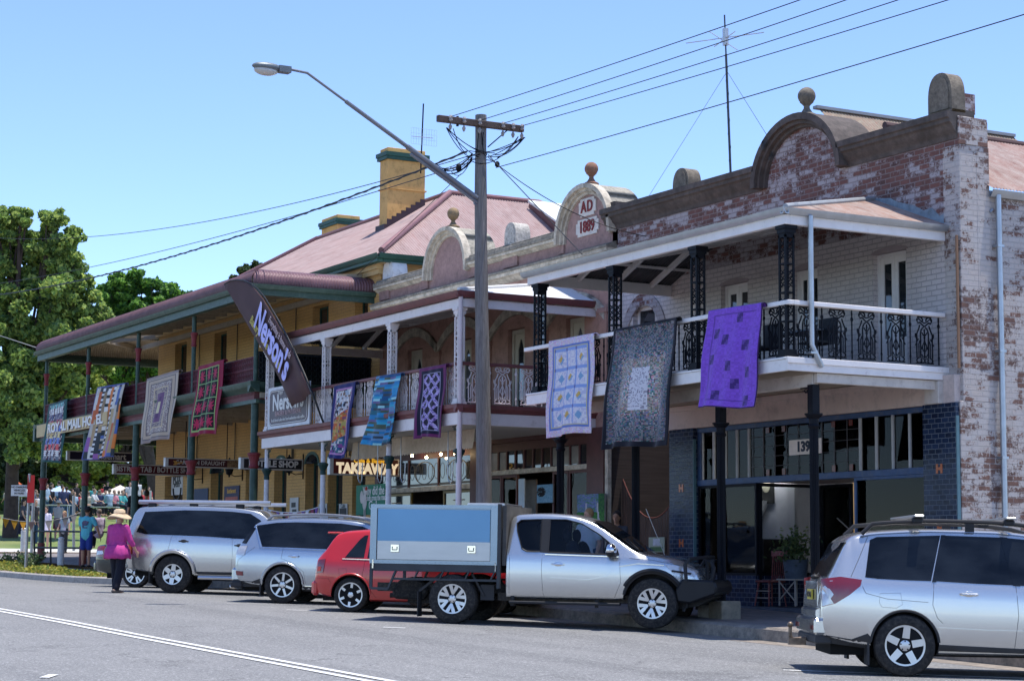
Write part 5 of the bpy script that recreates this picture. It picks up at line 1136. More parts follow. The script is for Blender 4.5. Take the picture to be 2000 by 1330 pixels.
def q_strips(u,v):
    if u<.03 or v>.985 or v<.012: return (.08,.1,.3)
    x=u*11+.6*math.sin(v*2.2); i=int(x); 
    if i in (3,7): return (.02,.02,.03) if int(v*30+i)%2 else (.7,.7,.7)
    if i==5: return (.02,.03,.03) if int(v*24)%3==0 else (.72,.7,.68) if v<.6 else PAL[int(H(int(v*14),5)*9)]
    k=int(v*(2.5+3*H(i))+H(i,2)*5); return PAL[int(H(i,k,3)*9.99)]
def q_medal(u,v):
    d=min(u,1-u)*1.25 if False else min(u*.75,(1-u)*.75,v,(1-v)); t=(.46,.37,.29); n_=H(int(u*60),int(v*80))
    if d<.05: return (.3,.24,.22) if v>.9 or v<.04 else (.5,.42,.34)
    if d<.065: return (.1,.1,.12)
    if d<.115: return (.46,.37,.29)
    if d<.13: return (.08,.08,.1)
    if d<.19: return (.28,.22,.22) if n_<.6 else (.5,.45,.4)
    if d<.215: return (.52,.42,.3)
    if d<.26: return (.12,.1,.14) if n_<.5 else (.4,.33,.28)
    if d<.28: return (.5,.42,.32)
    if d<.34: return (.16,.08,.17)
    if abs(u-.5)<.05 and abs(v-.5)<.09: return (.62,.55,.35)
    return (.11,.05,.13)
def q_flower(u,v):
    if u<.06 or u>.86 or v<.05 or v>.94: return (.25,.012,.045)
    U=(u-.06)/.8;Vv=(v-.05)/.89
    if U<.035 or U>.965 or Vv<.02 or Vv>.98: return (.28,.42,.14)
    x=U*3;y=Vv*4; fx,fy=x%1-.5,y%1-.5
    if abs(fx)>.48 or abs(fy)>.475: return (.22,.38,.16)
    a=math.atan2(fy,fx); r=math.hypot(fx,fy)
    return (.45,.025,.08) if r<.27+.12*math.cos(8*a) else (.015,.01,.012)
def q_mosaic(u,v):
    if u<.1 or u>.88 or v<.05 or v>.95: return (.025,.03,.13)
    if u<.13 or u>.85 or v<.075 or v>.925: return (.4,.2,.4)
    a=int(u*17+H(int(v*34))*2);k=int(v*34); n_=H(a,k); t=v+.25*u-.1
    if t<.42: return [(.65,.63,.62),(.03,.03,.05),(.2,.12,.09),(.35,.42,.5),(.55,.5,.5)][int(n_*5)]
    if t<.75: return [(.5,.12,.04),(.3,.16,.05),(.35,.3,.1),(.2,.07,.12),(.55,.3,.12)][int(n_*5)]
    return [(.03,.1,.2),(.06,.16,.18),(.2,.06,.22),(.5,.48,.5),(.04,.04,.1)][int(n_*5)]
def q_blue(u,v):
    j=int(v*30); k=int(u*(2+3*H(j))+H(j,9)*4); n_=H(j,k,7)
    return [(.02,.09,.22),(.03,.2,.42),(.05,.34,.5),(.3,.6,.66),(.05,.07,.09),(.14,.12,.26),(.03,.14,.2),(.12,.24,.4),(.03,.26,.5),(.08,.11,.08)][int(n_*9.99)]
def q_lattice(u,v):
    if u<.1 or u>.9 or v<.045 or v>.955: return (.13,.025,.1)
    U=(u-.1)/.8;Vv=(v-.045)/.91
    if U<.1 or U>.9 or Vv<.05 or Vv>.95: return (.015,.014,.035)
    if U<.115 or U>.885 or Vv<.06 or Vv>.94: return (.25,.25,.35)
    x=(U-.115)/.77*2;y=(Vv-.06)/.88*4.6; a=abs((x+y)%1-.5);c=abs((x-y)%1-.5)
    if min(a,c)<.17: return [(.4,.3,.6),(.25,.2,.45),(.5,.45,.7),(.12,.08,.25)][int(H(int(u*50),int(v*80))*4)]
    return (.02,.018,.035)
def q_pastel(u,v):
    fl=lambda:[(.62,.5,.66),(.66,.62,.72),(.6,.4,.56),(.5,.5,.68),(.64,.6,.5)][int(H(int(u*60),int(v*90))*5)]
    if u<.09 or u>.91 or v<.07 or v>.93: return fl()
    if u<.11 or u>.89 or v<.085 or v>.915: return (.13,.2,.5)
    if u<.14 or u>.86 or v<.105 or v>.895: return (.5,.46,.28)
    x=(u-.14)/.72*3;y=(v-.105)/.79*4; fx,fy=x%1,y%1
    e=.13
    if fx<e and fy<e*1.2: return (.14,.16,.36)
    if fx<e or fy<e*1.2: return (.25,.36,.66)
    cx_,cy_=fx-.56,fy-.57; r=abs(cx_)+abs(cy_)
    if r<.24 and H(int(x),int(y))<.75: return (.6,.4,.12) if (cx_+cy_)<.06 and (int(x)+int(y))%2==0 else (.2,.36,.55)
    return (.66,.66,.72) if H(int(u*50),int(v*60))<.6 else (.5,.5,.66)
def q_dark(u,v):
    if u<.045 or u>.955 or v<.02 or v>.96: return (.012,.013,.02)
    n_=H(int(u*70),int(v*110)); d=min(u*1.5,(1-u)*1.5,v,1-v); b0=.05+.12*d*2
    cols=[(.5,.25,.3),(.12,.3,.28),(.45,.42,.36),(.08,.08,.1),(.2,.22,.38),(.3,.2,.16),(.55,.5,.5),(.05,.12,.12)]
    c=cols[int(n_*7.99)]; k=.35+1.0*min(1,d*1.8)
    if abs(u-.54)<.13 and abs(v-.53)<.17: return (.62,.6,.64) if n_<.75 else (.3,.28,.33)
    if .05<d<.25: c=tuple(x*.7+y*.3 for x,y in zip(c,(.06,.13,.2)))
    elif d>.28 and d<.4: c=tuple(x*.7+y*.3 for x,y in zip(c,(.4,.33,.22)))
    return tuple(min(1,x*k) for x in c)
def q_purple(u,v):
    m=.85+.3*H(int(u*40),int(v*60)); base=(.22*m,.085*m,.55*m)
    if u<.005 or u>.985 or v>.99: return (.05,.02,.1)
    if (abs(u-.13)<.008 or abs(u-.9)<.008) and .06<v<.93 or (abs(v-.06)<.006 or abs(v-.93)<.006) and .13<u<.9: return (.12,.05,.3)
    for cx_,cy_ in ((.62,.1),(.21,.25),(.4,.32),(.74,.38),(.19,.52),(.5,.58),(.8,.65),(.6,.76),(.32,.88),(.82,.93)):
        a,c=abs(u-cx_),abs(v-cy_)
        if a<.055 and c<.05: return (.06,.03,.17) if (u-cx_)*(v-cy_)<.0 or a<.02 and c<.02 else (.12,.06,.3)
    return base
QY=VY-.1
quilt([(99,790),(133,779),(118,905),(84,900)],QY-.12,q_diamond,'quilt of small diamonds in teal, red and blue bands at the far balcony end',54,120,1,.05)
quilt([(190,757),(246,748),(223,893),(168,899)],QY-.12,q_strips,'quilt of orange, white, black and tan strips on the hotel balcony',55,70,2,.04)
quilt([(290,740),(351,722),(333,856),(277,867)],QY-.12,q_medal,'beige and brown medallion quilt with purple centre on the hotel balcony',60,80,3,.03)
quilt([(391,716),(439,702),(424,846),(373,852)],QY-.12,q_flower,'dark red quilt with twelve red flowers on black squares on the hotel balcony',56,72,4,.03)
quilt([(653,755),(695,746),(680,893),(643,897)],QY-.02,q_mosaic,'narrow mosaic quilt with navy border on the white lace balcony',40,80,5,.03)
quilt([(734,736),(784,729),(773,868),(712,869)],QY-.02,q_blue,'blue and turquoise striped quilt on the white lace balcony',44,60,6,.05)
quilt([(822,721),(873,711),(863,853),(810,856)],QY-.02,q_lattice,'dark quilt with purple diamond lattice on the white lace balcony',52,90,7,.03)
quilt([(1076,667),(1162,651),(1157,844),(1070,854)],QY,q_pastel,'pastel blue, pink and yellow block quilt on the black lace balcony',60,90,8,.03)
quilt([(1201,644),(1324,620),(1308,868),(1176,878)],QY-.02,q_dark,'large dark speckled quilt with glowing white centre and black border',76,118,9,.05,.1)
quilt([(1385,608),(1490,592),(1482,795),(1364,797)],QY,q_purple,'bright purple quilt with dark patches on the black lace balcony',60,90,10,.03,.08)
# ================================================================ banner and signs
BRN=mat('chocolate banner cloth',(.085,.045,.045),.8,var=.1,vs=2)
fb=thing('feather_banner','brown leaning feather banner with pale writing, tied to the white lace balcony','banner',PY(632,830,VY-.3))
Yb=VY-.36
L_=[(437,556),(470,610),(505,664),(535,716),(556,760),(570,790)]; R_=[(462,548),(508,560),(545,620),(575,680),(602,735),(609,769)]
# denser outline, curved top edge
edge_r=[(437,556),(448,550),(460,548),(474,549),(488,555),(502,566),(516,583),(530,606),(545,632),(560,660),(575,690),(590,724),(609,769)]
edge_l=[(437,556),(444,568),(452,582),(461,597),(471,613),(482,631),(493,650),(505,670),(518,692),(530,713),(542,737),(554,763),(570,796)]
b=MB(); rows=[]
for k,((xl,yl),(xr,yr)) in enumerate(zip(edge_l,edge_r)):
    t=k/12; row=[]
    for j in range(13):
        s=j/12; p=PY(xl+(xr-xl)*s,yl+(yr-yl)*s,Yb); row.append(p+V(0,.05*math.sin(s*9+t*3)*t*t+.02*math.sin(t*9),0))
    rows.append(row)
b.grid(rows); o=b.build('banner_cloth',BRN,fb,smooth=60); sm=o.modifiers.new('s','SOLIDIFY'); sm.thickness=.008
b=MB(); P=[PY(x+1.5,y-1.5,Yb) for x,y in edge_r]+[PY(622,800,Yb+.15),PY(634,832,Yb+.3)]; b.tube(P,[.018]*8+[.025]*7,8); b.build('banner_pole',mat('black fibre pole',(.01,.01,.012),.5),fb,smooth=60)
def on(px0,px1):  # reading direction between two photo points in the banner plane
    a,c=PY(*px0,Yb),PY(*px1,Yb); return a,c,(c-a)
a,c,u=on((507,617),(566,724)); uy=Vector((0,-1,0)).cross(u).normalized(); 
if uy.z<0: uy=-uy
PURP=mat('pale lilac lettering',(.5,.48,.85),.6); 
text('banner_text',"Nerson's",PURP,fb,(a+c)/2+V(0,-.07,0),u,uy,1.0,.03,.74,shear=.0,ext=.003)
a,c,u=on((497,628),(548,712)); text('banner_text','Bakery · Cafe · Pizzeria',mat('yellow lettering',(.5,.4,.08),.6),fb,(a+c)/2+V(0,-.06,0),u,uy,.34,.006,.8,shear=.3,ext=.003)
a,c,u=on((533,628),(568,690)); text('banner_text','Everything is home made',mat('pale pink lettering',(.5,.38,.4),.6),fb,(a+c)/2+V(0,-.06,0),u,uy,.26,.002,.68,shear=.3,ext=.003)
# bakery board
y=VY-.02; bd_=thing('bakery_board','grey brown bakery signboard with white script fixed to the white lace balcony','sign',(-46.2,y,3.4))
b=MB(); b.box(-47.62,-44.95,y-.05,y-.02,3.36,4.42); b.build('board',mat('white board',(.6,.6,.62),.5),bd_)
xa,xb,za,zb=-47.53,-45.04,3.44,4.34; P=[]
cs=[(xa,za),(xb,za),(xb,zb),(xa,zb)]; r=.16
for i,(x_,z_) in enumerate(cs):
    sx=1 if i in(0,3) else -1; sz=1 if i<2 else -1
    for k in range(5):
        q=k/4; a0=[(180,270),(270,360),(0,90),(90,180)][i]; aa=R(a0[0]+(a0[1]-a0[0])*q); P.append((x_+sx*r+r*math.cos(aa),z_+sz*r+r*math.sin(aa)))
b=MB(); b.prism(P,y-.058,y-.0505); b.build('panel',mat('taupe panel',(.1,.075,.085),.5,var=.08),bd_)
b=MB(); c0=V((xa+xb)/2,0,(za+zb)/2); Q=[(c0.x+(x_-c0.x)*.965,c0.z+(z_-c0.z)*.94) for x_,z_ in P]; b.tube([(x_,y-.06,z_) for x_,z_ in Q+[Q[0]]],.012,4); WL=mat('white lettering',(.65,.63,.6),.5); b.build('border_line',WL,bd_)
cx=(xa+xb)/2
text('board_text',"Nerson's",WL,bd_,(cx,y-.06,4.0),(1,0,0),(0,0,1),.56,.016,.98); text('board_text','BAKERY & PATISSERIE',mat('pinkish lettering',(.45,.3,.3),.5),bd_,(cx,y-.06,3.73),(1,0,0),(0,0,1),.17,.0,1.02)
text('board_text','fresh bread-cakes-hot food-sandwiches-rolls-coffee',WL,bd_,(cx,y-.06,3.57),(1,0,0),(0,0,1),.12,.0,.86); text('board_text','Enjoy',WL,bd_,(cx-.5,y-.06,4.26),(1,0,0),(0,0,1),.14,.0,1,shear=.3)
# light-box signs hanging across the footpath (run along y, face +x and the camera)
def hang(name,label,x,y0,y1,z0,z1,col,lines,ztop,th=.16,frame=None,cat='sign',extra=None):
    t=thing(name,label,cat,(x,(y0+y1)/2,z0)); fr=frame or mat('white sign frame',(.55,.55,.55),.4,.3)
    b=MB(); b.box(x-th,x,y0,y1,z0,z1); bx=b.build('light_box',fr,t,bevel=.01)
    b=MB(); b.box(x,x+.008,y0+.1,y1-.05,z0+.035,z1-.035); b.build('sign_face',mat('face '+name+str(round(x)),col,.35,var=.06),bx)
    b=MB()
    for f_ in (.25,.75): yy=y0+(y1-y0)*f_; b.tube([(x-th/2,yy,z1),(x-th/2,yy,ztop)],.015,6)
    b.each('hanger_rod',BLK,t)
    for txt,fy,fz,size,m,bold,sx in lines: text('sign_text',txt,m,bx,(x+.009,y0+(y1-y0)*fy,z0+(z1-z0)*fz),(0,1,0),(0,0,1),size,bold,sx,ext=.002)
    return t
SW=mat('soft white lettering',(.5,.48,.47),.5); 
hang('hanging_sign','dark maroon BISTRO / TAB / BOTTLE SHOP sign hanging under the hotel balcony',-62.15,19.95,22.66,2.77,3.1,(.09,.012,.018),[('BISTRO / TAB / BOTTLE SHOP',.52,.5,.24,SW,.006,.86)],4.2)
hang('hanging_sign','dark navy sign with pale word ending in mart under the far balcony end',-67.3,19.95,22.4,3.43,3.76,(.012,.012,.035),[('bottlemart',.6,.5,.3,SW,.008,.95)],4.2)
t=hang('hanging_sign','maroon DRAUGHT sign with tan end panel, under the hotel balcony left of BOTTLE SHOP',-57.2,19.95,22.6,2.81,3.09,(.06,.012,.018),[('CARLTON DRAUGHT',.42,.5,.17,SW,.003,.95),('ROYAL MAIL',.86,.7,.13,mat('brown lettering',(.12,.06,.03),.5),.003,.85),('HOTEL',.86,.3,.13,mat('brown lettering',(.12,.06,.03),.5),.003,.85)],4.2)
b=MB(); x=-57.2; b.box(x+.0085,x+.0095,21.92,22.55,2.85,3.06); b.build('tan_end_panel',mat('tan sign panel',(.3,.2,.12),.5),t); text('gold_emblem','»~',mat('gold lettering',(.45,.22,.05),.4),t,(x+.012,20.35,2.95),(0,1,0),(0,0,1),.24,.01,1.1)
hang('hanging_sign','black BOTTLE SHOP sign with white letters hanging nearest the white lace balcony',-50.93,19.9,21.75,2.5,2.82,(.012,.013,.018),[('BOTTLE SHOP',.52,.5,.24,mat('white lettering',(.65,.63,.6),.5),.01,.95)],4.2)
t=hang('hanging_sign','maroon TAKEAWAY sign with cream capitals and yellow line above, under the white balcony',-44.84,19.85,21.75,2.13,2.57,(.13,.02,.015),[('TAKEAWAY',.53,.37,.34,mat('warm cream lettering',(.85,.68,.45),.5,emit=.35),.022,.9),('Cafe & Bakery',.58,.83,.145,mat('lit amber lettering',(.8,.42,.03),.5,emit=.35),.006,1.1)],2.9)
# posters and boards on the hotel wall
def poster(name,label,px0,py0,px1,py1,col,lines=(),Y=WY-.02,cat='poster',th=.015,blocks=()):
    a=PY(px0,py0,Y);c=PY(px1,py1,Y); x0,x1=a.x,c.x; z1=(a.z); z0=PY(px0,py1,Y).z if name!='x' else c.z
    t=thing(name,label,cat,((x0+x1)/2,Y,z0)); b=MB(); b.box(x0,x1,Y-th,Y,z0,z1); o=b.build('board',mat('paper '+label[:30],col,.6,var=.08,vs=5),t)
    for i,(u0,u1,v0,v1,cc) in enumerate(blocks): q=MB(); q.box(x0+(x1-x0)*u0,x0+(x1-x0)*u1,Y-th-.003,Y-th-.0005,z0+(z1-z0)*v0,z0+(z1-z0)*v1); q.build('printed_panel',mat('print %s %d'%(label[:20],i),cc,.6,var=.25,vs=9),o)
    for txt,fx,fz,size,m,bold,sx in lines: text('poster_text',txt,m,o,(x0+(x1-x0)*fx,Y-th-.004,z0+(z1-z0)*fz),(1,0,0),(0,0,1),size,bold,sx,ext=.002)
    return t
INK=mat('black ink',(.02,.02,.022),.5)
t=poster('sports_poster','tall white FOX SPORTS poster in the hotel doorway',336,926,357,967,(.6,.6,.6),[('FOX',.5,.72,.42,INK,.03,.9),('SPORTS',.5,.45,.17,INK,.01,.95)],Y=WY+.2)
a=PY(346,950,WY+.17); b=MB(); b.tube([(a.x+.38*math.cos(k*math.pi/10),a.y,a.z-.05+.4*math.sin(k*math.pi/10)) for k in range(10,21)],.03,5); b.build('ring_mark',INK,t)
poster('notice_board','blue notice board with two white sheets on the hotel wall',380,955,406,1000,(.02,.04,.11),blocks=((.12,.45,.05,.3,(.5,.5,.48)),(.55,.88,.05,.3,(.5,.5,.48))))
poster('shop_poster','dark blue poster with yellow and white writing on the hotel wall',439,950,467,1005,(.03,.03,.08),[('Bottlemart',.5,.82,.2,mat('amber lettering',(.6,.3,.02),.5),.006,.85)],blocks=((.08,.45,.05,.4,(.35,.3,.2)),(.55,.9,.05,.4,(.3,.32,.35)),(.1,.9,.5,.62,(.4,.1,.08))))
poster('white_poster','white sheet with black drawing on the hotel wall left of the white column',567,972,583,1010,(.55,.55,.53),blocks=((.2,.7,.5,.75,(.04,.04,.04)),(.3,.8,.2,.4,(.05,.05,.05))))
for x,lab in ((631,'small black and white menu board nearest the white column'),(671,'small black and white menu board by the last ochre pillar')):
    poster('menu_board',lab,x-8,984,x+8,1012,(.5,.5,.48),[('Cafe',.5,.85,.16,INK,0,1)],blocks=((.08,.92,.02,.7,(.02,.02,.025)),))
t=poster('chicken_banner','green hand painted cloth banner with white chicken and white writing','697' and 697,948,752,1006,(.012,.16,.085),[('Why did the',.62,.78,.3,mat('white lettering',(.65,.63,.6),.5),.004,.8),('chicken cross the road',.66,.55,.2,mat('white lettering',(.65,.63,.6),.5),.003,.68),('Go!',.6,.3,.3,mat('white lettering',(.65,.63,.6),.5),.004,1)],Y=VY+1.2,cat='banner')
a=PY(712,980,VY+1.17); b=MB(); b.ell(a,(.13,.02,.2),10,8); b.ell(a+V(.08,0,.24),(.07,.02,.08),8,6); b.ell(a+V(-.17,0,.12),(.1,.015,.16),8,6); b.box(a.x-.03,a.x-.01,a.y-.01,a.y+.01,a.z-.42,a.z-.18); b.box(a.x+.04,a.x+.06,a.y-.01,a.y+.01,a.z-.42,a.z-.18); o=b.build('chicken_figure',mat('chicken white',(.55,.5,.45),.8,var=.2),t)
q=MB(); q.ell(a+V(.1,-.01,.32),(.06,.02,.05),8,6); q.build('comb',mat('comb red',(.4,.05,.03),.8),o)
# gallery pictures
def picture(name,label,px0,py0,px1,py1,Y,fn,nu=36,nv=44,cat='painting'):
    a=PY(px0,py0,Y);c=PY(px1,py1,Y);x0,x1=a.x,c.x;z1=a.z;z0=c.z; v=[];F=[];cols=[]
    t=thing(name,label,cat,((x0+x1)/2,Y,z0)); b=MB(); b.box(x0,x1,Y-.03,Y,z0,z1); b.build('canvas_back',mat('canvas edge',(.3,.28,.24),.8),t)
    for j in range(nv+1):
        for i in range(nu+1): v.append((x0+(x1-x0)*i/nu,Y-.034,z1-(z1-z0)*j/nv))
    for j in range(nv):
        for i in range(nu): k=j*(nu+1)+i; F.append((k,k+nu+1,k+nu+2,k+1)); cols.append(fn((i+.5)/nu,(j+.5)/nv))
    me=bpy.data.meshes.new('painted_surface'); o0=org(t); me.from_pydata([tuple(Vector(p)-o0) for p in v],[],F); ca=me.color_attributes.new('Col','FLOAT_COLOR','CORNER'); ca.data.foreach_set('color',np.array([(*cols[k//4],1.) for k in range(len(F)*4)],dtype=np.float32).ravel()); me.materials.append(CLOTH)
    o=bpy.data.objects.new('painted_surface',me); C.objects.link(o); o.parent=t; return t
def p_trees(u,v):
    n_=H(int(u*36),int(v*44))
    for x0_,l in ((.28,.06),(.78,-.03)):
        if abs(u-x0_-l*math.sin(v*5))<.03 and .25<v<.75: return (.5,.48,.52)
    if v<.5 and n_<.75: return (.1+.2*n_,.14+.2*n_,.35+.15*n_) if u<.78 else (.03,.1,.04)
    return (.03+.05*n_,.12+.12*n_,.03+.03*n_)
def p_blue(u,v):
    n_=H(int(u*30),int(v*30)); r=math.hypot(u-.28,v-.4)
    return (.015,.013,.015) if r<.27 and r>.02 and n_<.95 else (.1+.15*n_,.25+.15*n_,.35+.15*n_)
picture('landscape_painting','landscape painting of pale trunked trees leaning by the dark passage',1130,966,1183,1034,WY-.2,p_trees)
picture('blue_picture','square blue picture with round black wreath in the shop entrance',1051,947,1082,981,WY-.12,p_blue)
poster('gate_notice','small white notice with green picture fixed to the passage gate',1268,1049,1299,1078,(.38,.4,.3),blocks=((.28,.72,.45,.9,(.55,.55,.6)),(.1,.9,.05,.35,(.08,.16,.06))),Y=WY+.27)
# wall lanterns of the hotel
def lantern(px,py,lab):
    p=PY(px,py,WY-.45); t=thing('wall_lantern',lab,'lantern',p,group='black lanterns on the hotel wall')
    b=MB(); b.lathe([(.02,.27),(.03,.22),(.05,.2),(.12,.14),(.2,.1),(.19,.08)],p.x,p.y,p.z,6); b.lathe([(.18,.08),(.1,-.2),(.11,-.22),(.03,-.27),(.02,-.33)],p.x,p.y,p.z,6); b.build('lantern_cage',BLK,t)
    b=MB(); b.tube([(p.x,p.y,p.z-.22),(p.x,p.y+.2,p.z-.3),(p.x,WY,p.z-.26)],.014,5); b.tube([(p.x,WY-.02,p.z-.42),(p.x,WY-.02,p.z+.3)],.018,5); b.build('lantern_bracket',BLK,t)
lantern(371,918,'black lantern on the hotel wall right of the FOX SPORTS doorway'); lantern(448,911,'black lantern on the hotel wall below the tan sign panel'); lantern(565,906,'black lantern on the hotel wall nearest the white columns')
# bunting
def bunting(label,a,c,n,cols,sag=.25,sz=.2):
    t=thing('bunting',label,'bunting',a); P=[a.lerp(c,i/24)+V(0,0,-sag*4*(i/24)*(1-i/24)) for i in range(25)]
    q=MB(); q.tube(P,.012,4); q.build('cord',mat('white cord',(.6,.6,.58),.8),t)
    for i in range(n):
        s=(i+.5)/n; p=a.lerp(c,s)+V(0,0,-sag*4*s*(1-s)); u=(c-a).normalized(); w_=sz*.42; tw=V(u.y,-u.x,0)*.05*math.sin(i*2.1)
        q=MB(); q.add([p-u*w_,p+u*w_,p+V(0,0,-sz)+tw,p-u*w_+V(0,.006,0),p+u*w_+V(0,.006,0),p+V(0,.006,-sz)+tw],[(0,1,2),(5,4,3),(0,3,4,1),(1,4,5,2),(2,5,3,0)]); q.build('pennant',cols[i%len(cols)],t)
YE=mat('yellow pennant',(.62,.36,.03),.8,var=.3,vs=12,dirt=(.5,.1,.03),da=.5); PI=mat('pinkish pennant',(.5,.3,.25),.8,var=.2); GRY=mat('grey pennant',(.3,.29,.3),.8)
bunting('string of yellow and pale pennants tied between the parking sign and the hotel posts',D(-30,999,64),D(168,996,66),12,[YE,YE,YE,YE,YE,PI,PI,GRY,GRY,GRY,GRY,GRY],.35,.3)
bunting('string of purple and white pennants between two white columns',PY(515,992,VY+.1),PY(622,990,VY+.1),13,[mat('purple pennant',(.16,.07,.25),.8),mat('white pennant',(.55,.53,.55),.8),mat('maroon pennant',(.25,.05,.09),.8)],.12,.26)
# ================================================================ vehicles
def interp(x,P): return float(np.interp(x,[p[0] for p in P],[p[1] for p in P]))
def smooth_interp(x,P):
    """monotone-ish smooth profile"""
    xs=[p[0] for p in P]
    if x<=xs[0]: return P[0][1]
    if x>=xs[-1]: return P[-1][1]
    i=max(k for k in range(len(xs)-1) if xs[k]<=x); x0,y0=P[i];x1,y1=P[i+1]
    def m(k):
        if k<=0 or k>=len(P)-1: return 0 if k<=0 else 0
        a=(P[k][1]-P[k-1][1])/(P[k][0]-P[k-1][0]); c=(P[k+1][1]-P[k][1])/(P[k+1][0]-P[k][0])
        return 0 if a*c<=0 else 2*a*c/(a+c)
    h=x1-x0;t=(x-x0)/h; m0=m(i) if i>0 else (y1-y0)/h; m1=m(i+1) if i+1<len(P)-1 else (y1-y0)/h
    return (2*t**3-3*t*t+1)*y0+(t**3-2*t*t+t)*h*m0+(-2*t**3+3*t*t)*y1+(t**3-t*t)*h*m1
class Car:
    """loft body. local axes: x forward (rear axle at 0), y left, z up"""
    def __init__(s,name,label,cat,spec,loc,heading,pitch=0):
        s.sp=spec; s.t=thing(name,label,cat,loc); s.t.rotation_euler=(0,pitch,heading); s.name=name; ORG[s.t.name]=Vector((0,0,0))
    def top(s,x): return smooth_interp(x,s.sp['top'])
    def belt(s,x): return interp(x,s.sp['belt'])
    def half(s,x):
        sp=s.sp; W=sp['W']/2; x0,x1=sp['x0'],sp['x1']; rr=sp.get('rr',.32);rf=sp.get('rf',.6);br=sp.get('br',.13);bf=sp.get('bf',.22)
        if x<x0+rr: t=(x0+rr-x)/rr; return W-br*t**2.3
        if x>x1-rf: t=(x-(x1-rf))/rf; return W-bf*t**2.2
        return W
    def section(s,x):
        sp=s.sp; w=s.half(x); zt=s.top(x); zb=min(s.belt(x),zt-.03); zs=interp(x,sp['sill']); h=zb-zs
        tum=sp.get('tum',.16); cab=max(0,zt-zb); wr=w-tum*min(1,cab/.5)-.03 ; edge=min(.055,cab*.5+.01)
        P=[(w*.88,zs),(w-.035,zs+.03),(w-.012,zs+h*.16),(w,zs+h*.4),(w+.002,zs+h*.6),(w-.004,zs+h*.8),(w-.014,zb-.045 if h>.2 else zb-h*.15),(w-.03,zb)]
        P+=[(w-.03-(w-.03-wr)*t,zb+(zt-edge-zb)*t) for t in (.04,.35,.7,1)]
        P+=[(wr-.02,zt-edge*.55),(wr-.065,zt-edge*.22),(wr*.72,zt-edge*.02+.0),(wr*.36,zt+.008),(0,zt+.012)]
        return P
    def surf(s,x,z):
        P=s.section(x); best=P[0][0]
        for (y0,z0),(y1,z1) in zip(P[:12],P[1:13]):
            if min(z0,z1)-1e-6<=z<=max(z0,z1)+1e-6 and abs(z1-z0)>1e-6: return y0+(y1-y0)*(z-z0)/(z1-z0)
        return P[12][0] if z>P[11][1] else P[0][0]
    def body(s,mat_,arches,holes=()):
        sp=s.sp; x0,x1=sp['x0'],sp['x1']; xs=set(np.arange(x0,x1,.07).round(4)); xs|={x0,x1}
        for a,c in sp.get('dense',[]): xs|=set(np.arange(a,c,.02).round(4))
        for k in (.006,.018,.04): xs|={x0+k,x1-k}
        xs=sorted(xs); v=[];f=[];n=None
        for x in xs:
            P=s.section(x); e=0
            for d,k in ((.0,.05),(.006,.03),(.018,.012),(.04,.003)):
                if abs(x-(x0+d))<1e-6 or abs(x-(x1-d))<1e-6: e=k
            P=[(y*(1-e*.6) if y else 0,z-(z-.6)*e*.5) for y,z in P]
            ring=[(x,-y,z) for y,z in P]+[(x,y,z) for y,z in P[-2::-1]]
            n=len(ring); v+=ring
        for i in range(len(xs)-1):
            for k in range(n): k2=(k+1)%n; f.append((i*n+k,i*n+k2,(i+1)*n+k2,(i+1)*n+k))
        f.append(tuple(range(n-1,-1,-1))); L=(len(xs)-1)*n; f.append(tuple(L+k for k in range(n)))
        q=MB(); q.add(v,f); o=q.build('body',mat_,s.t,local=True,smooth=32)
        cut=[]
        for ax,az,r in arches:
            q=MB(); W=sp['W']/2
            for sd in (-1,1): q.lathe([(r,0),(r,sd*.42)],ax,sd*(W-.36),az,40,axis='y')
            cut.append(q)
        for poly in holes:
            q=MB(); q.prism(poly,-1.3,1.3); cut.append(q)
        for k,q in enumerate(cut):
            c=q.build('cutter',MC['car black trim'],None,local=True); c.parent=s.t
            m=o.modifiers.new('b%d'%k,'BOOLEAN'); m.object=c; m.operation='DIFFERENCE'; m.solver='EXACT'
            try: m.material_mode='TRANSFER'
            except Exception: pass
        me=None
        if cut:
            dg=bpy.context.evaluated_depsgraph_get(); dg.update(); me=bpy.data.meshes.new_from_object(o.evaluated_get(dg),depsgraph=dg)
            o.modifiers.clear(); o.data=me
            for c in [c for c in s.t.children if c.name.startswith('cutter')]: bpy.data.objects.remove(c)
            me.shade_smooth(); me.set_sharp_from_angle(angle=R(32))
        s.b=o; return o
    def patch(s,name,poly,mat_,off=.006,both=True,parent=None,label=None,sides=None,sub=2):
        out=[]
        for sd in (sides or ((-1,1) if both else (-1,))):
            bm=bmesh.new(); P=[]
            n=len(poly)
            for i in range(n):
                (ax,az),(cx,cz)=poly[i],poly[(i+1)%n]; L=math.hypot(cx-ax,cz-az); k=max(1,int(L/.12))
                P+=[(ax+(cx-ax)*j/k,az+(cz-az)*j/k) for j in range(k)]
            vs=[bm.verts.new((x,0,z)) for x,z in P]; bm.faces.new(vs); bmesh.ops.triangulate(bm,faces=bm.faces)
            for _ in range(sub): 
                es=[e for e in bm.edges if e.calc_length()>.1]
                if es: bmesh.ops.subdivide_edges(bm,edges=es,cuts=1); bmesh.ops.triangulate(bm,faces=bm.faces)
            for v in bm.verts: v.co.y=sd*(s.surf(v.co.x,v.co.z)+off)
            # give it a thin edge
            r=bmesh.ops.extrude_face_region(bm,geom=list(bm.faces)); 
            for e in r['geom']:
                if isinstance(e,bmesh.types.BMVert): e.co.y-=sd*(off+.012)
            bmesh.ops.recalc_face_normals(bm,faces=bm.faces)
            me=bpy.data.meshes.new(name); bm.to_mesh(me); bm.free(); me.materials.append(mat_); me.shade_smooth(); me.set_sharp_from_angle(angle=R(40))
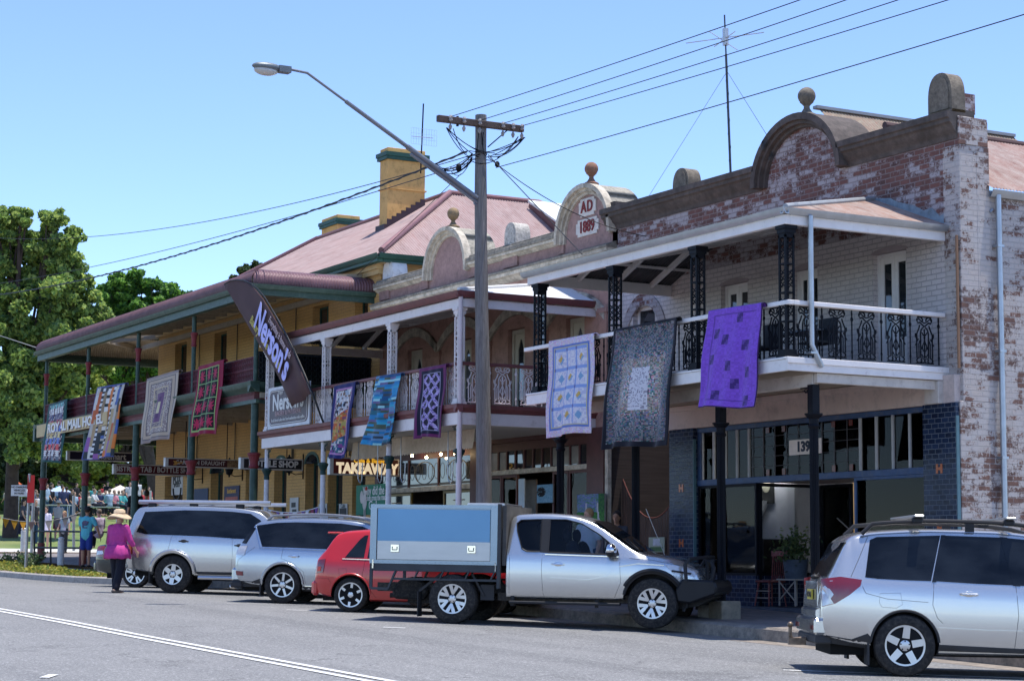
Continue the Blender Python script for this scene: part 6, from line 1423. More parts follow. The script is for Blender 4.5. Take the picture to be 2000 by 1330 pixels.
            o=bpy.data.objects.new(name,me); C.objects.link(o); o.parent=parent or s.t; ORG[o.name]=Vector((0,0,0))
            if label: o['label']=label
            out.append(o)
        return out
    def seam(s,b,pts,r=.0032,off=.0,sides=(-1,1)):
        for sd in sides:
            P=[]
            for (ax,az),(cx,cz) in zip(pts[:-1],pts[1:]):
                k=max(1,int(math.hypot(cx-ax,cz-az)/.06)); P+=[(ax+(cx-ax)*j/k,az+(cz-az)*j/k) for j in range(k)]
            P.append(pts[-1]); b.tube([(x,sd*(s.surf(x,z)+off),z) for x,z in P],r,4)
    def wheel(s,x,sd,r,w,rimr,style,spokecol,dark=False):
        tr=s.sp['track']/2; y=sd*tr; yo=sd*w/2
        hub=MB(); hub.lathe([(rimr*.99,-w*.4),(rimr*.99,w*.18)],x,y,r,36,axis='y'); hb=hub.build('wheel',MC['wheel well black'],s.t,local=True,smooth=40)
        q=MB(); h=w/2
        pr=[(rimr,-h+.01),(rimr+.012,-h),(r-.045,-h),(r-.012,-h+.018),(r,-h+.045),(r,h-.045),(r-.012,h-.018),(r-.045,h),(rimr+.012,h),(rimr,h-.01)]
        q.lathe([(a,c) for a,c in pr],x,y,r,44,axis='y',cap=False); o=q.build('tyre',MC['tyre rubber'],hb,local=True,smooth=30)
        q=MB(); yf=y+sd*(w/2-.012); 
        # rim lip
        n=40
        def ring(r0,r1,y0_,y1_):
            vs=[];fs=[]
            for k in range(n):
                a=2*math.pi*k/n; ca,sa=math.cos(a),math.sin(a)
                vs+=[(x+r0*ca,y0_,r+r0*sa),(x+r1*ca,y1_,r+r1*sa)]
            for k in range(n): k2=(k+1)%n; fs.append((2*k,2*k2,2*k2+1,2*k+1))
            q.add(vs,fs)
        ring(rimr+.006,rimr-.02,yf,yf-sd*.002); ring(rimr-.02,rimr-.03,yf-sd*.002,yf-sd*.06)
        def spoke(a0,a1,r0,r1,w0,w1,yo0=.012,yo1=.004,th=.022):
            P=[]
            for rr_,a,ww,yy in ((r0,a0,w0,yo0),(r1,a1,w1,yo1)):
                c=(rr_*math.cos(a),rr_*math.sin(a)); t=(-math.sin(a),math.cos(a)); P.append((c,t,ww,yy))
            vs=[]
            for c,t,ww,yy in P:
                for k,dy in ((-1,0),(1,0),(1,th),(-1,th)): vs.append((x+c[0]+t[0]*k*ww/2,yf-sd*(yy+dy),r+c[1]+t[1]*k*ww/2))
            q.add(vs,[(0,1,2,3),(7,6,5,4),(0,4,5,1),(1,5,6,2),(2,6,7,3),(3,7,4,0)])
        kind,nsp=style; R1=rimr-.012
        for i in range(nsp):
            a=2*math.pi*i/nsp+math.pi/2+.12*sd
            if kind=='five': spoke(a,a,.05,R1,.085,.075)
            elif kind=='twin': spoke(a-.12,a-.2,.05,R1,.035,.045); spoke(a+.12,a+.2,.05,R1,.035,.045)
            elif kind=='slim': spoke(a,a,.04,R1,.045,.042)
            elif kind=='blade': spoke(a,a,.05,R1,.035,.075)
            elif kind=='split': spoke(a,a-.17,.07,R1*.62,.03,.05); spoke(a-.17,a-.26,R1*.6,R1,.05,.06); spoke(a,a+.17,.07,R1*.62,.03,.05); spoke(a+.17,a+.26,R1*.6,R1,.05,.06)
            elif kind=='block': spoke(a,a,.07,R1,.1,.085)
        q.lathe([(.075 if kind!='split' else .06,-sd*.02),(.06,sd*.004),(.03,sd*.01)] if sd>0 else [(.03,-.01),(.06,-.004),(.075,.02)],x,yf-sd*.014,r,20,axis='y')
        o=q.build('rim',spokecol,hb,local=True,smooth=30)
        q=MB()
        for i in range(5 if nsp<8 else 6):
            a=2*math.pi*i/5+.3; q.lathe([(.009,0),(.009,sd*.006)],x+.05*math.cos(a),yf-sd*.008,r+.05*math.sin(a),8,axis='y')
        q.build('wheel_nuts',MC['car black trim'],hb,local=True)
        q=MB(); q.lathe([(rimr*.72,-.006),(rimr*.72,.006)],x,y+sd*w*.12,r,30,axis='y'); q.build('brake_disc',MC['brake steel'],hb,local=True)
        return hb
    def add(s,q,name,m,parent=None,**k): 
        k.setdefault('smooth',35); return q.build(name,m,parent or s.t,local=True,**k)
mat('car black trim',(.018,.018,.02),.55,var=.15); mat('wheel well black',(.008,.008,.009),.9); mat('brake steel',(.12,.11,.1),.5,.6)
mat('tyre rubber',(.028,.027,.027),.85,var=.3,vs=9,dirt=(.09,.08,.07),da=.35,spec=.1)
def paint(name,col,metal=.8,rough=.24,dirt=(.3,.27,.23),da=.0):
    m,n,b=newmat(name); f=noise(n,2.5,5,.6); sx=N(n,'SeparateXYZ'); tc=N(n,'TexCoord'); n.links.new(tc.outputs['Object'],sx.inputs[0])
    low=ramp(n,math_(n,'ADD',sx.outputs[2],math_(n,'MULTIPLY',f,.25)),[(.42,.35+da),(.75,0.)]); c=mix(n,math_(n,'MULTIPLY',low,ramp(n,f,[(.3,.3),(.7,1.)])),col,dirt)
    n.links.new(c,b.inputs['Base Color']); b.inputs['Metallic'].default_value=metal; b.inputs['Roughness'].default_value=rough; b.inputs['Coat Weight'].default_value=.9; b.inputs['Coat Roughness'].default_value=.04
    fl=noise(n,900,1,.5); bump(n,b,fl,.04,.001); return m
SIL=paint('silver metallic paint',(.52,.53,.53)); SILB=paint('silver blue metallic paint',(.44,.48,.52)); SIL2=paint('pale silver paint',(.62,.61,.59)); REDP=paint('red paint',(.52,.012,.014),.1,.3,dirt=(.2,.08,.06)); BLKP=paint('black green paint',(.012,.02,.022),.4,.25,dirt=(.1,.09,.08)); WHP=paint('ute silver paint',(.56,.57,.57))
CGL=glassmat('tinted car glass',(.004,.006,.01),.02); CGL.node_tree.nodes['Principled BSDF'].inputs['Specular IOR Level'].default_value=.35; CGL.node_tree.nodes['Principled BSDF'].inputs['Coat Weight'].default_value=0; _n=CGL.node_tree; _b=_n.nodes['Principled BSDF']; _n.links.new(ramp(_n,noise(_n,1.6,3,.5,sc=(1,1,2)),[(.35,(.002,.003,.005)),(.7,(.016,.02,.026))]),_b.inputs['Base Color']); bump(_n,_b,noise(_n,1.3,2,.4),.05,.05); TRIM=MC['car black trim']; SEAM=mat('panel gap',(.06,.06,.065),.7); CHROME=mat('chrome',(.7,.7,.7),.12,1,var=.02); ALU=mat('alloy rim',(.55,.55,.56),.3,.85,var=.05); RIMD=mat('dark alloy',(.04,.04,.045),.4,.6); DARKG=mat('dark grey cladding',(.035,.035,.037),.7,var=.15)
REDL=mat('red lamp',(.17,.008,.016),.15,var=.1,spec=.8,coat=.5); CLRL=mat('clear lamp',(.55,.53,.52),.12,.4,var=.2,vs=20,coat=.8); ORL=mat('orange lamp',(.7,.13,.02),.2); PLATE=mat('yellow plate',(.55,.45,.06),.5)
def mirror(car,x,z,m,sd=-1,sz=1):
    q=MB(); y=sd*(car.surf(x,z)+.13*sz); q.ell((x,y,z+.03),(.075*sz,.115*sz,.085*sz),12,8); o=car.add(q,'wing_mirror',m); q=MB(); q.ell((x-.0,y,z-.01),(.07*sz,.11*sz,.06*sz),12,8); q.box(x-.03,x+.03,min(y,y-sd*.15),max(y,y-sd*.15),z-.05,z-.01); car.add(q,'mirror_foot',TRIM,o)
def handle(car,x,z,m,sides=(-1,1)):
    for sd in sides:
        q=MB(); y=sd*(car.surf(x,z)+.028); q.tube([(x-.1,y-sd*.03,z),(x-.085,y,z),(x+.085,y,z-.004),(x+.1,y-sd*.03,z-.004)],.013,8); car.add(q,'door_handle',m)
        q=MB(); q.ell((x,sd*(car.surf(x,z)+.001),z),(.07,.006,.035),10,6); car.add(q,'handle_recess',m)
def arch_lip(car,ax,az,r,a0=12,a1=168,m=None,rad=.02,off=.0,name='arch_trim'):
    for sd in (-1,1):
        q=MB(); P=[]
        for k in range(25):
            a=R(a0+(a1-a0)*k/24); x=ax+r*math.cos(a);z=az+r*math.sin(a); P.append((x,sd*(car.surf(x,z)+off),z))
        q.tube(P,rad,6); car.add(q,name,m)
def flap(car,x,z0,z1,m=None,w=.24):
    for sd in (-1,1):
        q=MB(); y=sd*(car.sp['W']/2-.14); q.box(x-.012,x+.012,y-w/2,y+w/2,z0,z1); car.add(q,'mud_flap',m or DARKG)
def rails(car,x0,x1,y,zoff,m,r=.022,legs=(0,.5,1)):
    for sd in (-1,1):
        q=MB(); P=[(x0,sd*y,car.top(x0)-.01),(x0+.12,sd*y,car.top(x0+.12)+zoff)]+[(x0+.12+(x1-x0-.3)*k/8,sd*y,car.top(x0+.12+(x1-x0-.3)*k/8)+zoff) for k in range(1,9)]+[(x1,sd*y,car.top(x1)-.01)]
        q.tube(P,r,8); q.box((x0+x1)/2-.05,(x0+x1)/2+.05,sd*y-.015,sd*y+.015,car.top((x0+x1)/2)-.03,car.top((x0+x1)/2)+zoff); car.add(q,'roof_rail',m)
def place(px,py,d,heading,track):
    """world point of the rear axle centre on the ground from the near rear wheel's contact point"""
    c=PYg(px,py); n=V(-math.sin(heading),math.cos(heading),0); o=c+n*track/2; return V(o.x,o.y,c.z)
def slope_pitch(h): return math.atan(.0235*math.cos(h))
def wheels(car,wb,r,w,rimr,style,m):
    for x in (0,wb):
        for sd in (-1,1): car.wheel(x,sd,r,w,rimr,style,m)
def underside(car,x0,x1,z0,z1,w):
    q=MB(); q.box(x0,x1,-w,w,z0,z1); car.add(q,'underbody',MC['wheel well black'],smooth=0)
# ---- right foreground: silver wagon -------------------------------------------
h=R(60); tk=1.53
sp=dict(x0=-.93,x1=3.62,W=1.78,track=1.56,tum=.2,rr=.3,br=.1,rf=.7,bf=.25,
 top=[(-.93,.8),(-.915,.98),(-.86,1.06),(-.78,1.2),(-.70,1.36),(-.6,1.53),(-.5,1.585),(-.2,1.63),(.4,1.66),(1.0,1.655),(1.6,1.6),(1.9,1.5),(2.35,1.24),(2.7,1.06),(3.2,.97),(3.5,.82),(3.62,.55)],
 belt=[(-.93,1.05),(-.5,1.05),(0,1.03),(1.2,.99),(2.4,.96),(3.62,.8)],sill=[(-.93,.42),(-.6,.34),(.3,.24),(2.3,.24),(3.62,.3)],dense=[(-.93,-.45)])
car=Car('silver_wagon','pale silver wagon with black roof rails and cross bars, nearest the camera at right','car',sp,place(1765,1320,0,h,1.56),h,slope_pitch(h))
car.body(SIL2,[(0,.35,.385),(2.615,.35,.385)])
win1=[(-.44,1.1),(-.36,1.52),(-.28,1.555),(.44,1.585),(.30,1.07),(.0,1.075),(-.3,1.085)]
win2_=[(.36,1.07),(.5,1.585),(1.12,1.575),(1.22,1.04),(.8,1.05)]
win3=[(1.30,1.035),(1.2,1.57),(1.5,1.545),(1.75,1.46),(2.16,1.17),(2.2,1.04)]
for p in (win1,win2_,win3): car.patch('side_window',p,CGL)
car.patch('window_pillar',[(.31,1.06),(.45,1.59),(.5,1.59),(.36,1.06)],CGL,.009); car.patch('window_pillar',[(1.22,1.035),(1.12,1.58),(1.2,1.575),(1.3,1.03)],CGL,.009)
for sd in (-1,1):
    q=MB(); pl=[(-.925,.78),(-.93,1.02),(-.78,1.1),(-.56,1.12),(-.5,1.07),(-.62,.93),(-.8,.84)]
car.patch('tail_lamp',[(-.92,.76),(-.925,1.07),(-.72,1.1),(-.48,1.07),(-.5,1.0),(-.62,.9),(-.78,.8)],REDL,.012)
car.patch('tail_lamp_reflector',[(-.92,.765),(-.92,.99),(-.84,.96),(-.8,.9),(-.84,.84),(-.8,.8)],CLRL,.017)
# rear face details
def rear_panel(car,name,m,y0,y1,z0,z1,off=.01,parent=None,xf=None,th=.01):
    """thin panel lying on the rear end, following the tailgate slope"""
    xa=lambda z: xf(z)
    q=MB(); vs=[]
    for y in (y0,y1):
        for z in (z0,z1): vs.append((xa(z)-off,y,z))
    q.add(vs+[(a+.02,b_,c) for a,b_,c in vs],[(0,1,3,2),(4,6,7,5),(0,4,5,1),(2,3,7,6),(0,2,6,4),(1,5,7,3)]); return car.add(q,name,m,parent)
xr=lambda z: float(np.interp(z,[.3,.8,.98,1.06,1.2,1.36,1.53],[-.93,-.93,-.915,-.86,-.78,-.70,-.6]))
rear_panel(car,'rear_window',CGL,-.62,.62,1.1,1.49,.012,xf=xr); 
q=MB(); q.box(-.97,-.9,-.66,.66,.62,.74); q.box(-1.01,-.86,-.8,.8,.44,.63); o=car.add(q,'rear_bumper',SIL2,bevel=.03)
q=MB(); q.box(-.99,-.8,-.78,.78,.34,.445); car.add(q,'bumper_lower',DARKG,bevel=.02)
q=MB(); q.box(-1.022,-1.005,-.76,-.56,.5,.55); q.box(-1.022,-1.005,.56,.76,.5,.55); car.add(q,'bumper_reflector',REDL)
q=MB(); q.box(-.96,-.945,-.21,.17,.83,.945); pl_=car.add(q,'number_plate',PLATE); 
me=text_mesh('BZ 90 QK',.085,.002,.002); 
o=bpy.data.objects.new('plate_text',me); me.materials.clear(); me.materials.append(INK); C.objects.link(o); o.parent=pl_; o.matrix_local=Matrix(((0,0,-1,-.965),(-1,0,0,-.02),(0,1,0,.887),(0,0,0,1)))
q=MB(); q.box(-.935,-.925,-.5,.5,.76,1.04); car.add(q,'tailgate_panel',SIL2)
q=MB(); q.tube([(-.88,-.05,1.1),(-.8,.25,1.14),(-.83,.45,1.12)],.012,6); q.ell((-.9,-.05,1.09),(.05,.05,.03),8,6); car.add(q,'rear_wiper',TRIM)
q=MB(); q.tube([(-1.0,0,.38),(-1.14,0,.36),(-1.18,0,.4),(-1.18,0,.5)],.022,8); q.ell((-1.18,0,.53),.035,10,8); q.box(-1.2,-1.0,-.05,.05,.3,.38); car.add(q,'tow_bar',mat('rusty tow steel',(.2,.15,.11),.5,.6,var=.4,vs=15))
b=MB(); car.seam(b,[(.33,1.05),(.31,.8),(.36,.66),(.42,.6)]); car.seam(b,[(1.25,1.03),(1.27,.7),(1.22,.3)]); car.seam(b,[(-.5,1.05),(-.44,.92),(-.2,.86),(.26,.83)]); car.seam(b,[(.42,.36),(1.2,.31),(2.15,.31)])
car.seam(b,[(-.28,.92),(-.05,.93),(-.03,.8),(-.1,.76),(-.26,.77),(-.29,.82),(-.28,.92)],.0018); car.seam(b,[(2.3,.95),(2.34,.6),(2.25,.3)]); car.seam(b,[(-.38,1.56),(-.5,1.3),(-.6,1.1)],.004); car.add(b,'panel_seams',SEAM)
b=MB(); car.seam(b,[(.36,.555),(.9,.535),(1.6,.53),(2.1,.55)],.006); car.add(b,'side_crease',SIL2)
handle(car,.72,.93,SIL2); handle(car,1.68,.9,SIL2); mirror(car,2.1,1.08,SIL2); mirror(car,2.1,1.08,SIL2,1)
car.patch('sill_cladding',[(.36,.24),(.38,.36),(1.3,.33),(2.2,.33),(2.22,.24)],DARKG,.01); car.patch('bumper_corner',[(-.9,.36),(-.88,.44),(-.6,.4),(-.42,.47),(-.37,.42),(-.4,.3)],DARKG,.01)
arch_lip(car,0,.35,.385,5,175,DARKG,.018,-.008); arch_lip(car,2.615,.35,.385,5,175,DARKG,.018,-.008); flap(car,-.41,.12,.42)
rails(car,-.45,2.0,.66,.085,TRIM,.026)
for x in (.18,1.22):
    q=MB(); z=car.top(x)+.13; q.box(x-.055,x+.055,-.8,.8,z,z+.028); o=car.add(q,'cross_bar',mat('bar aluminium',(.5,.5,.5),.35,.8),bevel=.01)
    for sd in (-1,1): q=MB(); q.box(x-.06,x+.06,sd*.67-.05,sd*.67+.05,z-.07,z-.001); car.add(q,'bar_foot',TRIM,o,bevel=.015)
q=MB(); q.tube([(-.42,.1,1.6),(-.62,.1,1.78)],.007,6); car.add(q,'aerial',TRIM)
wheels(car,2.615,.345,.225,.228,('five',5),ALU); underside(car,-.8,3.4,.22,.5,.62)
# ---- silver 4WD
h=R(54)
sp=dict(x0=-1.05,x1=3.75,W=1.92,track=1.62,tum=.14,rr=.22,br=.08,rf=.5,bf=.18,
 top=[(-1.05,.75),(-1.04,1.12),(-.98,1.45),(-.9,1.7),(-.8,1.79),(-.5,1.83),(.3,1.85),(1.2,1.83),(1.75,1.76),(2.05,1.55),(2.35,1.26),(2.6,1.16),(3.4,1.08),(3.65,.95),(3.75,.6)],
 belt=[(-1.05,1.2),(2.4,1.13),(3.75,.95)],sill=[(-1.05,.5),(-.5,.42),(.4,.36),(2.4,.36),(3.75,.42)],dense=[(-1.05,-.75)])
car=Car('silver_four_wheel_drive','silver four wheel drive with long roof bar and spare wheel, beside the woman in pink','car',sp,place(338,1158,0,h,1.66),h,slope_pitch(h))
car.body(SIL,[(0,.4,.46),(2.85,.4,.46)])
for p in ([(-.82,1.27),(-.68,1.69),(.18,1.74),(.02,1.21),(-.6,1.22)],[(.08,1.21),(.24,1.74),(.62,1.74),(.55,1.2)],[(.6,1.2),(.68,1.74),(1.12,1.73),(1.22,1.17)],[(1.3,1.165),(1.22,1.725),(1.6,1.69),(1.82,1.56),(2.12,1.2),(2.12,1.15)]): car.patch('side_window',p,CGL)
car.patch('tail_lamp',[(-1.02,.78),(-1.03,1.2),(-.9,1.2),(-.86,.8)],REDL,.012); car.patch('tail_lamp_reflector',[(-1.01,.8),(-1.01,1.0),(-.9,1.0),(-.9,.8)],ORL,.017)
q=MB(); q.box(-1.12,-.9,-.9,.9,.5,.76); car.add(q,'rear_bumper',SIL,bevel=.04)
q=MB(); q.lathe([(.24,-.1),(.34,-.11),(.385,-.08),(.385,.08),(.34,.11),(.24,.1)],-1.16,.12,1.05,32,axis='x'); o=car.add(q,'spare_wheel',MC['tyre rubber'])
q=MB()
for k in range(28):
    a=2*math.pi*k/28
    for xx in (-1.21,-1.11): q.bar((xx,.12+.385*math.cos(a),1.05+.385*math.sin(a)),(xx+.04,.12+.385*math.cos(a+.12),1.05+.385*math.sin(a+.12)),.03,.02)
car.add(q,'spare_tread',mat('dusty tread',(.09,.085,.08),.9),o)
car.patch('window_pillar',[(.02,1.21),(.18,1.74),(.24,1.74),(.08,1.21)],CGL,.009); car.patch('window_pillar',[(.55,1.2),(.62,1.74),(.68,1.74),(.6,1.2)],CGL,.009); car.patch('window_pillar',[(1.22,1.17),(1.12,1.73),(1.22,1.725),(1.3,1.165)],CGL,.009)
b=MB(); car.seam(b,[(-.04,1.2),(-.12,.85),(.3,.82),(.38,.74)]); car.seam(b,[(1.26,1.16),(1.28,.8),(1.25,.4)]); car.seam(b,[(.5,.42),(1.3,.42),(2.3,.42)]); car.seam(b,[(2.38,1.12),(2.42,.8),(2.36,.4)]); car.seam(b,[(-.72,1.1),(-.5,1.1),(-.46,.95),(-.52,.86),(-.72,.86),(-.72,1.1)],.0018); car.add(b,'panel_seams',SEAM)
b=MB(); car.seam(b,[(.5,.78),(1.2,.765),(2.2,.76)],.012); car.add(b,'body_moulding',SIL)
handle(car,.22,1.09,TRIM); handle(car,1.42,1.02,TRIM); mirror(car,2.12,1.2,SIL); 
car.patch('sill_cladding',[(.5,.36),(.5,.46),(2.3,.46),(2.35,.36)],DARKG,.012); arch_lip(car,0,.4,.475,2,178,SIL,.05,-.01); arch_lip(car,0,.4,.455,2,178,DARKG,.03,-.02); arch_lip(car,2.85,.4,.47,2,178,SIL,.045,-.01); flap(car,-.5,.2,.55)
q=MB(); 
for sd in (-1,1): q.tube([(.55,sd*.9,.34),(2.2,sd*.9,.34)],.045,8)
car.add(q,'side_step',ALU)
for sd in (-1,1):
    q=MB(); q.tube([(-.85,sd*.72,1.9),(2.0,sd*.72,1.92)],.045,8); o=car.add(q,'roof_bar',mat('bright bar',(.6,.6,.6),.3,.8))
    for x in (-.55,.35,1.35): q=MB(); q.box(x-.09,x+.09,sd*.72-.04,sd*.72+.04,1.79,1.895); car.add(q,'bar_foot',TRIM,o,bevel=.02)
q=MB(); 
for x in (-.55,.35,1.35): q.box(x-.03,x+.03,-.72,.72,1.905,1.93)
car.add(q,'cross_bar',TRIM,smooth=0)
wheels(car,2.85,.395,.265,.215,('block',6),ALU); underside(car,-.9,3.5,.35,.6,.65)
# ---- silver blue wagon with pointed rear side window ---------------------------------
h=R(52)
sp=dict(x0=-.98,x1=3.62,W=1.8,track=1.54,tum=.2,rr=.35,br=.14,rf=.6,bf=.25,
 top=[(-.98,.62),(-.965,.95),(-.9,1.1),(-.72,1.36),(-.6,1.52),(-.45,1.58),(0,1.625),(.6,1.645),(1.2,1.62),(1.65,1.54),(2.0,1.36),(2.4,1.1),(2.6,1.02),(3.3,.92),(3.55,.78),(3.62,.5)],
 belt=[(-.98,1.0),(-.5,1.04),(1.2,1.0),(2.5,.96),(3.62,.8)],sill=[(-.98,.42),(-.6,.33),(.35,.25),(2.3,.25),(3.62,.3)],dense=[(-.98,-.45)])
car=Car('silver_blue_wagon','silver blue wagon with clear tail lamps between the four wheel drive and red hatchback','car',sp,place(552,1178,0,h,1.58),h,slope_pitch(h))
car.body(SILB,[(0,.36,.4),(2.67,.36,.4)])
for p in ([(-.42,1.07),(-.6,1.47),(-.2,1.53),(.12,1.545),(-.02,1.065)],[(.04,1.065),(.2,1.548),(1.08,1.54),(1.16,1.04)],[(1.22,1.035),(1.16,1.53),(1.5,1.49),(1.78,1.36),(2.1,1.1),(2.12,1.02)]): car.patch('side_window',p,CGL)
car.patch('window_pillar',[(-.02,1.065),(.12,1.545),(.2,1.548),(.04,1.065)],CGL,.009); car.patch('window_pillar',[(1.16,1.04),(1.08,1.54),(1.16,1.53),(1.22,1.035)],CGL,.009)
b=MB(); car.seam(b,[(-.62,1.48),(-.45,1.06),(-.4,1.05),(.0,1.045),(1.2,1.015),(2.1,1.0)],.011,.006); car.add(b,'chrome_line',CHROME)
car.patch('tail_lamp',[(-.95,.9),(-.9,1.07),(-.72,1.08),(-.76,.9)],CLRL,.012); car.patch('side_reflector',[(-.96,.52),(-.96,.6),(-.78,.59),(-.78,.51)],REDL,.012)
car.patch('rear_quarter_glass',[(-.86,1.13),(-.66,1.44),(-.6,1.42),(-.75,1.12)],CGL,.006)
q=MB(); q.box(-1.03,-.85,-.8,.8,.4,.66); car.add(q,'rear_bumper',SILB,bevel=.04); q=MB(); q.box(-1.05,-.8,-.82,.82,.28,.41); car.add(q,'bumper_lower',DARKG,bevel=.03); car.patch('bumper_corner',[(-.94,.3),(-.94,.42),(-.6,.4),(-.44,.46),(-.42,.3)],DARKG,.01)
q=MB(); q.tube([(-1.12,-.55,.3),(-.95,-.55,.3)],.035,10); car.add(q,'exhaust_pipe',CHROME)
b=MB(); car.seam(b,[(0,1.05),(-.03,.85),(.2,.77),(.42,.6),(.46,.38)]); car.seam(b,[(1.2,1.03),(1.22,.7),(1.18,.3)]); car.seam(b,[(2.3,.96),(2.34,.6),(2.28,.3)]); car.seam(b,[(-.56,1.06),(-.9,.8),(-.92,.68)]); car.add(b,'panel_seams',SEAM)
handle(car,.22,.9,CHROME); handle(car,1.5,.88,CHROME); mirror(car,2.05,1.07,SILB); arch_lip(car,0,.36,.41,2,178,SILB,.03,-.012)
car.patch('sill_cladding',[(.4,.24),(.4,.33),(2.25,.33),(2.3,.24)],DARKG,.012); b=MB(); car.seam(b,[(.45,.34),(2.2,.34)],.012,.01); car.add(b,'sill_chrome',CHROME)
rails(car,-.4,1.9,.62,.06,mat('grey rail',(.25,.26,.28),.4,.5),.022); q=MB(); q.tube([(1.75,0,1.53),(1.6,0,1.66)],.008,6); q.ell((1.75,0,1.53),(.05,.03,.02),8,5); car.add(q,'aerial',TRIM); flap(car,-.43,.14,.4)
wheels(car,2.67,.355,.225,.235,('slim',7),ALU); underside(car,-.8,3.4,.24,.5,.62)
# ---- red hatchback
h=R(53)
sp=dict(x0=-.68,x1=3.28,W=1.68,track=1.44,tum=.17,rr=.35,br=.16,rf=.6,bf=.28,
 top=[(-.68,.5),(-.665,.75),(-.62,.93),(-.48,1.1),(-.35,1.3),(-.28,1.37),(-.1,1.42),(.6,1.46),(1.2,1.45),(1.6,1.36),(2.1,1.08),(2.4,.95),(3.0,.84),(3.22,.68),(3.28,.45)],
 belt=[(-.68,.9),(0,.9),(1.2,.89),(2.3,.86),(3.28,.7)],sill=[(-.68,.32),(-.4,.26),(.35,.2),(2.2,.2),(3.28,.24)],dense=[(-.68,-.25)])
car=Car('red_hatchback','small red hatchback mostly hidden behind the tray of the silver utility','car',sp,place(685,1195,0,h,1.48),h,slope_pitch(h))
car.body(REDP,[(0,.305,.35),(2.47,.305,.35)])
for p in ([(-.12,.95),(-.04,1.06),(.12,1.27),(.2,1.34),(.26,1.345),(.22,.95)],[(.28,.95),(.32,1.35),(1.02,1.36),(1.1,.94)],[(1.15,.94),(1.08,1.36),(1.4,1.33),(1.66,1.2),(1.98,.96),(1.98,.92)]): car.patch('side_window',p,CGL)
b=MB(); car.seam(b,[(-.16,.925),(.2,.92),(1.1,.91),(2,.9)],.008,.006); car.add(b,'chrome_line',CHROME)
q=MB(); q.box(-.5,-.22,-.55,.55,1.36,1.395); car.add(q,'roof_spoiler',REDP,bevel=.012)
car.patch('tail_lamp',[(-.64,.66),(-.6,.9),(-.46,.92),(-.5,.68)],REDL,.012); car.patch('tail_lamp_reflector',[(-.62,.7),(-.61,.78),(-.54,.78),(-.55,.7)],mat('bright red lamp',(.7,.05,.03),.2),.018)
q=MB(); q.box(-.73,-.58,-.73,.73,.28,.54); car.add(q,'rear_bumper',REDP,bevel=.05)
b=MB(); car.seam(b,[(.25,.92),(.2,.6),(.38,.36),(.46,.26)]); car.seam(b,[(1.14,.92),(1.16,.6),(1.12,.26)]); car.seam(b,[(-.62,.58),(-.4,.58),(-.35,.5)]); car.seam(b,[(-.22,.75),(-.08,.76),(-.07,.64),(-.2,.63),(-.22,.75)],.0018); car.add(b,'panel_seams',mat('dark red seam',(.06,.005,.005),.6))
handle(car,.5,.78,REDP); handle(car,1.4,.76,REDP); arch_lip(car,0,.305,.36,2,178,REDP,.02,-.008); mirror(car,1.95,.98,REDP); mirror(car,1.95,.98,REDP,1)
wheels(car,2.47,.302,.2,.215,('slim',6),ALU); underside(car,-.55,3.1,.19,.4,.55)
# ---- black sedan behind the woman --------------------------------------------------------
h=R(50)
sp=dict(x0=-1.05,x1=3.7,W=1.8,track=1.54,tum=.22,rr=.4,br=.18,rf=.6,bf=.3,
 top=[(-1.05,.6),(-1.035,.86),(-.98,.97),(-.5,1.02),(-.35,1.06),(.1,1.28),(.45,1.4),(1.0,1.44),(1.5,1.4),(1.9,1.2),(2.25,1.0),(2.9,.92),(3.5,.78),(3.7,.5)],
 belt=[(-1.05,.88),(0,.92),(2.2,.9),(3.7,.7)],sill=[(-1.05,.36),(-.5,.28),(.4,.22),(2.2,.22),(3.7,.26)],dense=[(-1.05,-.9),(-.6,.4)])
car=Car('black_sedan','black sedan with red tail lamp partly hidden behind the woman in pink','car',sp,place(265,1147,0,h,1.58),h,slope_pitch(h))
car.body(BLKP,[(0,.33,.37),(2.75,.33,.37)])
for p in ([(-.1,.96),(.35,1.3),(.5,1.33),(.5,.95)],[(.56,.95),(.58,1.34),(1.05,1.35),(1.1,.94)],[(1.16,.94),(1.12,1.35),(1.4,1.31),(1.85,.98),(1.9,.92)]): car.patch('side_window',p,CGL)
car.patch('tail_lamp',[(-1.03,.7),(-1.0,.94),(-.8,.95),(-.72,.86),(-.74,.7)],REDL,.012); car.patch('tail_lamp_reflector',[(-1.0,.74),(-.99,.83),(-.82,.84),(-.78,.76)],CLRL,.018)
q=MB(); q.box(-1.1,-.95,-.74,.74,.36,.6); car.add(q,'rear_bumper',BLKP,bevel=.05)
b=MB(); car.seam(b,[(-1.0,.62),(-.6,.62),(-.4,.55)]); car.seam(b,[(.54,.93),(.5,.6),(.36,.4)]); car.add(b,'panel_seams',SEAM); wheels(car,2.75,.325,.225,.238,('twin',5),ALU); underside(car,-.8,3.4,.2,.4,.6)
# ---- silver extra-cab utility with aluminium canopy on a tray ---------------------------------
h=R(47)
sp=dict(x0=.86,x1=3.98,W=1.82,track=1.56,tum=.2,rr=.12,br=.03,rf=.75,bf=.3,
 top=[(.86,1.1),(.865,1.58),(.92,1.71),(1.05,1.755),(1.45,1.77),(1.85,1.75),(2.2,1.66),(2.6,1.42),(2.95,1.2),(3.05,1.16),(3.5,1.1),(3.78,1.0),(3.93,.86),(3.98,.62)],
 belt=[(.86,1.13),(2.0,1.11),(2.9,1.08),(3.5,1.02),(3.98,.85)],sill=[(.86,.42),(2.6,.42),(3.6,.5),(3.98,.55)],dense=[(.86,1.05)])
car=Car('silver_utility','silver utility with boxy aluminium canopy on its tray and black bull bar','utility',sp,place(885,1217,0,h,1.6),h,slope_pitch(h)-.004)
wA=[(1.12,1.2),(1.02,1.47),(1.0,1.6),(1.06,1.655),(1.4,1.67),(1.42,1.16),(1.2,1.16)]
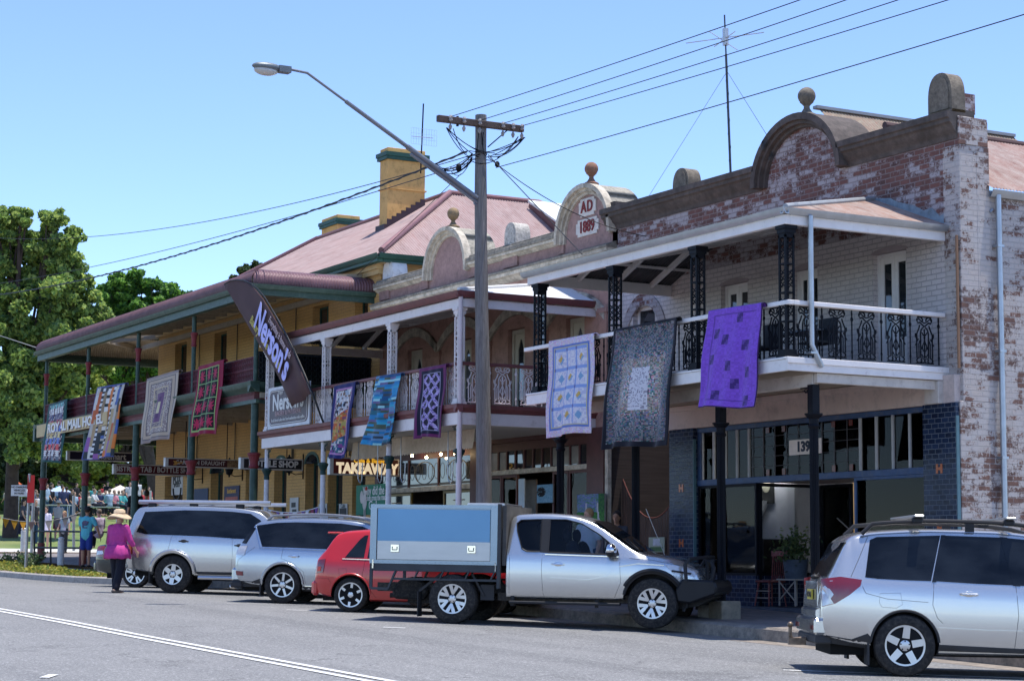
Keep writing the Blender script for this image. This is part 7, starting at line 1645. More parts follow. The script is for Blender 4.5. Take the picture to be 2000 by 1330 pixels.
wB=[(1.55,1.15),(1.54,1.67),(1.8,1.67),(2.05,1.61),(2.35,1.44),(2.64,1.22),(2.68,1.13)]
car.body(WHP,[(3.22,.4,.47)],holes=[wA,wB])
b=MB(); b.prism([(x,z) for x,z in wA],-.9,-.88)
THIN=glassmat('clear car glass',(.87,.91,.93),alpha=1)
for p in (wA,wB): car.patch('side_window',p,THIN,-.02)
for p,rad in ((wA,.012),(wB,.012)):
    b=MB(); car.seam(b,p+[p[0]],rad,.002); car.add(b,'window_seal',TRIM)
b=MB(); car.seam(b,[(1.5,1.12),(2.68,1.1)],.009,.004); car.add(b,'chrome_line',CHROME)
car.patch('window_pillar',[(1.42,1.15),(1.4,1.68),(1.54,1.68),(1.55,1.14)],TRIM,.004)
# seats and steering wheel seen through the side windows
b=MB()
for yy in (-.38,.38):
    b.ell((1.84,yy,1.05),(.14,.24,.3),12,8); b.ell((1.74,yy,1.43),(.07,.13,.11),10,7); b.tube([(1.75,yy-.05,1.2),(1.75,yy-.05,1.4)],.01,5); b.tube([(1.75,yy+.05,1.2),(1.75,yy+.05,1.4)],.01,5)
car.add(b,'seat',mat('seat cloth',(.02,.02,.024),.9))
b=MB(); c=(2.4,-.38,1.2); b.tube([(c[0]+.05*math.sin(a),c[1]+.18*math.cos(a),c[2]+.17*math.sin(a)) for a in [k*math.pi/10 for k in range(21)]],.015,6); car.add(b,'steering_wheel',TRIM)
# windscreen
b=MB(); rows=[]
for k in range(9):
    x=2.22+(2.98-2.22)*k/8; hw=car.half(x)-.26+.13*k/8
    rows.append([(x,-hw+2*hw*j/8,car.top(x)+.02+.0*(1-abs(j/4-1))) for j in range(9)])
b.grid(rows); o=car.add(b,'windscreen',CGL)
b=MB(); b.tube([(2.96,-.7,1.22),(2.7,-.3,1.39)],.01,5); b.tube([(2.96,-.1,1.22),(2.7,.3,1.39)],.01,5); car.add(b,'wiper',TRIM)
b=MB(); car.seam(b,[(1.46,1.12),(1.45,.9),(1.48,.5),(1.5,.46)]); car.seam(b,[(.92,.46),(1.5,.46),(2.6,.46)]); car.seam(b,[(2.7,1.08),(2.72,.7),(2.62,.46)]); car.seam(b,[(.93,.5),(.93,1.1)]); car.seam(b,[(2.85,1.08),(3.2,1.06),(3.7,.97)],.004); car.add(b,'panel_seams',TRIM)
b=MB(); car.seam(b,[(1.6,.76),(2.2,.74),(2.5,.8),(2.62,.95)],.008); car.seam(b,[(2.7,.95),(3.0,1.0),(3.4,.98)],.012); car.add(b,'side_crease',WHP)
handle(car,1.72,.97,CHROME); mirror(car,2.58,1.17,CHROME,-1,1.25); mirror(car,2.58,1.17,CHROME,1,1.25)
arch_lip(car,3.22,.4,.5,-8,150,TRIM,.035,.005); arch_lip(car,3.22,.4,.475,-15,165,DARKG,.03,-.02)
car.patch('headlamp',[(3.42,.99),(3.55,.86),(3.86,.82),(3.9,.9),(3.72,.97)],CLRL,.012); b=MB(); car.seam(b,[(3.52,.9),(3.66,.88),(3.8,.86)],.02,.012); car.add(b,'lamp_bezel',TRIM)
car.patch('side_lamp',[(2.86,.78),(2.86,.8),(2.93,.8),(2.93,.78)],ORL,.01)
b=MB()
for sd in (-1,1): b.box(.94,2.72,sd*.9-.06,sd*.9+.06,.34,.385); b.box(.95,1.02,sd*.86-.03,sd*.86+.1,.3,.46); b.box(2.3,2.36,sd*.8-.03,sd*.86+.03,.3,.46)
car.add(b,'side_step',TRIM,bevel=.01)
# bull bar and bumper
b=MB(); b.prism([(3.61,.42),(3.81,.4),(4.21,.55),(4.23,.66),(4.19,.76),(3.69,.78),(3.57,.6)],-.9,.9); bb=car.add(b,'bull_bar',mat('satin black steel',(.018,.018,.02),.45,.3),bevel=.03,smooth=0)
b=MB()
for sd in (-1,1):
    b.tube([(3.99,sd*.3,.76),(3.99,sd*.3,1.06),(3.99,sd*.32,1.12)],.03,8); b.tube([(3.75,sd*.9,.74),(3.73,sd*.9,1.0),(3.79,sd*.88,1.08),(3.89,sd*.7,1.1),(3.99,sd*.4,1.12)],.03,8); b.tube([(3.99,sd*.4,1.12),(3.99,0,1.12)],.03,8)
    b.tube([(4.09,sd*.5,.76),(4.13,sd*.5,.95),(4.07,sd*.45,1.05),(3.99,sd*.3,1.08)],.028,8)
car.add(b,'bull_bar_hoop',TRIM,bb)
b=MB(); b.prism([(3.53,.3),(3.89,.36),(4.15,.5),(4.09,.56),(3.53,.5)],-.6,.6); car.add(b,'bash_plate',TRIM,bb,smooth=0)
b=MB(); b.tube([(3.83,-.62,.8),(3.83,-.62,.8)],.01,4); b.box(3.85,3.85,-.6,.6,.78,.98); car.add(b,'grille',DARKG)
b=MB(); b.box(3.4,3.85,-.55,.55,.42,.75); b.box(-1.4,3.4,-.42,-.32,.48,.62); b.box(-1.4,3.4,.32,.42,.48,.62); b.box(.7,3.0,-.7,.7,.38,.5)
b.lathe([(.12,-.75),(.12,.75)],0,0,.4,12,axis='y'); b.ell((0,0,.4),(.2,.2,.18),10,8); b.box(-.9,-.35,-.35,.35,.3,.55); b.tube([(-1.4,.3,.4),(-.5,.3,.42),(.6,.25,.4)],.04,8)
car.add(b,'chassis',mat('dusty chassis',(.03,.028,.026),.8,var=.5,vs=8,dirt=(.1,.085,.07),da=.4),smooth=0)
# tray and canopy
TR=mat('dark tray steel',(.05,.055,.062),.5,.4,var=.15); SA=mat('sheet aluminium',(.42,.43,.45),.3,.9,var=.06,vs=1.5,sc=(1,1,5)); FRM=mat('polished frame',(.24,.30,.37),.25,.9,var=.04)
tx0,tx1,ty=-1.38,.74,.92; tz=.93
b=MB(); b.box(tx0,tx1,-ty,ty,tz-.12,tz); tr=car.add(b,'tray_deck',TR,smooth=0,bevel=.006)
b=MB()
for sd in (-1,1):
    y=sd*ty; b.bar((tx0+.03,y,tz-.4),(tx0+.03,y,tz-.1),.05,.03); b.bar((tx0+.03,y,tz-.4),(tx0+.32,y,tz-.4),.04,.04); b.bar((tx0+.32,y,tz-.4),(tx0+.44,y,tz-.12),.05,.03); b.bar((tx0+.4,y,tz-.24),(tx1,y,tz-.24),.03,.035)
    for k in range(4): x=tx0+.75+k*.42; b.bar((x,y,tz-.24),(x+.07,y,tz-.1),.05,.02)
    b.box(tx1,tx1+.05,y-.04,y+.04,tz-.36,1.9)
car.add(b,'tray_rail',TR,tr,smooth=0)
cz1=1.87
b=MB(); b.box(tx0,tx1,-ty+.005,ty-.005,tz+.005,cz1); cp=car.add(b,'canopy',SA,smooth=0,bevel=.006)
b=MB()
for sd in (-1,1):
    y=sd*ty; o_=.012
    b.box(tx0-.0,tx0+.11,y-o_,y+o_,tz+.06,cz1+.004); b.box(tx1-.12,tx1,y-o_,y+o_,tz+.06,cz1+.004); b.box(tx0+.11,tx1-.12,y-o_,y+o_,cz1-.06,cz1+.004); b.box(tx0,tx1,y-o_,y+o_,tz+.0,tz+.055)
car.add(b,'canopy_frame',FRM,cp,smooth=0)
b=MB()
for sd in (-1,1):
    for z in (tz+.06,cz1-.063): b.box(tx0+.11,tx1-.12,sd*(ty+.004)-.004,sd*(ty+.004)+.004,z,z+.006)
    for x in (tx0+.108,tx1-.124): b.box(x,x+.006,sd*(ty+.009)-.004,sd*(ty+.009)+.004,tz+.06,cz1-.06)
car.add(b,'door_gap',TRIM,cp,smooth=0)
for sd in (-1,):
    for x in (tx0+.42,tx1-.43):
        b=MB(); b.box(x-.07,x+.07,sd*ty-.02,sd*ty+.0,tz+.18,tz+.31); o=car.add(b,'canopy_latch',CHROME,cp,bevel=.006); b=MB(); b.tube([(x-.04,sd*ty-.022,tz+.27),(x-.04,sd*ty-.022,tz+.22),(x+.04,sd*ty-.022,tz+.22),(x+.04,sd*ty-.022,tz+.27)],.009,5); car.add(b,'latch_ring',TRIM,o)
SKYREFL=mat('sky reflection blue',(.12,.24,.40),.25,.7,var=.05,vs=1)  # blue of the reflected sky painted as a panel over the bare aluminium
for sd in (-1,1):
    b=MB(); b.box(tx0+.12,tx1-.13,sd*(ty+.002)-.002,sd*(ty+.002)+.002,tz+.36,cz1-.068); car.add(b,'sky_reflection_panel',SKYREFL,cp,smooth=0)
b=MB()
for k_ in range(24):
    x=tx0+.05+k_*(tx1-tx0-.1)/23
    for zz in (tz+.03,cz1-.03): b.ell((x,-ty-.013,zz),(.007,.004,.007),6,4)
b.bar((tx0+.11,-ty-.018,cz1-.03),(tx1-.12,-ty-.018,cz1-.03),.02,.028); car.add(b,'canopy_hinge',FRM,cp)
b=MB(); b.box(tx1-.6,tx1+.02,-.6,.6,cz1+.006,cz1+.05); car.add(b,'canopy_top_box',SA,cp,smooth=0,bevel=.01)
b=MB(); b.box(tx1+.06,tx1+.12,-.86,.86,tz,1.88); car.add(b,'headboard',mat('dirty mesh board',(.09,.085,.08),.8,var=.3),tr,smooth=0)
for sd in (-1,1):
    b=MB(); b.tube([(tx0+.06,sd*(ty+.02),tz-.08),(tx0+.06,sd*(ty+.02),tz+.06)],.012,5); b.tube([(tx1-.03,sd*(ty+.02),tz-.1),(tx1-.03,sd*(ty+.02),tz+.04)],.012,5); car.add(b,'catch',CHROME,tr)
    b=MB(); P=[(0+.5*math.cos(R(a)),.4+.47*math.sin(R(a))) for a in range(20,181,10)]+[(-.62,.2)]
    b.box(-.58,-.57,sd*.76-.12,sd*.76+.12,.1,.5); car.add(b,'mud_flap',DARKG,smooth=0)
    b=MB(); b.bar((-.57,sd*.8,.5),(-.2,sd*.8,tz-.14),.04,.04); b.bar((.5,sd*.8,.45),(.3,sd*.8,tz-.14),.05,.03); car.add(b,'tray_strut',DARKG,smooth=0); b=MB(); b.box(.44,.66,sd*.78-.02,sd*.78+.02,.38,.62); car.add(b,'spring_hanger',DARKG,smooth=0)
# spare wheel carrier slung under the tray
b=MB(); b.prism([(-1.1,.36),(-.62,.34),(-.5,.5),(-.62,.66),(-.8,.72),(-1.0,.68),(-1.14,.5)],-.5,.1); car.add(b,'spare_tyre',MC['tyre rubber'],tr,smooth=0,bevel=.04)
b=MB(); b.tube([(3.15,.9,1.05),(2.77,1.0,1.9)],.006,5); car.add(b,'aerial',mat('pale rod',(.5,.45,.4),.5))
wheels(car,3.22,.39,.265,.235,('split',6),ALU)
q=MB(); 
for x in (0,3.22):
    for sd in (-1,1): pass
# ================================================================ trees
def tree(name,label,px,ygr,d,clumps,nleaf,size,cols,seed,trunk_r=.35,group=None,zg=None):
    """clumps: (px,py,rpx) photo-space blobs turned into real spheres of leaves at distance d (+/-depth)"""
    rr_=random.Random(seed); base=D(px,ygr,d); 
    if zg is not None: base.z=zg
    t=thing(name,label,'tree',base,group=group); k=d/FPX; P=[];cs=[]
    for c in clumps:
        cx_,cy_,r=c[:3]; dd=d+(c[3] if len(c)>3 else rr_.uniform(-1,1)*r*k*.8); q=D(cx_,cy_,dd); cs.append((q,r*k))
    tot=sum(r**2 for _,r in cs); g_=np.random.default_rng(seed); PP=[]
    for q,r in cs:
        n=int(nleaf*r*r/tot); m=26; u=g_.normal(size=(m,3)); u/=np.linalg.norm(u,axis=1)[:,None]; sc=np.array(q)+u*(r*(.25+.85*g_.random(m)**.7))[:,None]; ss=r*g_.uniform(.16,.42,m)
        k_=g_.integers(0,m,n); v=g_.normal(size=(n,3)); v/=np.linalg.norm(v,axis=1)[:,None]; v*=(ss[k_]*(g_.random(n)**.45)*1.05)[:,None]; v[:,2]*=.8; PP.append(sc[k_]+v)
    P=(np.concatenate(PP)-np.array(base)).astype(np.float32)
    b=MB(); top=max(cs,key=lambda c:c[0].z)[0]; mid=base.lerp(top,.55); mid.x=base.x*.5+top.x*.5
    b.tube([base-V(0,0,.5),base+V(0,0,1.2),mid,top],[trunk_r*1.2,trunk_r,trunk_r*.6,.06],10)
    for q,r in cs:
        s=base.lerp(mid,min(.95,max(.15,.3+.5*rr_.random()))); e=q; m_=s.lerp(e,.5)+V(0,0,r*.2); b.tube([s,m_,e],[trunk_r*.4,trunk_r*.25,.04],6)
        for _ in range(3): a=Vector((rr_.gauss(0,1),rr_.gauss(0,1),rr_.gauss(0,1))).normalized()*r*.8; b.tube([m_.lerp(e,.5),e+a],[.07,.02],4)
    b.build('trunk',mat('tree bark',(.07,.05,.04),.95,var=.3,vs=6),t,smooth=50)
    o=leafcloud('crown',P,size,cols,t,seed); return t
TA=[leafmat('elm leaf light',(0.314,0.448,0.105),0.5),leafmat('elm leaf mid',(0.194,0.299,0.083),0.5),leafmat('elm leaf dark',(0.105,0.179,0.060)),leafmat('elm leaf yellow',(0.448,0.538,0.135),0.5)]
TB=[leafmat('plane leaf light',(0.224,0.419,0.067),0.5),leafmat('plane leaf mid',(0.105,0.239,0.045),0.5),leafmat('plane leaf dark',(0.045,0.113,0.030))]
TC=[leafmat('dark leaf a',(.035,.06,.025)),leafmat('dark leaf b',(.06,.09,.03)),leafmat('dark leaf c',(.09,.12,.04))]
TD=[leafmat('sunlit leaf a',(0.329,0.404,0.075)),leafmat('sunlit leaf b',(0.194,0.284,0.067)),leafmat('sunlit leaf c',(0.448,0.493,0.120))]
tree('elm_tree','tall feathery green tree filling the left edge of the picture',20,1045,84,
 [(20,450,40),(92,470,48),(60,520,60),(-30,500,50),(125,520,42),(15,590,60),(100,600,60),(150,570,35),(160,640,45),(60,670,65),(-20,680,60),(120,700,60),(20,750,65),(90,775,60),(-20,800,60),(50,850,60),(110,850,45),(175,700,40),(190,620,28),(140,460,22),(40,425,24),(105,432,22),(-10,430,25)],150000,.215,TA,11,.3)
tree('plane_tree','dense bright green tree with clumped leaves behind the hotel verandah roof',300,1000,118,
 [(215,570,36),(255,565,38),(300,575,36),(340,590,34),(370,590,18),(230,625,45),(290,630,45),(340,630,30),(190,620,30),(205,660,40),(260,668,42),(325,660,36),(240,710,40),(300,710,40),(180,690,30)],90000,.25,TB,12,.35)
tree('park_tree','sunlit yellow green park tree seen beneath the hotel balcony roof',230,1000,124,
 [(180,760,40),(230,750,40),(280,760,38),(205,720,36),(250,700,34),(160,720,34),(290,715,30),(230,800,34),(130,900,34),(170,910,40),(160,870,34),(210,880,34),(230,930,24),(120,950,24),(190,950,26),(270,900,22),(310,850,20),(140,820,34)],80000,.21,TD,13,.35)
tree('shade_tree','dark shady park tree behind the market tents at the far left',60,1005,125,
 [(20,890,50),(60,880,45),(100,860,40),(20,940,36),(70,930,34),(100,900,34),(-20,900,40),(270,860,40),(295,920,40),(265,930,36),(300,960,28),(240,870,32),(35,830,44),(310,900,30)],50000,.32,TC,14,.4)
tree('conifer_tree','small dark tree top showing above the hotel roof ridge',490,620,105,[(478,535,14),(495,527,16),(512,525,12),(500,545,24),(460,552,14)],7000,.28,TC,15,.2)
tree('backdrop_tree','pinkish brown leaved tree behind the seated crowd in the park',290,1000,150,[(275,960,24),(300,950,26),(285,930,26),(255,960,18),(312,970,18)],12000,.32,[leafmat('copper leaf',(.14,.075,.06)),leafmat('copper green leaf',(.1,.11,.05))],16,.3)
rr_=random.Random(77); pts=[]
for i in range(9000):
    px=-60+rr_.random()*420; d=175+rr_.random()*20; top=905+20*math.sin(px*.03)+12*math.sin(px*.11); py=top+(1010-top)*rr_.random(); pts.append(tuple(D(px,py,d)))
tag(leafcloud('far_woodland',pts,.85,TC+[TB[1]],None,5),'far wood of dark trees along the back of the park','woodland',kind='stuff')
# ================================================================ park things: tents, posts, rail
def terr(px,py):
    r=ray(px,py); lo,hi=55.,260.
    f=lambda q:q.z-Tz(q.x,q.y)
    t=lo
    while t<hi:
        if f(r*t)<0: break
        t+=.25
    return r*t
def marquee(label,px0,px1,pyt,pye,d,col,legs=2.0,cat='tent'):
    a,c=D(px0,pye,d),D(px1,pye,d); u=c-a; w_=u.length; dv=V(-u.y,u.x,0).normalized()*w_*.8; z=(a.z+c.z)/2; ap=D((px0+px1)/2,pyt,d)+dv*.5
    t=thing('market_tent',label,cat,(a+c)/2); P=[a,c,c+dv,a+dv]
    b=MB(); 
    for i in range(4): b.add([P[i],P[(i+1)%4],ap],[(0,1,2)]); q0,q1=P[i],P[(i+1)%4]; b.quad(q0,q1,q1+V(0,0,-.22),q0+V(0,0,-.22))
    b.build('canopy',mat('tent cloth '+label[:12],col,.8,var=.08),t,fix=True)
    b=MB()
    for p in P: b.tube([p,V(p.x,p.y,z-2.1)],.03,6)
    b.each('tent_leg',mat('tent steel',(.4,.4,.4),.5),t); return t
marquee('cream market tent with peaked roof behind the middle hotel posts',198,262,946,964,112,(.62,.55,.45))
marquee('pale blue market tent between the leftmost hotel posts',92,134,948,960,105,(.42,.5,.66))
marquee('white market tent beside the red shirted man at far left',12,58,946,962,118,(.6,.62,.66))
marquee('small orange topped stall at the far left edge',12,38,934,945,122,(.55,.13,.05),cat='stall')
WB=mat('white bollard paint',(.62,.62,.6),.6,var=.1,dirt=(.3,.28,.25),da=.35)
def bollard(px,py,ytop,d,label):
    p=D(px,py,d); z1=D(px,ytop,d).z; h_=z1-p.z; t=thing('bollard',label,'bollard',p,group='white timber bollards')
    b=MB(); b.lathe([(.1,0),(.1,h_*.86),(.085,h_*.88),(.075,h_*.9),(.095,h_*.92),(.095,h_*.95),(.06,h_*.99),(.0,h_)],p.x,p.y,p.z,12); b.build('bollard_post',WB,t,smooth=40)
bollard(118,1103,1048,59,'white bollard in front of the dark railing'); bollard(45,1077,1030,71.5,'white bollard left of the parking sign pole')
def signpost():
    p=D(50,1112,57.5); t=thing('parking_sign','leaning grey parking sign pole with red and white plates in the garden bed','sign',p)
    top=D(58,925,57.5); b=MB(); b.tube([p,top],.04,10); b.build('sign_pole',GALV,t,smooth=40)
    a=D(56,958,57.45); b=MB(); b.box(a.x-.0,a.x+.02,a.y-.04,a.y+.16,a.z-.35,a.z+.45); q=b.build('red_plate',mat('red sign plate',(.5,.04,.04),.5),t)
    a=D(41,958,57.4); u=V(.485,.875,0); b=MB()
    c0=a-u*.28;c1=a+u*.17; b.add([c0+V(0,0,-.15),c1+V(0,0,-.15),c1+V(0,0,.16),c0+V(0,0,.16)]+[c0+V(-.02,.0,-.15),c1+V(-.02,0,-.15),c1+V(-.02,0,.16),c0+V(-.02,0,.16)],[(0,1,2,3),(7,6,5,4),(0,4,5,1),(1,5,6,2),(2,6,7,3),(3,7,4,0)]); q=b.build('white_plate',mat('white sign plate',(.6,.6,.58),.5),t)
    for i,tx in enumerate(('NO PARKING','VEHICLES','IN PARK')): text('plate_text',tx,INK,q,a-u*.05+V(.01,-.005,.1-.09*i),u,(0,0,1),.075,.002,ext=.001)
signpost()
pb=D(192,1068,66); pt=thing('park_bench','low timber bench under the lilac shirted person','bench',pb); b=MB(); b.bar(pb+V(-.3,-.5,0.5),pb+V(.1,.7,0.5),.4,.05); b.build('seat',mat('bench timber',(.12,.08,.06),.8),pt); b=MB(); b.box(pb.x-.3,pb.x-.1,pb.y-.4,pb.y-.3,pb.z-.3,pb.z+.4); b.box(pb.x-.1,pb.x+.1,pb.y+.45,pb.y+.55,pb.z-.3,pb.z+.4); b.each('leg',mat('bench timber',(.12,.08,.06),.8),pt)
# dark pipe railing at the hotel end
rl=thing('pipe_railing','dark pipe railing beside the street at the hotel end','railing',D(66,1103,62)); RM=mat('dark pipe paint',(.03,.035,.035),.5)
def Q(px,py,d=62): return D(px,py,d)
A=Q(67,1103);Bb=Q(99,1101);Cc=Q(153,1100,61.5);
for p,yt in ((67,1038),(99,1038),(174,1038)):
    b=MB(); b.tube([Q(p,1103 if p<100 else 1107,62 if p<100 else 60),Q(p,yt,62 if p<100 else 60)],.03,8); b.build('railing_post',RM,rl,smooth=40)
for y0_,y1_ in ((1037,1038),(1069,1070)):
    b=MB(); b.tube([Q(67,y0_+3),Q(69,y0_),Q(72,y0_),Q(120,y0_+.5,61),Q(174,y1_,60)],.03,8); b.build('pipe_rail',RM,rl,smooth=40)
b=MB(); b.tube([D(144,1075,68),D(144,968,68)],.05,8); o=b.build('grey_post',GALV,smooth=40); tag(o,'plain grey steel post behind the dark railing','post')
b=MB(); b.tube([D(61,1088,66),D(66,960,66)],.05,8); o=b.build('grey_post',GALV,smooth=40); tag(o,'plain pinkish grey post just right of the parking sign','post')
b=MB(); p=D(293,1010,90); b.tube([p,D(294,958,90)],.05,8); o=b.build('white_post',WB,smooth=40); tag(o,'thin white post beside the ochre hotel corner','post')
# tables with seats
def table(px,py,d,label):
    p=D(px,py,d); t=thing('trestle_table',label,'table',p); u=V(.485,.875,0); b=MB(); z=p.z
    b.bar(p-u*.9+V(0,0,0),p+u*.9,.8,.04); b.build('table_top',mat('white table top',(.55,.55,.55),.6),t); b=MB()
    for s in (-.8,.8): b.tube([p+u*s,p+u*s+V(.1,0,-.75)],.02,6); b.tube([p+u*s+V(.3,0,0),p+u*s+V(.2,0,-.75)],.02,6)
    b.each('leg',GALV,t)
table(195,990,98,'white trestle table among the seated people'); table(98,986,92,'white trestle table behind the woman in the grey hat')
# stone block, litter bin, shop chairs, planter
b=MB(); p=V(-28.55*KS,(VY+.66)*KS,fpz(-26.4,18.5)); b.box(p.x-.02,p.x+.36,p.y-.25,p.y+.12,p.z-.05,p.z+.27); b.build('stone_block',mat('sandstone block',(.24,.21,.16),.9,var=.25,vs=5,dirt=(.12,.11,.09),da=.4,bmp=.5),bevel=.015); tag(bpy.data.objects['stone_block'],'squared sandstone block at the foot of the black column beyond the bull bar','block')
b=MB(); b.box(p.x-.4,p.x-.08,p.y-.2,p.y+.14,p.z-.05,p.z+.2); o=b.build('concrete_block',CONC,bevel=.015); tag(o,'darker concrete block left of the sandstone block','block')
ch=thing('spindle_chair','worn red spindle back chair standing in the shop entrance','chair',PY(1505,1183,WY-.15)); p=PY(1505,1183,WY-.15); z=p.z; RC=mat('worn red paint',(.16,.03,.03),.6,var=.4,vs=9,dirt=(.25,.2,.17),da=.3)
b=MB(); b.box(p.x-.22,p.x+.22,p.y-.2,p.y+.2,z+.44,z+.48); b.build('seat',RC,ch,bevel=.015)
for sx in (-1,1):
    for sy in (-1,1): b=MB(); b.tube([(p.x+sx*.16,p.y+sy*.15,z+.45),(p.x+sx*.22,p.y+sy*.2,z)],[.02,.014],6); b.build('leg',RC,ch)
b=MB(); 
for zz in (.15,.28): b.tube([(p.x-.2,p.y-.18,z+zz),(p.x+.2,p.y-.18,z+zz)],.01,5); b.tube([(p.x-.2,p.y-.18,z+zz),(p.x-.2,p.y+.18,z+zz)],.01,5)
b.build('stretcher',mat('pale worn timber',(.3,.26,.22),.8),ch)
b=MB(); b.bar((p.x-.24,p.y+.22,z+.98),(p.x+.24,p.y+.22,z+.98),.03,.1)
for i in range(7): x=p.x-.2+i*.066; b.tube([(x*.9+p.x*.1,p.y+.17,z+.48),(x,p.y+.22,z+.96)],.012 if i in(0,6) else .008,5)
b.build('backrest',RC,ch)
t=thing('potted_shrub','dark leafy shrub in a blue grey pot on a rustic timber stand','plant',PY(1555,1183,WY-.1)); p=PY(1555,1183,WY-.1); z=p.z
b=MB(); b.lathe([(.2,.5),(.24,.85),(.22,.85)],p.x,p.y,z,14); b.build('pot',mat('blue grey pot',(.045,.06,.08),.6,var=.3,vs=5),t,smooth=30)
b=MB()
for sx in (-1,1):
    for sy in (-1,1): b.tube([(p.x+sx*.24,p.y+sy*.2,z),(p.x+sx*.24,p.y+sy*.2,z+.5)],.018,5)
b.tube([(p.x-.24,p.y-.21,z+.1),(p.x+.24,p.y-.21,z+.45)],.014,5); b.tube([(p.x+.24,p.y-.21,z+.1),(p.x-.24,p.y-.21,z+.45)],.014,5); b.box(p.x-.28,p.x+.28,p.y-.24,p.y+.24,z+.47,z+.5); b.build('stand',mat('pale worn timber',(.3,.26,.22),.8),t)
b=MB(); b.tube([(p.x,p.y,z+.8),(p.x,p.y,z+1.05)],.015,5); b.build('stem',mat('twig',(.13,.09,.06)),t)
rr_=random.Random(6); leafcloud('foliage',[(rr_.gauss(0,.17),rr_.gauss(0,.15),1.05+rr_.gauss(0,.16)) for _ in range(700)],.07,TC,t,6)
# display bits in the brick shop window
for k,(px,py,dd,r,lab) in enumerate(((1478,1000,.9,.2,'upper white ruffled lampshade in the shop window'),(1500,1000,1.7,.2,'white ruffled lampshade further back in the shop window'),(1450,1100,.35,.2,'crumpled white paper bloom low in the shop window'))):
    p=PY(px,py,WY+dd); t=thing('ruffled_ornament',lab,'ornament',p); b=MB(); rows=[]
    for i in range(7):
        s=i/6; rad=.04+r*s; rows.append([(p.x+(rad+.03*s*math.sin(k2*2.1))*math.cos(2*math.pi*k2/30),p.y+(rad+.03*s*math.sin(k2*2.1))*math.sin(2*math.pi*k2/30),p.z-.2+.42*s+.02*math.sin(k2*3)) for k2 in range(31)])
    b.grid(rows); b.build('ruffle',mat('white paper',(.6,.58,.57),.8),t,fix=False); b=MB(); b.tube([p+V(0,0,-.2),p+V(0,0,-.9)],.015,5); b.build('stand',BLK,t)
t=thing('display_table','dark display table behind the shop window glass','table',(-32.1,WY+.5,-.2)); b=MB(); b.box(-32.9,-31.3,WY+.2,WY+.9,.42,.46); b.build('table_top',mat('dark display timber',(.06,.04,.035),.5),t); b=MB(); b.box(-32.85,-32.78,WY+.25,WY+.85,-.7,0.5); b.box(-31.4,-31.33,WY+.25,WY+.85,-.7,0.5); b.each('leg',mat('dark display timber',(.06,.04,.035),.5),t)
p=PY(1468,975,WY+1.0); b=MB(); b.box(p.x+.25,p.x+.7,p.y+.02,p.y+.05,p.z-.1,p.z+.75); o=b.build('framed_picture',mat('black picture frame',(.01,.01,.01),.5)); tag(o,'black framed picture on the inside wall of the brick shop','picture'); q=MB(); q.ell((p.x+.47,p.y+.015,p.z+.28),(.14,.01,.16),12,8); q.build('pale_motif',mat('pale motif',(.3,.27,.2),.8),o)
# ================================================================ people
SKIN=mat('skin',(.52,.30,.21),.55,var=.06); SKIN2=mat('tanned skin',(.36,.19,.12),.55,var=.06)
HAIRB=mat('dark hair',(.025,.018,.014),.6); HAIRG=mat('grey brown hair',(.16,.12,.09),.7); HAIRL=mat('light hair',(.35,.22,.11),.7)
def limbs(name,chains,vox,m,parent,smooth_it=4):
    """one continuous surface from tapered limb chains (voxel remesh of overlapping tapered tubes)"""
    b=MB()
    for ch in chains:
        pts=[Vector(p[:3]) for p in ch]; rs=[p[3] for p in ch]
        for i in range(len(pts)): 
            f=ch[i][4] if len(ch[i])>4 else (1,1,1); b.ell(pts[i],(rs[i]*f[0],rs[i]*f[1],rs[i]*f[2]),12,8)
        for i in range(len(pts)-1):
            a,c=pts[i],pts[i+1]
            if (c-a).length<1e-4: continue
            f0=ch[i][4] if len(ch[i])>4 else (1,1,1); f1=ch[i+1][4] if len(ch[i+1])>4 else (1,1,1)
            t=(c-a).normalized(); u=t.orthogonal().normalized(); w_=t.cross(u); vs=[]
            for p,r,f in ((a,rs[i],f0),(c,rs[i+1],f1)):
                for k in range(12):
                    q=2*math.pi*k/12; d=u*math.cos(q)+w_*math.sin(q); vs.append(p+Vector((d.x*f[0],d.y*f[1],d.z*f[2]))*r)
            b.add(vs,[(k,(k+1)%12,(k+1)%12+12,k+12) for k in range(12)]+[tuple(range(11,-1,-1)),tuple(range(12,24))])
    o=b.build(name,m,parent,local=True,fix=True); r=o.modifiers.new('r','REMESH'); r.mode='VOXEL'; r.voxel_size=vox
    s=o.modifiers.new('s','SMOOTH'); s.iterations=smooth_it; s.factor=.5; bake(o); o.data.shade_smooth()
    if name in ('top','trousers','shorts','bag_body') and vox<.02:
        from mathutils import noise as mn
        nn=[v.normal.copy() for v in o.data.vertices]
        for v,n_ in zip(o.data.vertices,nn): c=v.co; v.co=c+n_*(.007*mn.noise(Vector((c.x*9,c.y*9,c.z*5)))+.009*abs(mn.noise(Vector((c.x*16+5,c.y*16,c.z*6))))-.003) 
    o.data.update()
    if not o.data.materials: o.data.materials.append(m)
    return o
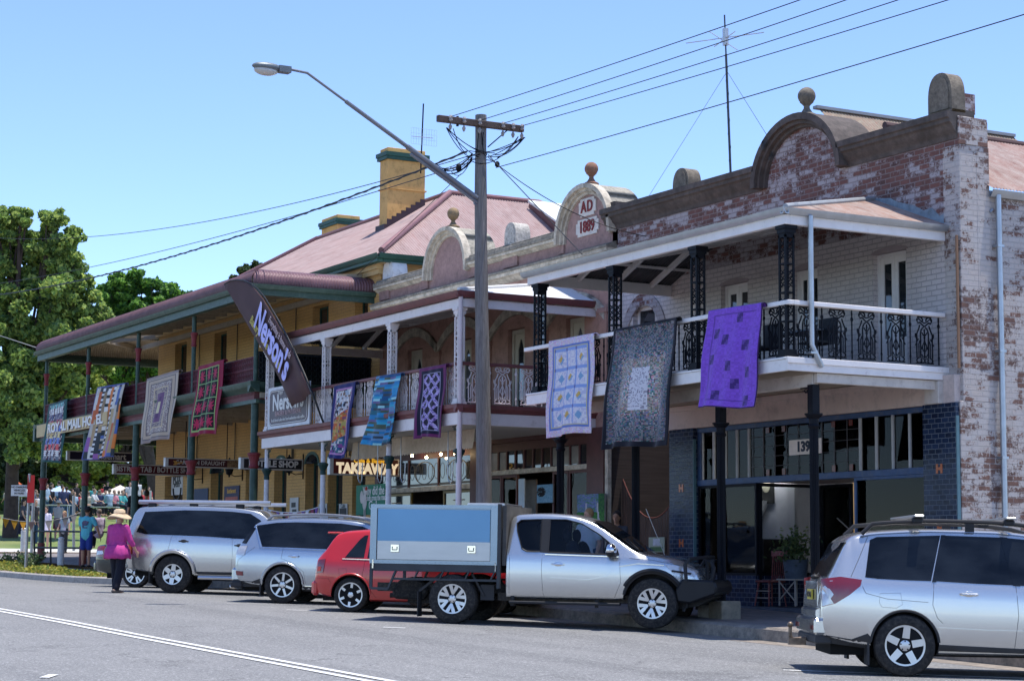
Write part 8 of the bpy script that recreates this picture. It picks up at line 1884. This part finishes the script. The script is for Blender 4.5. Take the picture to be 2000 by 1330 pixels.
def person(label,loc,face,h=1.7,skin=SKIN,top=None,bottom=None,legs='stand',arms=((.1,-.05),(.1,-.05)),sleeve=.5,pants=1.0,hair=HAIRB,hairlen=0,hat=None,vox=.016,seated=False,fem=False,kid=False,skirt=None,lean=0,shoe=None,stride=.0,topflare=0,group=None,fingers=False,headturn=0):
    """body faces +x locally. arms: (forward swing of elbow, forward swing of hand) per side; built at 1.7 m then scaled"""
    t=thing('person',label,'person',loc); t.rotation_euler=(0,0,face); s=h/1.7; t.scale=(s,s,s); ORG[t.name]=Vector((0,0,0))
    hz=.92; sh=.185 if not fem else .165; drop=-.46 if seated else 0
    P=lambda x,y,z:(x+lean*max(0,z-.9),y,z+drop)
    hipw=.095; ch=[]
    ch.append([P(0,0,.93)+(.145,(.85,1.15,1)),P(-.005,0,1.05)+(.12,(.85,1.15,1)),P(-.01,0,1.2)+(.13,(.82,1.22,1)),P(-.01,0,1.34)+(.13,(.75,1.3,.9)),P(0,0,1.42)+(.07,)])
    ch.append([P(0,0,1.42)+(.052,),P(.012,0,1.5)+(.05,)])
    # head
    hx,hzc=.02,1.6; c_,s_=math.cos(headturn),math.sin(headturn)
    hd=lambda x,y,z:P(hx+x*c_-y*s_,x*s_+y*c_,hzc+z)
    ch.append([hd(0,0,.02)+(.088,(1.05,.88,1.18)),hd(.012,0,-.06)+(.06,(1.1,.9,.9))])
    ch.append([hd(.07,0,-.1)+(.024,)]) ; ch.append([hd(.088,0,.005)+(.01,),hd(.104,0,-.025)+(.014,)])
    for sy in (-1,1): ch.append([hd(0,sy*.078,-.01)+(.018,(.8,.5,1.4))]); ch.append([hd(.082,sy*.03,-.072)+(.012,),hd(.09,0,-.07)+(.013,)])
    hands=[]; armpts=[]; legpts=[]
    for i,sy in enumerate((1,-1)):
        e,w_=arms[i][:2]; out=arms[i][2] if len(arms[i])>2 else .04
        S=Vector(P(-.005,sy*sh,1.385)); L1,L2=.285,.25
        E=S+Vector((math.sin(e)*math.cos(out),sy*math.sin(out)+sy*.03,-math.cos(e)))*L1; a2=e+w_; Wp=E+Vector((math.sin(a2),-sy*.02+sy*math.sin(out)*.4,-math.cos(a2)))*L2
        d=(Wp-E).normalized(); armpts.append((S,E,Wp))
        ch.append([tuple(S)+(.055,),tuple(S.lerp(E,.5))+(.046,),tuple(E)+(.038,),tuple(E.lerp(Wp,.4))+(.036,),tuple(Wp)+(.025,)])
        pm=Wp+d*.05; ch.append([tuple(Wp)+(.024,),tuple(pm)+(.03,(.9,.55,1.1)),tuple(Wp+d*.09)+(.026,(.9,.5,1))])
        sdv=Vector((1,0,0))-d*d.x; sdv.normalize()
        for k in range(4):
            o_=(k-1.5)*.017; ln=(.075,.085,.08,.062)[k]; b0=Wp+d*.085+sdv*o_; m1=b0+d*ln*.5+Vector((0,-sy*.008,0)); m2=b0+d*ln+Vector((0,-sy*.028,0)); ch.append([tuple(b0)+(.0105,),tuple(m1)+(.0095,),tuple(m2)+(.008,)])
        ch.append([tuple(Wp+d*.03+sdv*.022)+(.013,),tuple(Wp+d*.065+sdv*.045)+(.0105,),tuple(Wp+d*.09+sdv*.05)+(.009,)])
    for i,sy in enumerate((1,-1)):
        st=stride*(1 if i==0 else -1); H_=Vector(P(0,sy*hipw,.9))
        if seated: K=H_+Vector((.42,sy*.05,.02)); A=K+Vector((.02,0,-.42))
        else:
            K=H_+Vector((math.sin(st)*.42+(.03 if st<0 else 0),0,-math.cos(st)*.42)); A=K+Vector((math.sin(st-abs(st)*.7)*.42,0,-math.cos(st-abs(st)*.7)*.42))
        legpts.append((H_,K,A))
        ch.append([tuple(H_)+(.085,),tuple(H_.lerp(K,.5))+(.073,),tuple(K)+(.052,),tuple(K.lerp(A,.35))+(.053,),tuple(A)+(.034,)])
        z0_=A.z-.065; ch.append([(A.x-.04,A.y,A.z-.035,.035),(A.x+.05,A.y,z0_+.02,.034,(1,1,.8)),(A.x+.15,A.y+sy*.01,z0_+.0,.03,(1,1.2,.6))])
    body=limbs('body',ch,vox,skin,t)
    # face: eyes, brows, mouth
    b=MB()
    for sy in (-1,1): b.ell(hd(.086,sy*.03,.0),(.008,.011,.006),8,5); b.ell(hd(.092,sy*.032,.024),(.006,.018,.004),8,4)
    b.build('eyes',mat('eye dark',(.02,.015,.012),.3),t,local=True); b=MB(); b.ell(hd(.094,0,-.062),(.008,.022,.005),8,4); b.build('mouth',mat('lips',(.35,.12,.1),.5),t,local=True)
    if top:
        c2=[[P(0,0,.9 if not topflare else .95)+(.16,(.9,1.15,1)),P(-.005,0,1.05)+(.142,(.88,1.15,1)),P(-.01,0,1.2)+(.148,(.85,1.2,1)),P(-.01,0,1.33)+(.142,(.78,1.3,.9)),P(-.005,0,1.41)+(.085,(1,1.3,.7))]]
        for S,E,Wp in armpts:
            end=S.lerp(E,min(1,sleeve*2)) if sleeve<=.5 else E.lerp(Wp,(sleeve-.5)*2)
            c2.append([tuple(S)+(.068,)]+([tuple(S.lerp(E,.5))+(.062,)] if sleeve>.2 else [])+([tuple(E)+(.055,)] if sleeve>.5 else [])+[tuple(end)+(.058 if sleeve<=.5 else .05,)])
        if topflare:
            c2.append([P(0,0,1.0)+(.16,(.95,1.15,1)),P(-.01,0,.85)+(.17+topflare*.5,(.95,1.12,.6)),P(-.01,0,.76)+(.17+topflare,(.95,1.1,.25))])
        limbs('top',c2,vox*1.05,top,t,3)
    if bottom:
        c3=[]
        for H_,K,A in legpts:
            pz=pants
            if pz<=.5: e=H_.lerp(K,pz*2); c3.append([tuple(H_+V(0,0,.04))+(.105,),tuple(e)+(.092,)])
            else: e=K.lerp(A,(pz-.5)*2); c3.append([tuple(H_+V(0,0,.04))+(.1,),tuple(H_.lerp(K,.5))+(.088,),tuple(K)+(.08,),tuple(K.lerp(e,.5))+(.076,),tuple(e)+(.066,)])
        c3.append([P(0,0,.95)+(.152,(.9,1.12,.7)),P(0,0,.86)+(.13,(.9,1.1,.6))]); limbs('trousers' if pants>.5 else 'shorts',c3,vox,bottom,t,3)
    if shoe:
        c4=[]
        for H_,K,A in legpts:
            z0_=A.z-.06; c4.append([(A.x-.045,A.y,A.z-.045,.045,(1,1,.8)),(A.x+.05,A.y,z0_+.02,.045,(1,1,.75)),(A.x+.16,A.y,z0_+.005,.04,(1,1.1,.6))])
        limbs('shoes',c4,vox,shoe,t,2)
    if skirt:
        zt,zb,r0,r1,m_=skirt; b=MB(); b.lathe([(r0,zt+drop),(r0*1.1,(zt+zb)/2+drop),(r1,zb+drop)],0,0,0,20,cap=False); b.v=[(x*.9,y*1.05,z) for x,y,z in b.v]; b.build('skirt',m_,t,local=True,smooth=60)
    if hair:
        c5=[[hd(-.018,0,.045)+(.094,(1.05,.95,1.08))]]
        if hairlen: c5.append([hd(-.05,0,.0)+(.08,),hd(-.06,0,-.1)+(.07,(.7,1.1,1)),hd(-.055,0,-.1-hairlen)+(.05,(.6,1.2,1))])
        b=limbs('hair',c5,vox,hair,t,2)
    if hat:
        kind,m_=hat; b=MB(); o_=hd(-.005,0,.05); n=28
        if kind=='sun':
            R_=[(.0,.125),(.06,.12),(.095,.09),(.105,.02),(.11,0),(.15,-.018),(.19,-.045),(.215,-.075)]
            rows=[]
            for r,z in R_: rows.append([(o_[0]+r*math.cos(2*math.pi*k/n)*1.05,o_[1]+r*math.sin(2*math.pi*k/n),o_[2]+z+(.03*math.cos(2*math.pi*k/n*2) if r>.14 else 0)) for k in range(n+1)])
            b.grid(rows)
        else:
            rows=[]
            for r,z in [(.0,.1),(.06,.095),(.095,.06),(.103,.0)]+([(.105,-.0)] if kind=='cap' else [(.15,-.012),(.17,-.02)]): rows.append([(o_[0]+r*math.cos(2*math.pi*k/n)*1.05,o_[1]+r*math.sin(2*math.pi*k/n),o_[2]+z) for k in range(n+1)])
            b.grid(rows)
            if kind=='cap': b.ell((o_[0]+.13,o_[1],o_[2]+.0),(.07,.07,.012),12,6)
        o=b.build('hat',m_,t,local=True,smooth=60); sm=o.modifiers.new('s','SOLIDIFY'); sm.thickness=.008
        if kind=='sun': q=MB(); q.lathe([(.108,.005),(.108,.035)],o_[0],o_[1],o_[2],28,cap=False); q.build('hat_band',mat('hat band',(.38,.27,.17),.9),o,local=True)
    return t
# --- woman in pink ------------------------------------------------------------------------
PINK=mat('magenta cotton',(.44,.045,.23),.85,var=.12,vs=9,bmp=.3,bs_=30); NAVY=mat('dark navy cloth',(.008,.009,.018),.85)
face=math.atan2(.62,-.85)  # walking away from the camera, towards the hotel
p=PYg(228,1157); W1=person('woman from behind in pink tunic, dark trousers and straw sun hat, carrying a tan bag',p,R(118),1.66,SKIN,PINK,NAVY,arms=((-.05,.3,.1),(.2,.35,.22)),sleeve=.72,pants=.97,hair=HAIRG,hat=('sun',mat('straw',(.58,.43,.28),.9,var=.12,vs=30,bmp=.5,bs_=60)),vox=.0085,fem=True,stride=.16,topflare=.03,shoe=mat('grey sandal',(.10,.085,.08),.8))
q=MB(); rows=[]
for i,(r,z) in enumerate(((.175,1.0),(.19,.93),(.2,.92),(.21,.82),(.222,.72))):
    rows.append([(-.01+(r+.012*math.sin(k*1.9)*(i>1))*math.cos(2*math.pi*k/40)*.92,(r+.012*math.sin(k*1.9)*(i>1))*math.sin(2*math.pi*k/40)*1.08,z+.012*math.sin(k*.9)) for k in range(41)])
q.grid(rows); o=q.build('tunic_ruffle',PINK,W1,local=True,smooth=70,fix=False); sm=o.modifiers.new('s','SOLIDIFY'); sm.thickness=.01
W1.scale=(W1.scale[0]*1.12,W1.scale[1]*1.25,W1.scale[2])
bag=thing('shoulder_bag','soft tan shoulder bag hanging at the left side of the woman in pink','bag',p+V(0,0,0)); bag.rotation_euler=(0,0,R(118)); ORG[bag.name]=Vector((0,0,0)); TAN=mat('tan bag leather',(.36,.25,.17),.75,var=.15,vs=7)
limbs('bag_body',[[(.0,.27,.98,.045,(1.2,.8,1)),(.0,.29,.86,.075,(1.5,.7,1.2)),(.0,.3,.74,.085,(1.6,.7,.8))]],.012,TAN,bag)
q=MB(); q.tube([(.07,.27,1.0),(.06,.235,1.2),(.02,.18,1.42),(-.03,.185,1.4),(-.08,.24,1.2),(-.08,.27,1.0)],.011,6); q.build('bag_strap',TAN,bag,local=True,smooth=50)
# --- boy in turquoise shirt ------------------------------------------------------------------
def at_d(px,py,d): return D(px,py,d)
TEALS=mat('turquoise cotton',(.10,.42,.50),.85,var=.1)
p=at_d(167,1106,56.5); b1=person('boy from behind in turquoise printed shirt and blue shorts at the railing',p,R(140),1.66,SKIN2,TEALS,mat('royal blue shorts',(.018,.04,.22),.8),arms=((.3,.5,.1),(.15,.3,.45)),sleeve=.32,pants=.42,hair=HAIRB,vox=.013,shoe=mat('black shoes',(.015,.015,.016),.7),hat=('cap',mat('black cap',(.015,.015,.018),.8)))
q=MB()
for (y,z,ry,rz,xx) in ((0,1.25,.1,.08,-.135),(.06,1.2,.03,.1,-.13),(-.07,1.28,.05,.03,-.132),(0,1.12,.09,.02,-.128)): q.ell((xx,y,z),(.006,ry,rz),10,6)
q.build('shirt_print',mat('shirt print',(.05,.08,.16),.8,var=.4,vs=12,dirt=(.35,.15,.1),da=.4),b1,local=True)
WHT=mat('white lilac jersey',(.60,.56,.66),.85); 
p=at_d(88,1074,75); person('girl in long white top facing the street beside the leftmost hotel post',p,R(-45),1.62,SKIN,WHT,None,arms=((.05,.1,.08),(.05,.1,.08)),sleeve=.9,hair=HAIRB,hairlen=.12,vox=.015,fem=True,skirt=(.98,.72,.17,.22,WHT),shoe=mat('white shoes',(.5,.5,.5),.7))
TIE=mat('tie dye cotton',(.42,.24,.5),.85,var=.4,vs=8,dirt=(.15,.5,.25),da=.8)
p=at_d(124,1078,72); person('girl in tie dye shirt and dark leggings facing the street behind the railing',p,R(-50),1.46,SKIN,TIE,mat('dark leggings',(.04,.045,.05),.9),arms=((.1,.2,.35),(.1,.3,.25)),sleeve=.25,pants=.95,hair=HAIRL,hairlen=.1,vox=.015,fem=True,shoe=mat('dark shoes',(.03,.03,.03),.8))
p=at_d(112,1058,84); person('woman in grey singlet and maroon skirt wearing a pale brimmed hat',p,R(150),1.72,SKIN,mat('grey singlet',(.38,.35,.35),.85),None,arms=((.4,.9,.1),(.4,.8,.1)),sleeve=.12,hair=HAIRG,hat=('brim',mat('pale hat',(.55,.5,.42),.9)),vox=.018,fem=True,skirt=(.98,.55,.17,.2,mat('maroon cloth',(.13,.02,.04),.9)),shoe=mat('dark shoes',(.03,.03,.03),.8))
p=at_d(66,1062,80); person('person in dark singlet and jeans standing behind the parking sign',p,R(30),1.75,SKIN,mat('black singlet',(.02,.02,.024),.9),mat('denim',(.03,.07,.13),.9),arms=((.2,.3),(.2,.3)),sleeve=.15,pants=.97,hair=HAIRG,vox=.018,shoe=mat('dark shoes',(.03,.03,.03),.8))
p=at_d(43,1055,82); person('woman in long dark dress behind the parking sign pole',p,R(60),1.66,SKIN,mat('slate cloth',(.06,.06,.075),.9),None,arms=((.4,.8),(.2,.3)),sleeve=.2,hair=HAIRB,hairlen=.08,vox=.018,fem=True,skirt=(1.0,.25,.17,.23,mat('long dark skirt',(.018,.016,.03),.9)))
p=at_d(30,1007,130); person('man in red shirt and pale hat near the far left tents',p,R(-120),1.75,SKIN,mat('red shirt cloth',(.42,.03,.035),.85),mat('stone shorts',(.33,.3,.25),.9),arms=((.2,.8),(.2,.6)),sleeve=.3,pants=.45,hair=HAIRG,hat=('brim',mat('pinkish hat',(.6,.42,.38),.9)),vox=.022)
# people sitting or leaning by the street behind the woman in pink
p=at_d(192,1068,66); person('person in pale lilac shirt sitting beyond the boy in turquoise',p,R(200),1.68,SKIN,mat('pale lilac cloth',(.42,.34,.44),.85),mat('dark trousers',(.02,.02,.03),.9),seated=True,arms=((.3,.9,.2),(.3,.7,.2)),sleeve=.5,pants=.95,hair=HAIRG,vox=.018)
p=at_d(262,1070,60); person('dark haired man in black shirt between the woman in pink and the four wheel drive',p,R(200),1.85,SKIN,mat('black shirt cloth',(.012,.012,.018),.85),mat('dark trousers',(.02,.02,.03),.9),arms=((.1,.2),(.1,.2)),sleeve=.4,pants=.95,hair=HAIRB,vox=.018)
p=at_d(284,1068,64); person('person in dark top standing behind the spare wheel of the four wheel drive',p,R(170),1.78,SKIN2,mat('maroon striped cloth',(.08,.03,.04),.85,var=.5,vs=20,sc=(.1,.1,3)),mat('dark trousers',(.02,.02,.03),.9),arms=((.1,.2),(.1,.2)),sleeve=.4,pants=.95,hair=HAIRB,vox=.02)
# people on the footpath behind the utility
p=PYg(1146,1170,KH); p=PY(1150,1100,19.0); p.z=fpz(p.x,19.0); person('man in pale grey t shirt on the footpath seen through the utility window',p,R(-60),1.68,SKIN,mat('pale grey cotton',(.48,.54,.58),.85),mat('denim',(.03,.07,.13),.9),arms=((.1,.5,.15),(.3,1.1,.2)),sleeve=.35,pants=.97,hair=HAIRL,vox=.013,headturn=R(-30),shoe=mat('dark shoes',(.03,.03,.03),.8))
p=PY(1205,1100,20.2); p.z=fpz(p.x,20.2); person('dark haired woman in dark clothes in front of the passage gate',p,R(-50),1.64,SKIN2,mat('slate cloth',(.06,.06,.075),.9),mat('dark trousers',(.02,.02,.03),.9),arms=((.1,.3),(.1,.3)),sleeve=.4,pants=.97,hair=HAIRB,hairlen=.14,vox=.015,fem=True)
# seated and standing crowd in the park: three base figures copied with their own clothes
cloth=[('white',(.5,.5,.5)),('teal',(.06,.3,.3)),('navy',(.02,.03,.08)),('pink',(.5,.2,.25)),('black',(.015,.015,.018)),('pale blue',(.3,.4,.5)),('red',(.35,.04,.05)),('cream',(.45,.4,.32)),('green',(.08,.2,.1)),('striped white',(.45,.45,.48))]
seat0=person('seated person in teal top in the park crowd',at_d(-200,1010,100),R(0),1.66,SKIN,mat('crowd teal',(.06,.3,.3),.9),mat('dark trousers',(.02,.02,.03),.9),seated=True,arms=((.5,.9,.1),(.5,.8,.1)),sleeve=.45,pants=.95,hair=HAIRG,vox=.03)
stand0=person('standing person in navy top in the park crowd',at_d(-200,1010,100),R(0),1.7,SKIN,mat('crowd navy',(.02,.03,.08),.9),mat('denim',(.03,.07,.13),.9),arms=((.2,.4),(.1,.6)),sleeve=.4,pants=.95,hair=HAIRB,hat=('brim',mat('crowd straw hat',(.5,.4,.28),.9)),vox=.03)
crowd=[(172,1003,104,0,7,1),(183,1004,100,0,0,0),(193,1003,102,0,2,1),(205,1002,104,0,1,0),(213,1004,101,0,5,1),(222,1003,105,0,3,0),(231,1001,108,0,0,1),(243,1003,104,0,4,0),(238,1006,100,0,1,0),(252,1003,103,1,9,0),(268,1000,96,1,9,1),(120,1020,94,1,2,0),(128,1018,96,1,2,1),(138,1020,95,1,4,0),(96,1014,104,1,4,1),(84,1013,110,1,5,0),(105,1010,112,1,4,0),(72,1010,108,0,0,1),(60,1010,114,1,1,0),(160,1010,98,0,7,0),(226,998,116,1,6,1),(209,997,118,1,4,0),(12,1008,120,1,7,1),(148,1000,110,1,4,0),(275,1006,98,0,6,0)]
rr_=random.Random(31)
for _ in range(26): crowd.append((rr_.uniform(66,300),rr_.uniform(999,1009),rr_.uniform(100,124),int(rr_.random()<.45),rr_.randrange(10),rr_.randrange(2)))
where=['beside the cream tent','near the trestle table','behind the railing','under the trees','by the pale blue tent']
_a='first second third fourth fifth sixth seventh eighth ninth tenth eleventh twelfth thirteenth fourteenth fifteenth sixteenth seventeenth eighteenth nineteenth twentieth'.split()
ORD=_a+['twenty '+x for x in _a[:9]]+['thirtieth']+['thirty '+x for x in _a[:9]]+['fortieth']+['forty '+x for x in _a[:9]]+['fiftieth']+['fifty '+x for x in _a[:9]]
_o=sorted(range(len(crowd)),key=lambda k:crowd[k][0]); rank={k:j for j,k in enumerate(_o)}
for i,(px,py,d,kind,ci,turn) in enumerate(crowd):
    src=stand0 if kind else seat0; t=src if (kind and i==9) or (not kind and i==0) else copytree(src)
    nm_,col=cloth[ci]; t.location=at_d(px,py,d); t.rotation_euler=(0,0,R(turn*150+i*47%70)); k=.92+.12*((i*37)%10)/10; t.scale=(k,k,k)
    t['label']=f'{"standing" if kind else "seated"} person in {nm_} top, {ORD[rank[i]]} from the left in the park crowd'
    t['group']='people gathered in the park'
    for c in list(t.children):
        if c.name.startswith('top'): c.data=c.data.copy(); c.data.materials[0]=mat('crowd cloth '+nm_,col,.9)
        if c.name.startswith('hat') and i%3==0: bpy.data.objects.remove(c)
        
# ================================================================ bring the street front to real size
FRONT={'corner_shop','passage_gate','bakery_building','corner_hotel','television_aerial','guy_wire','quilt','feather_banner','bakery_board','hanging_sign','sports_poster','notice_board','shop_poster','white_poster','menu_board','chicken_banner','landscape_painting','blue_picture','gate_notice','wall_lantern','spindle_chair','potted_shrub','ruffled_ornament','display_table','framed_picture','balcony_chair','balcony_table'}
for o in list(C.objects):
    if o.parent is None and (o.name.split('.')[0] in FRONT or (o.name.startswith('bunting') and 'purple' in o['label'])):
        o.location*=KS; o.scale*=KS
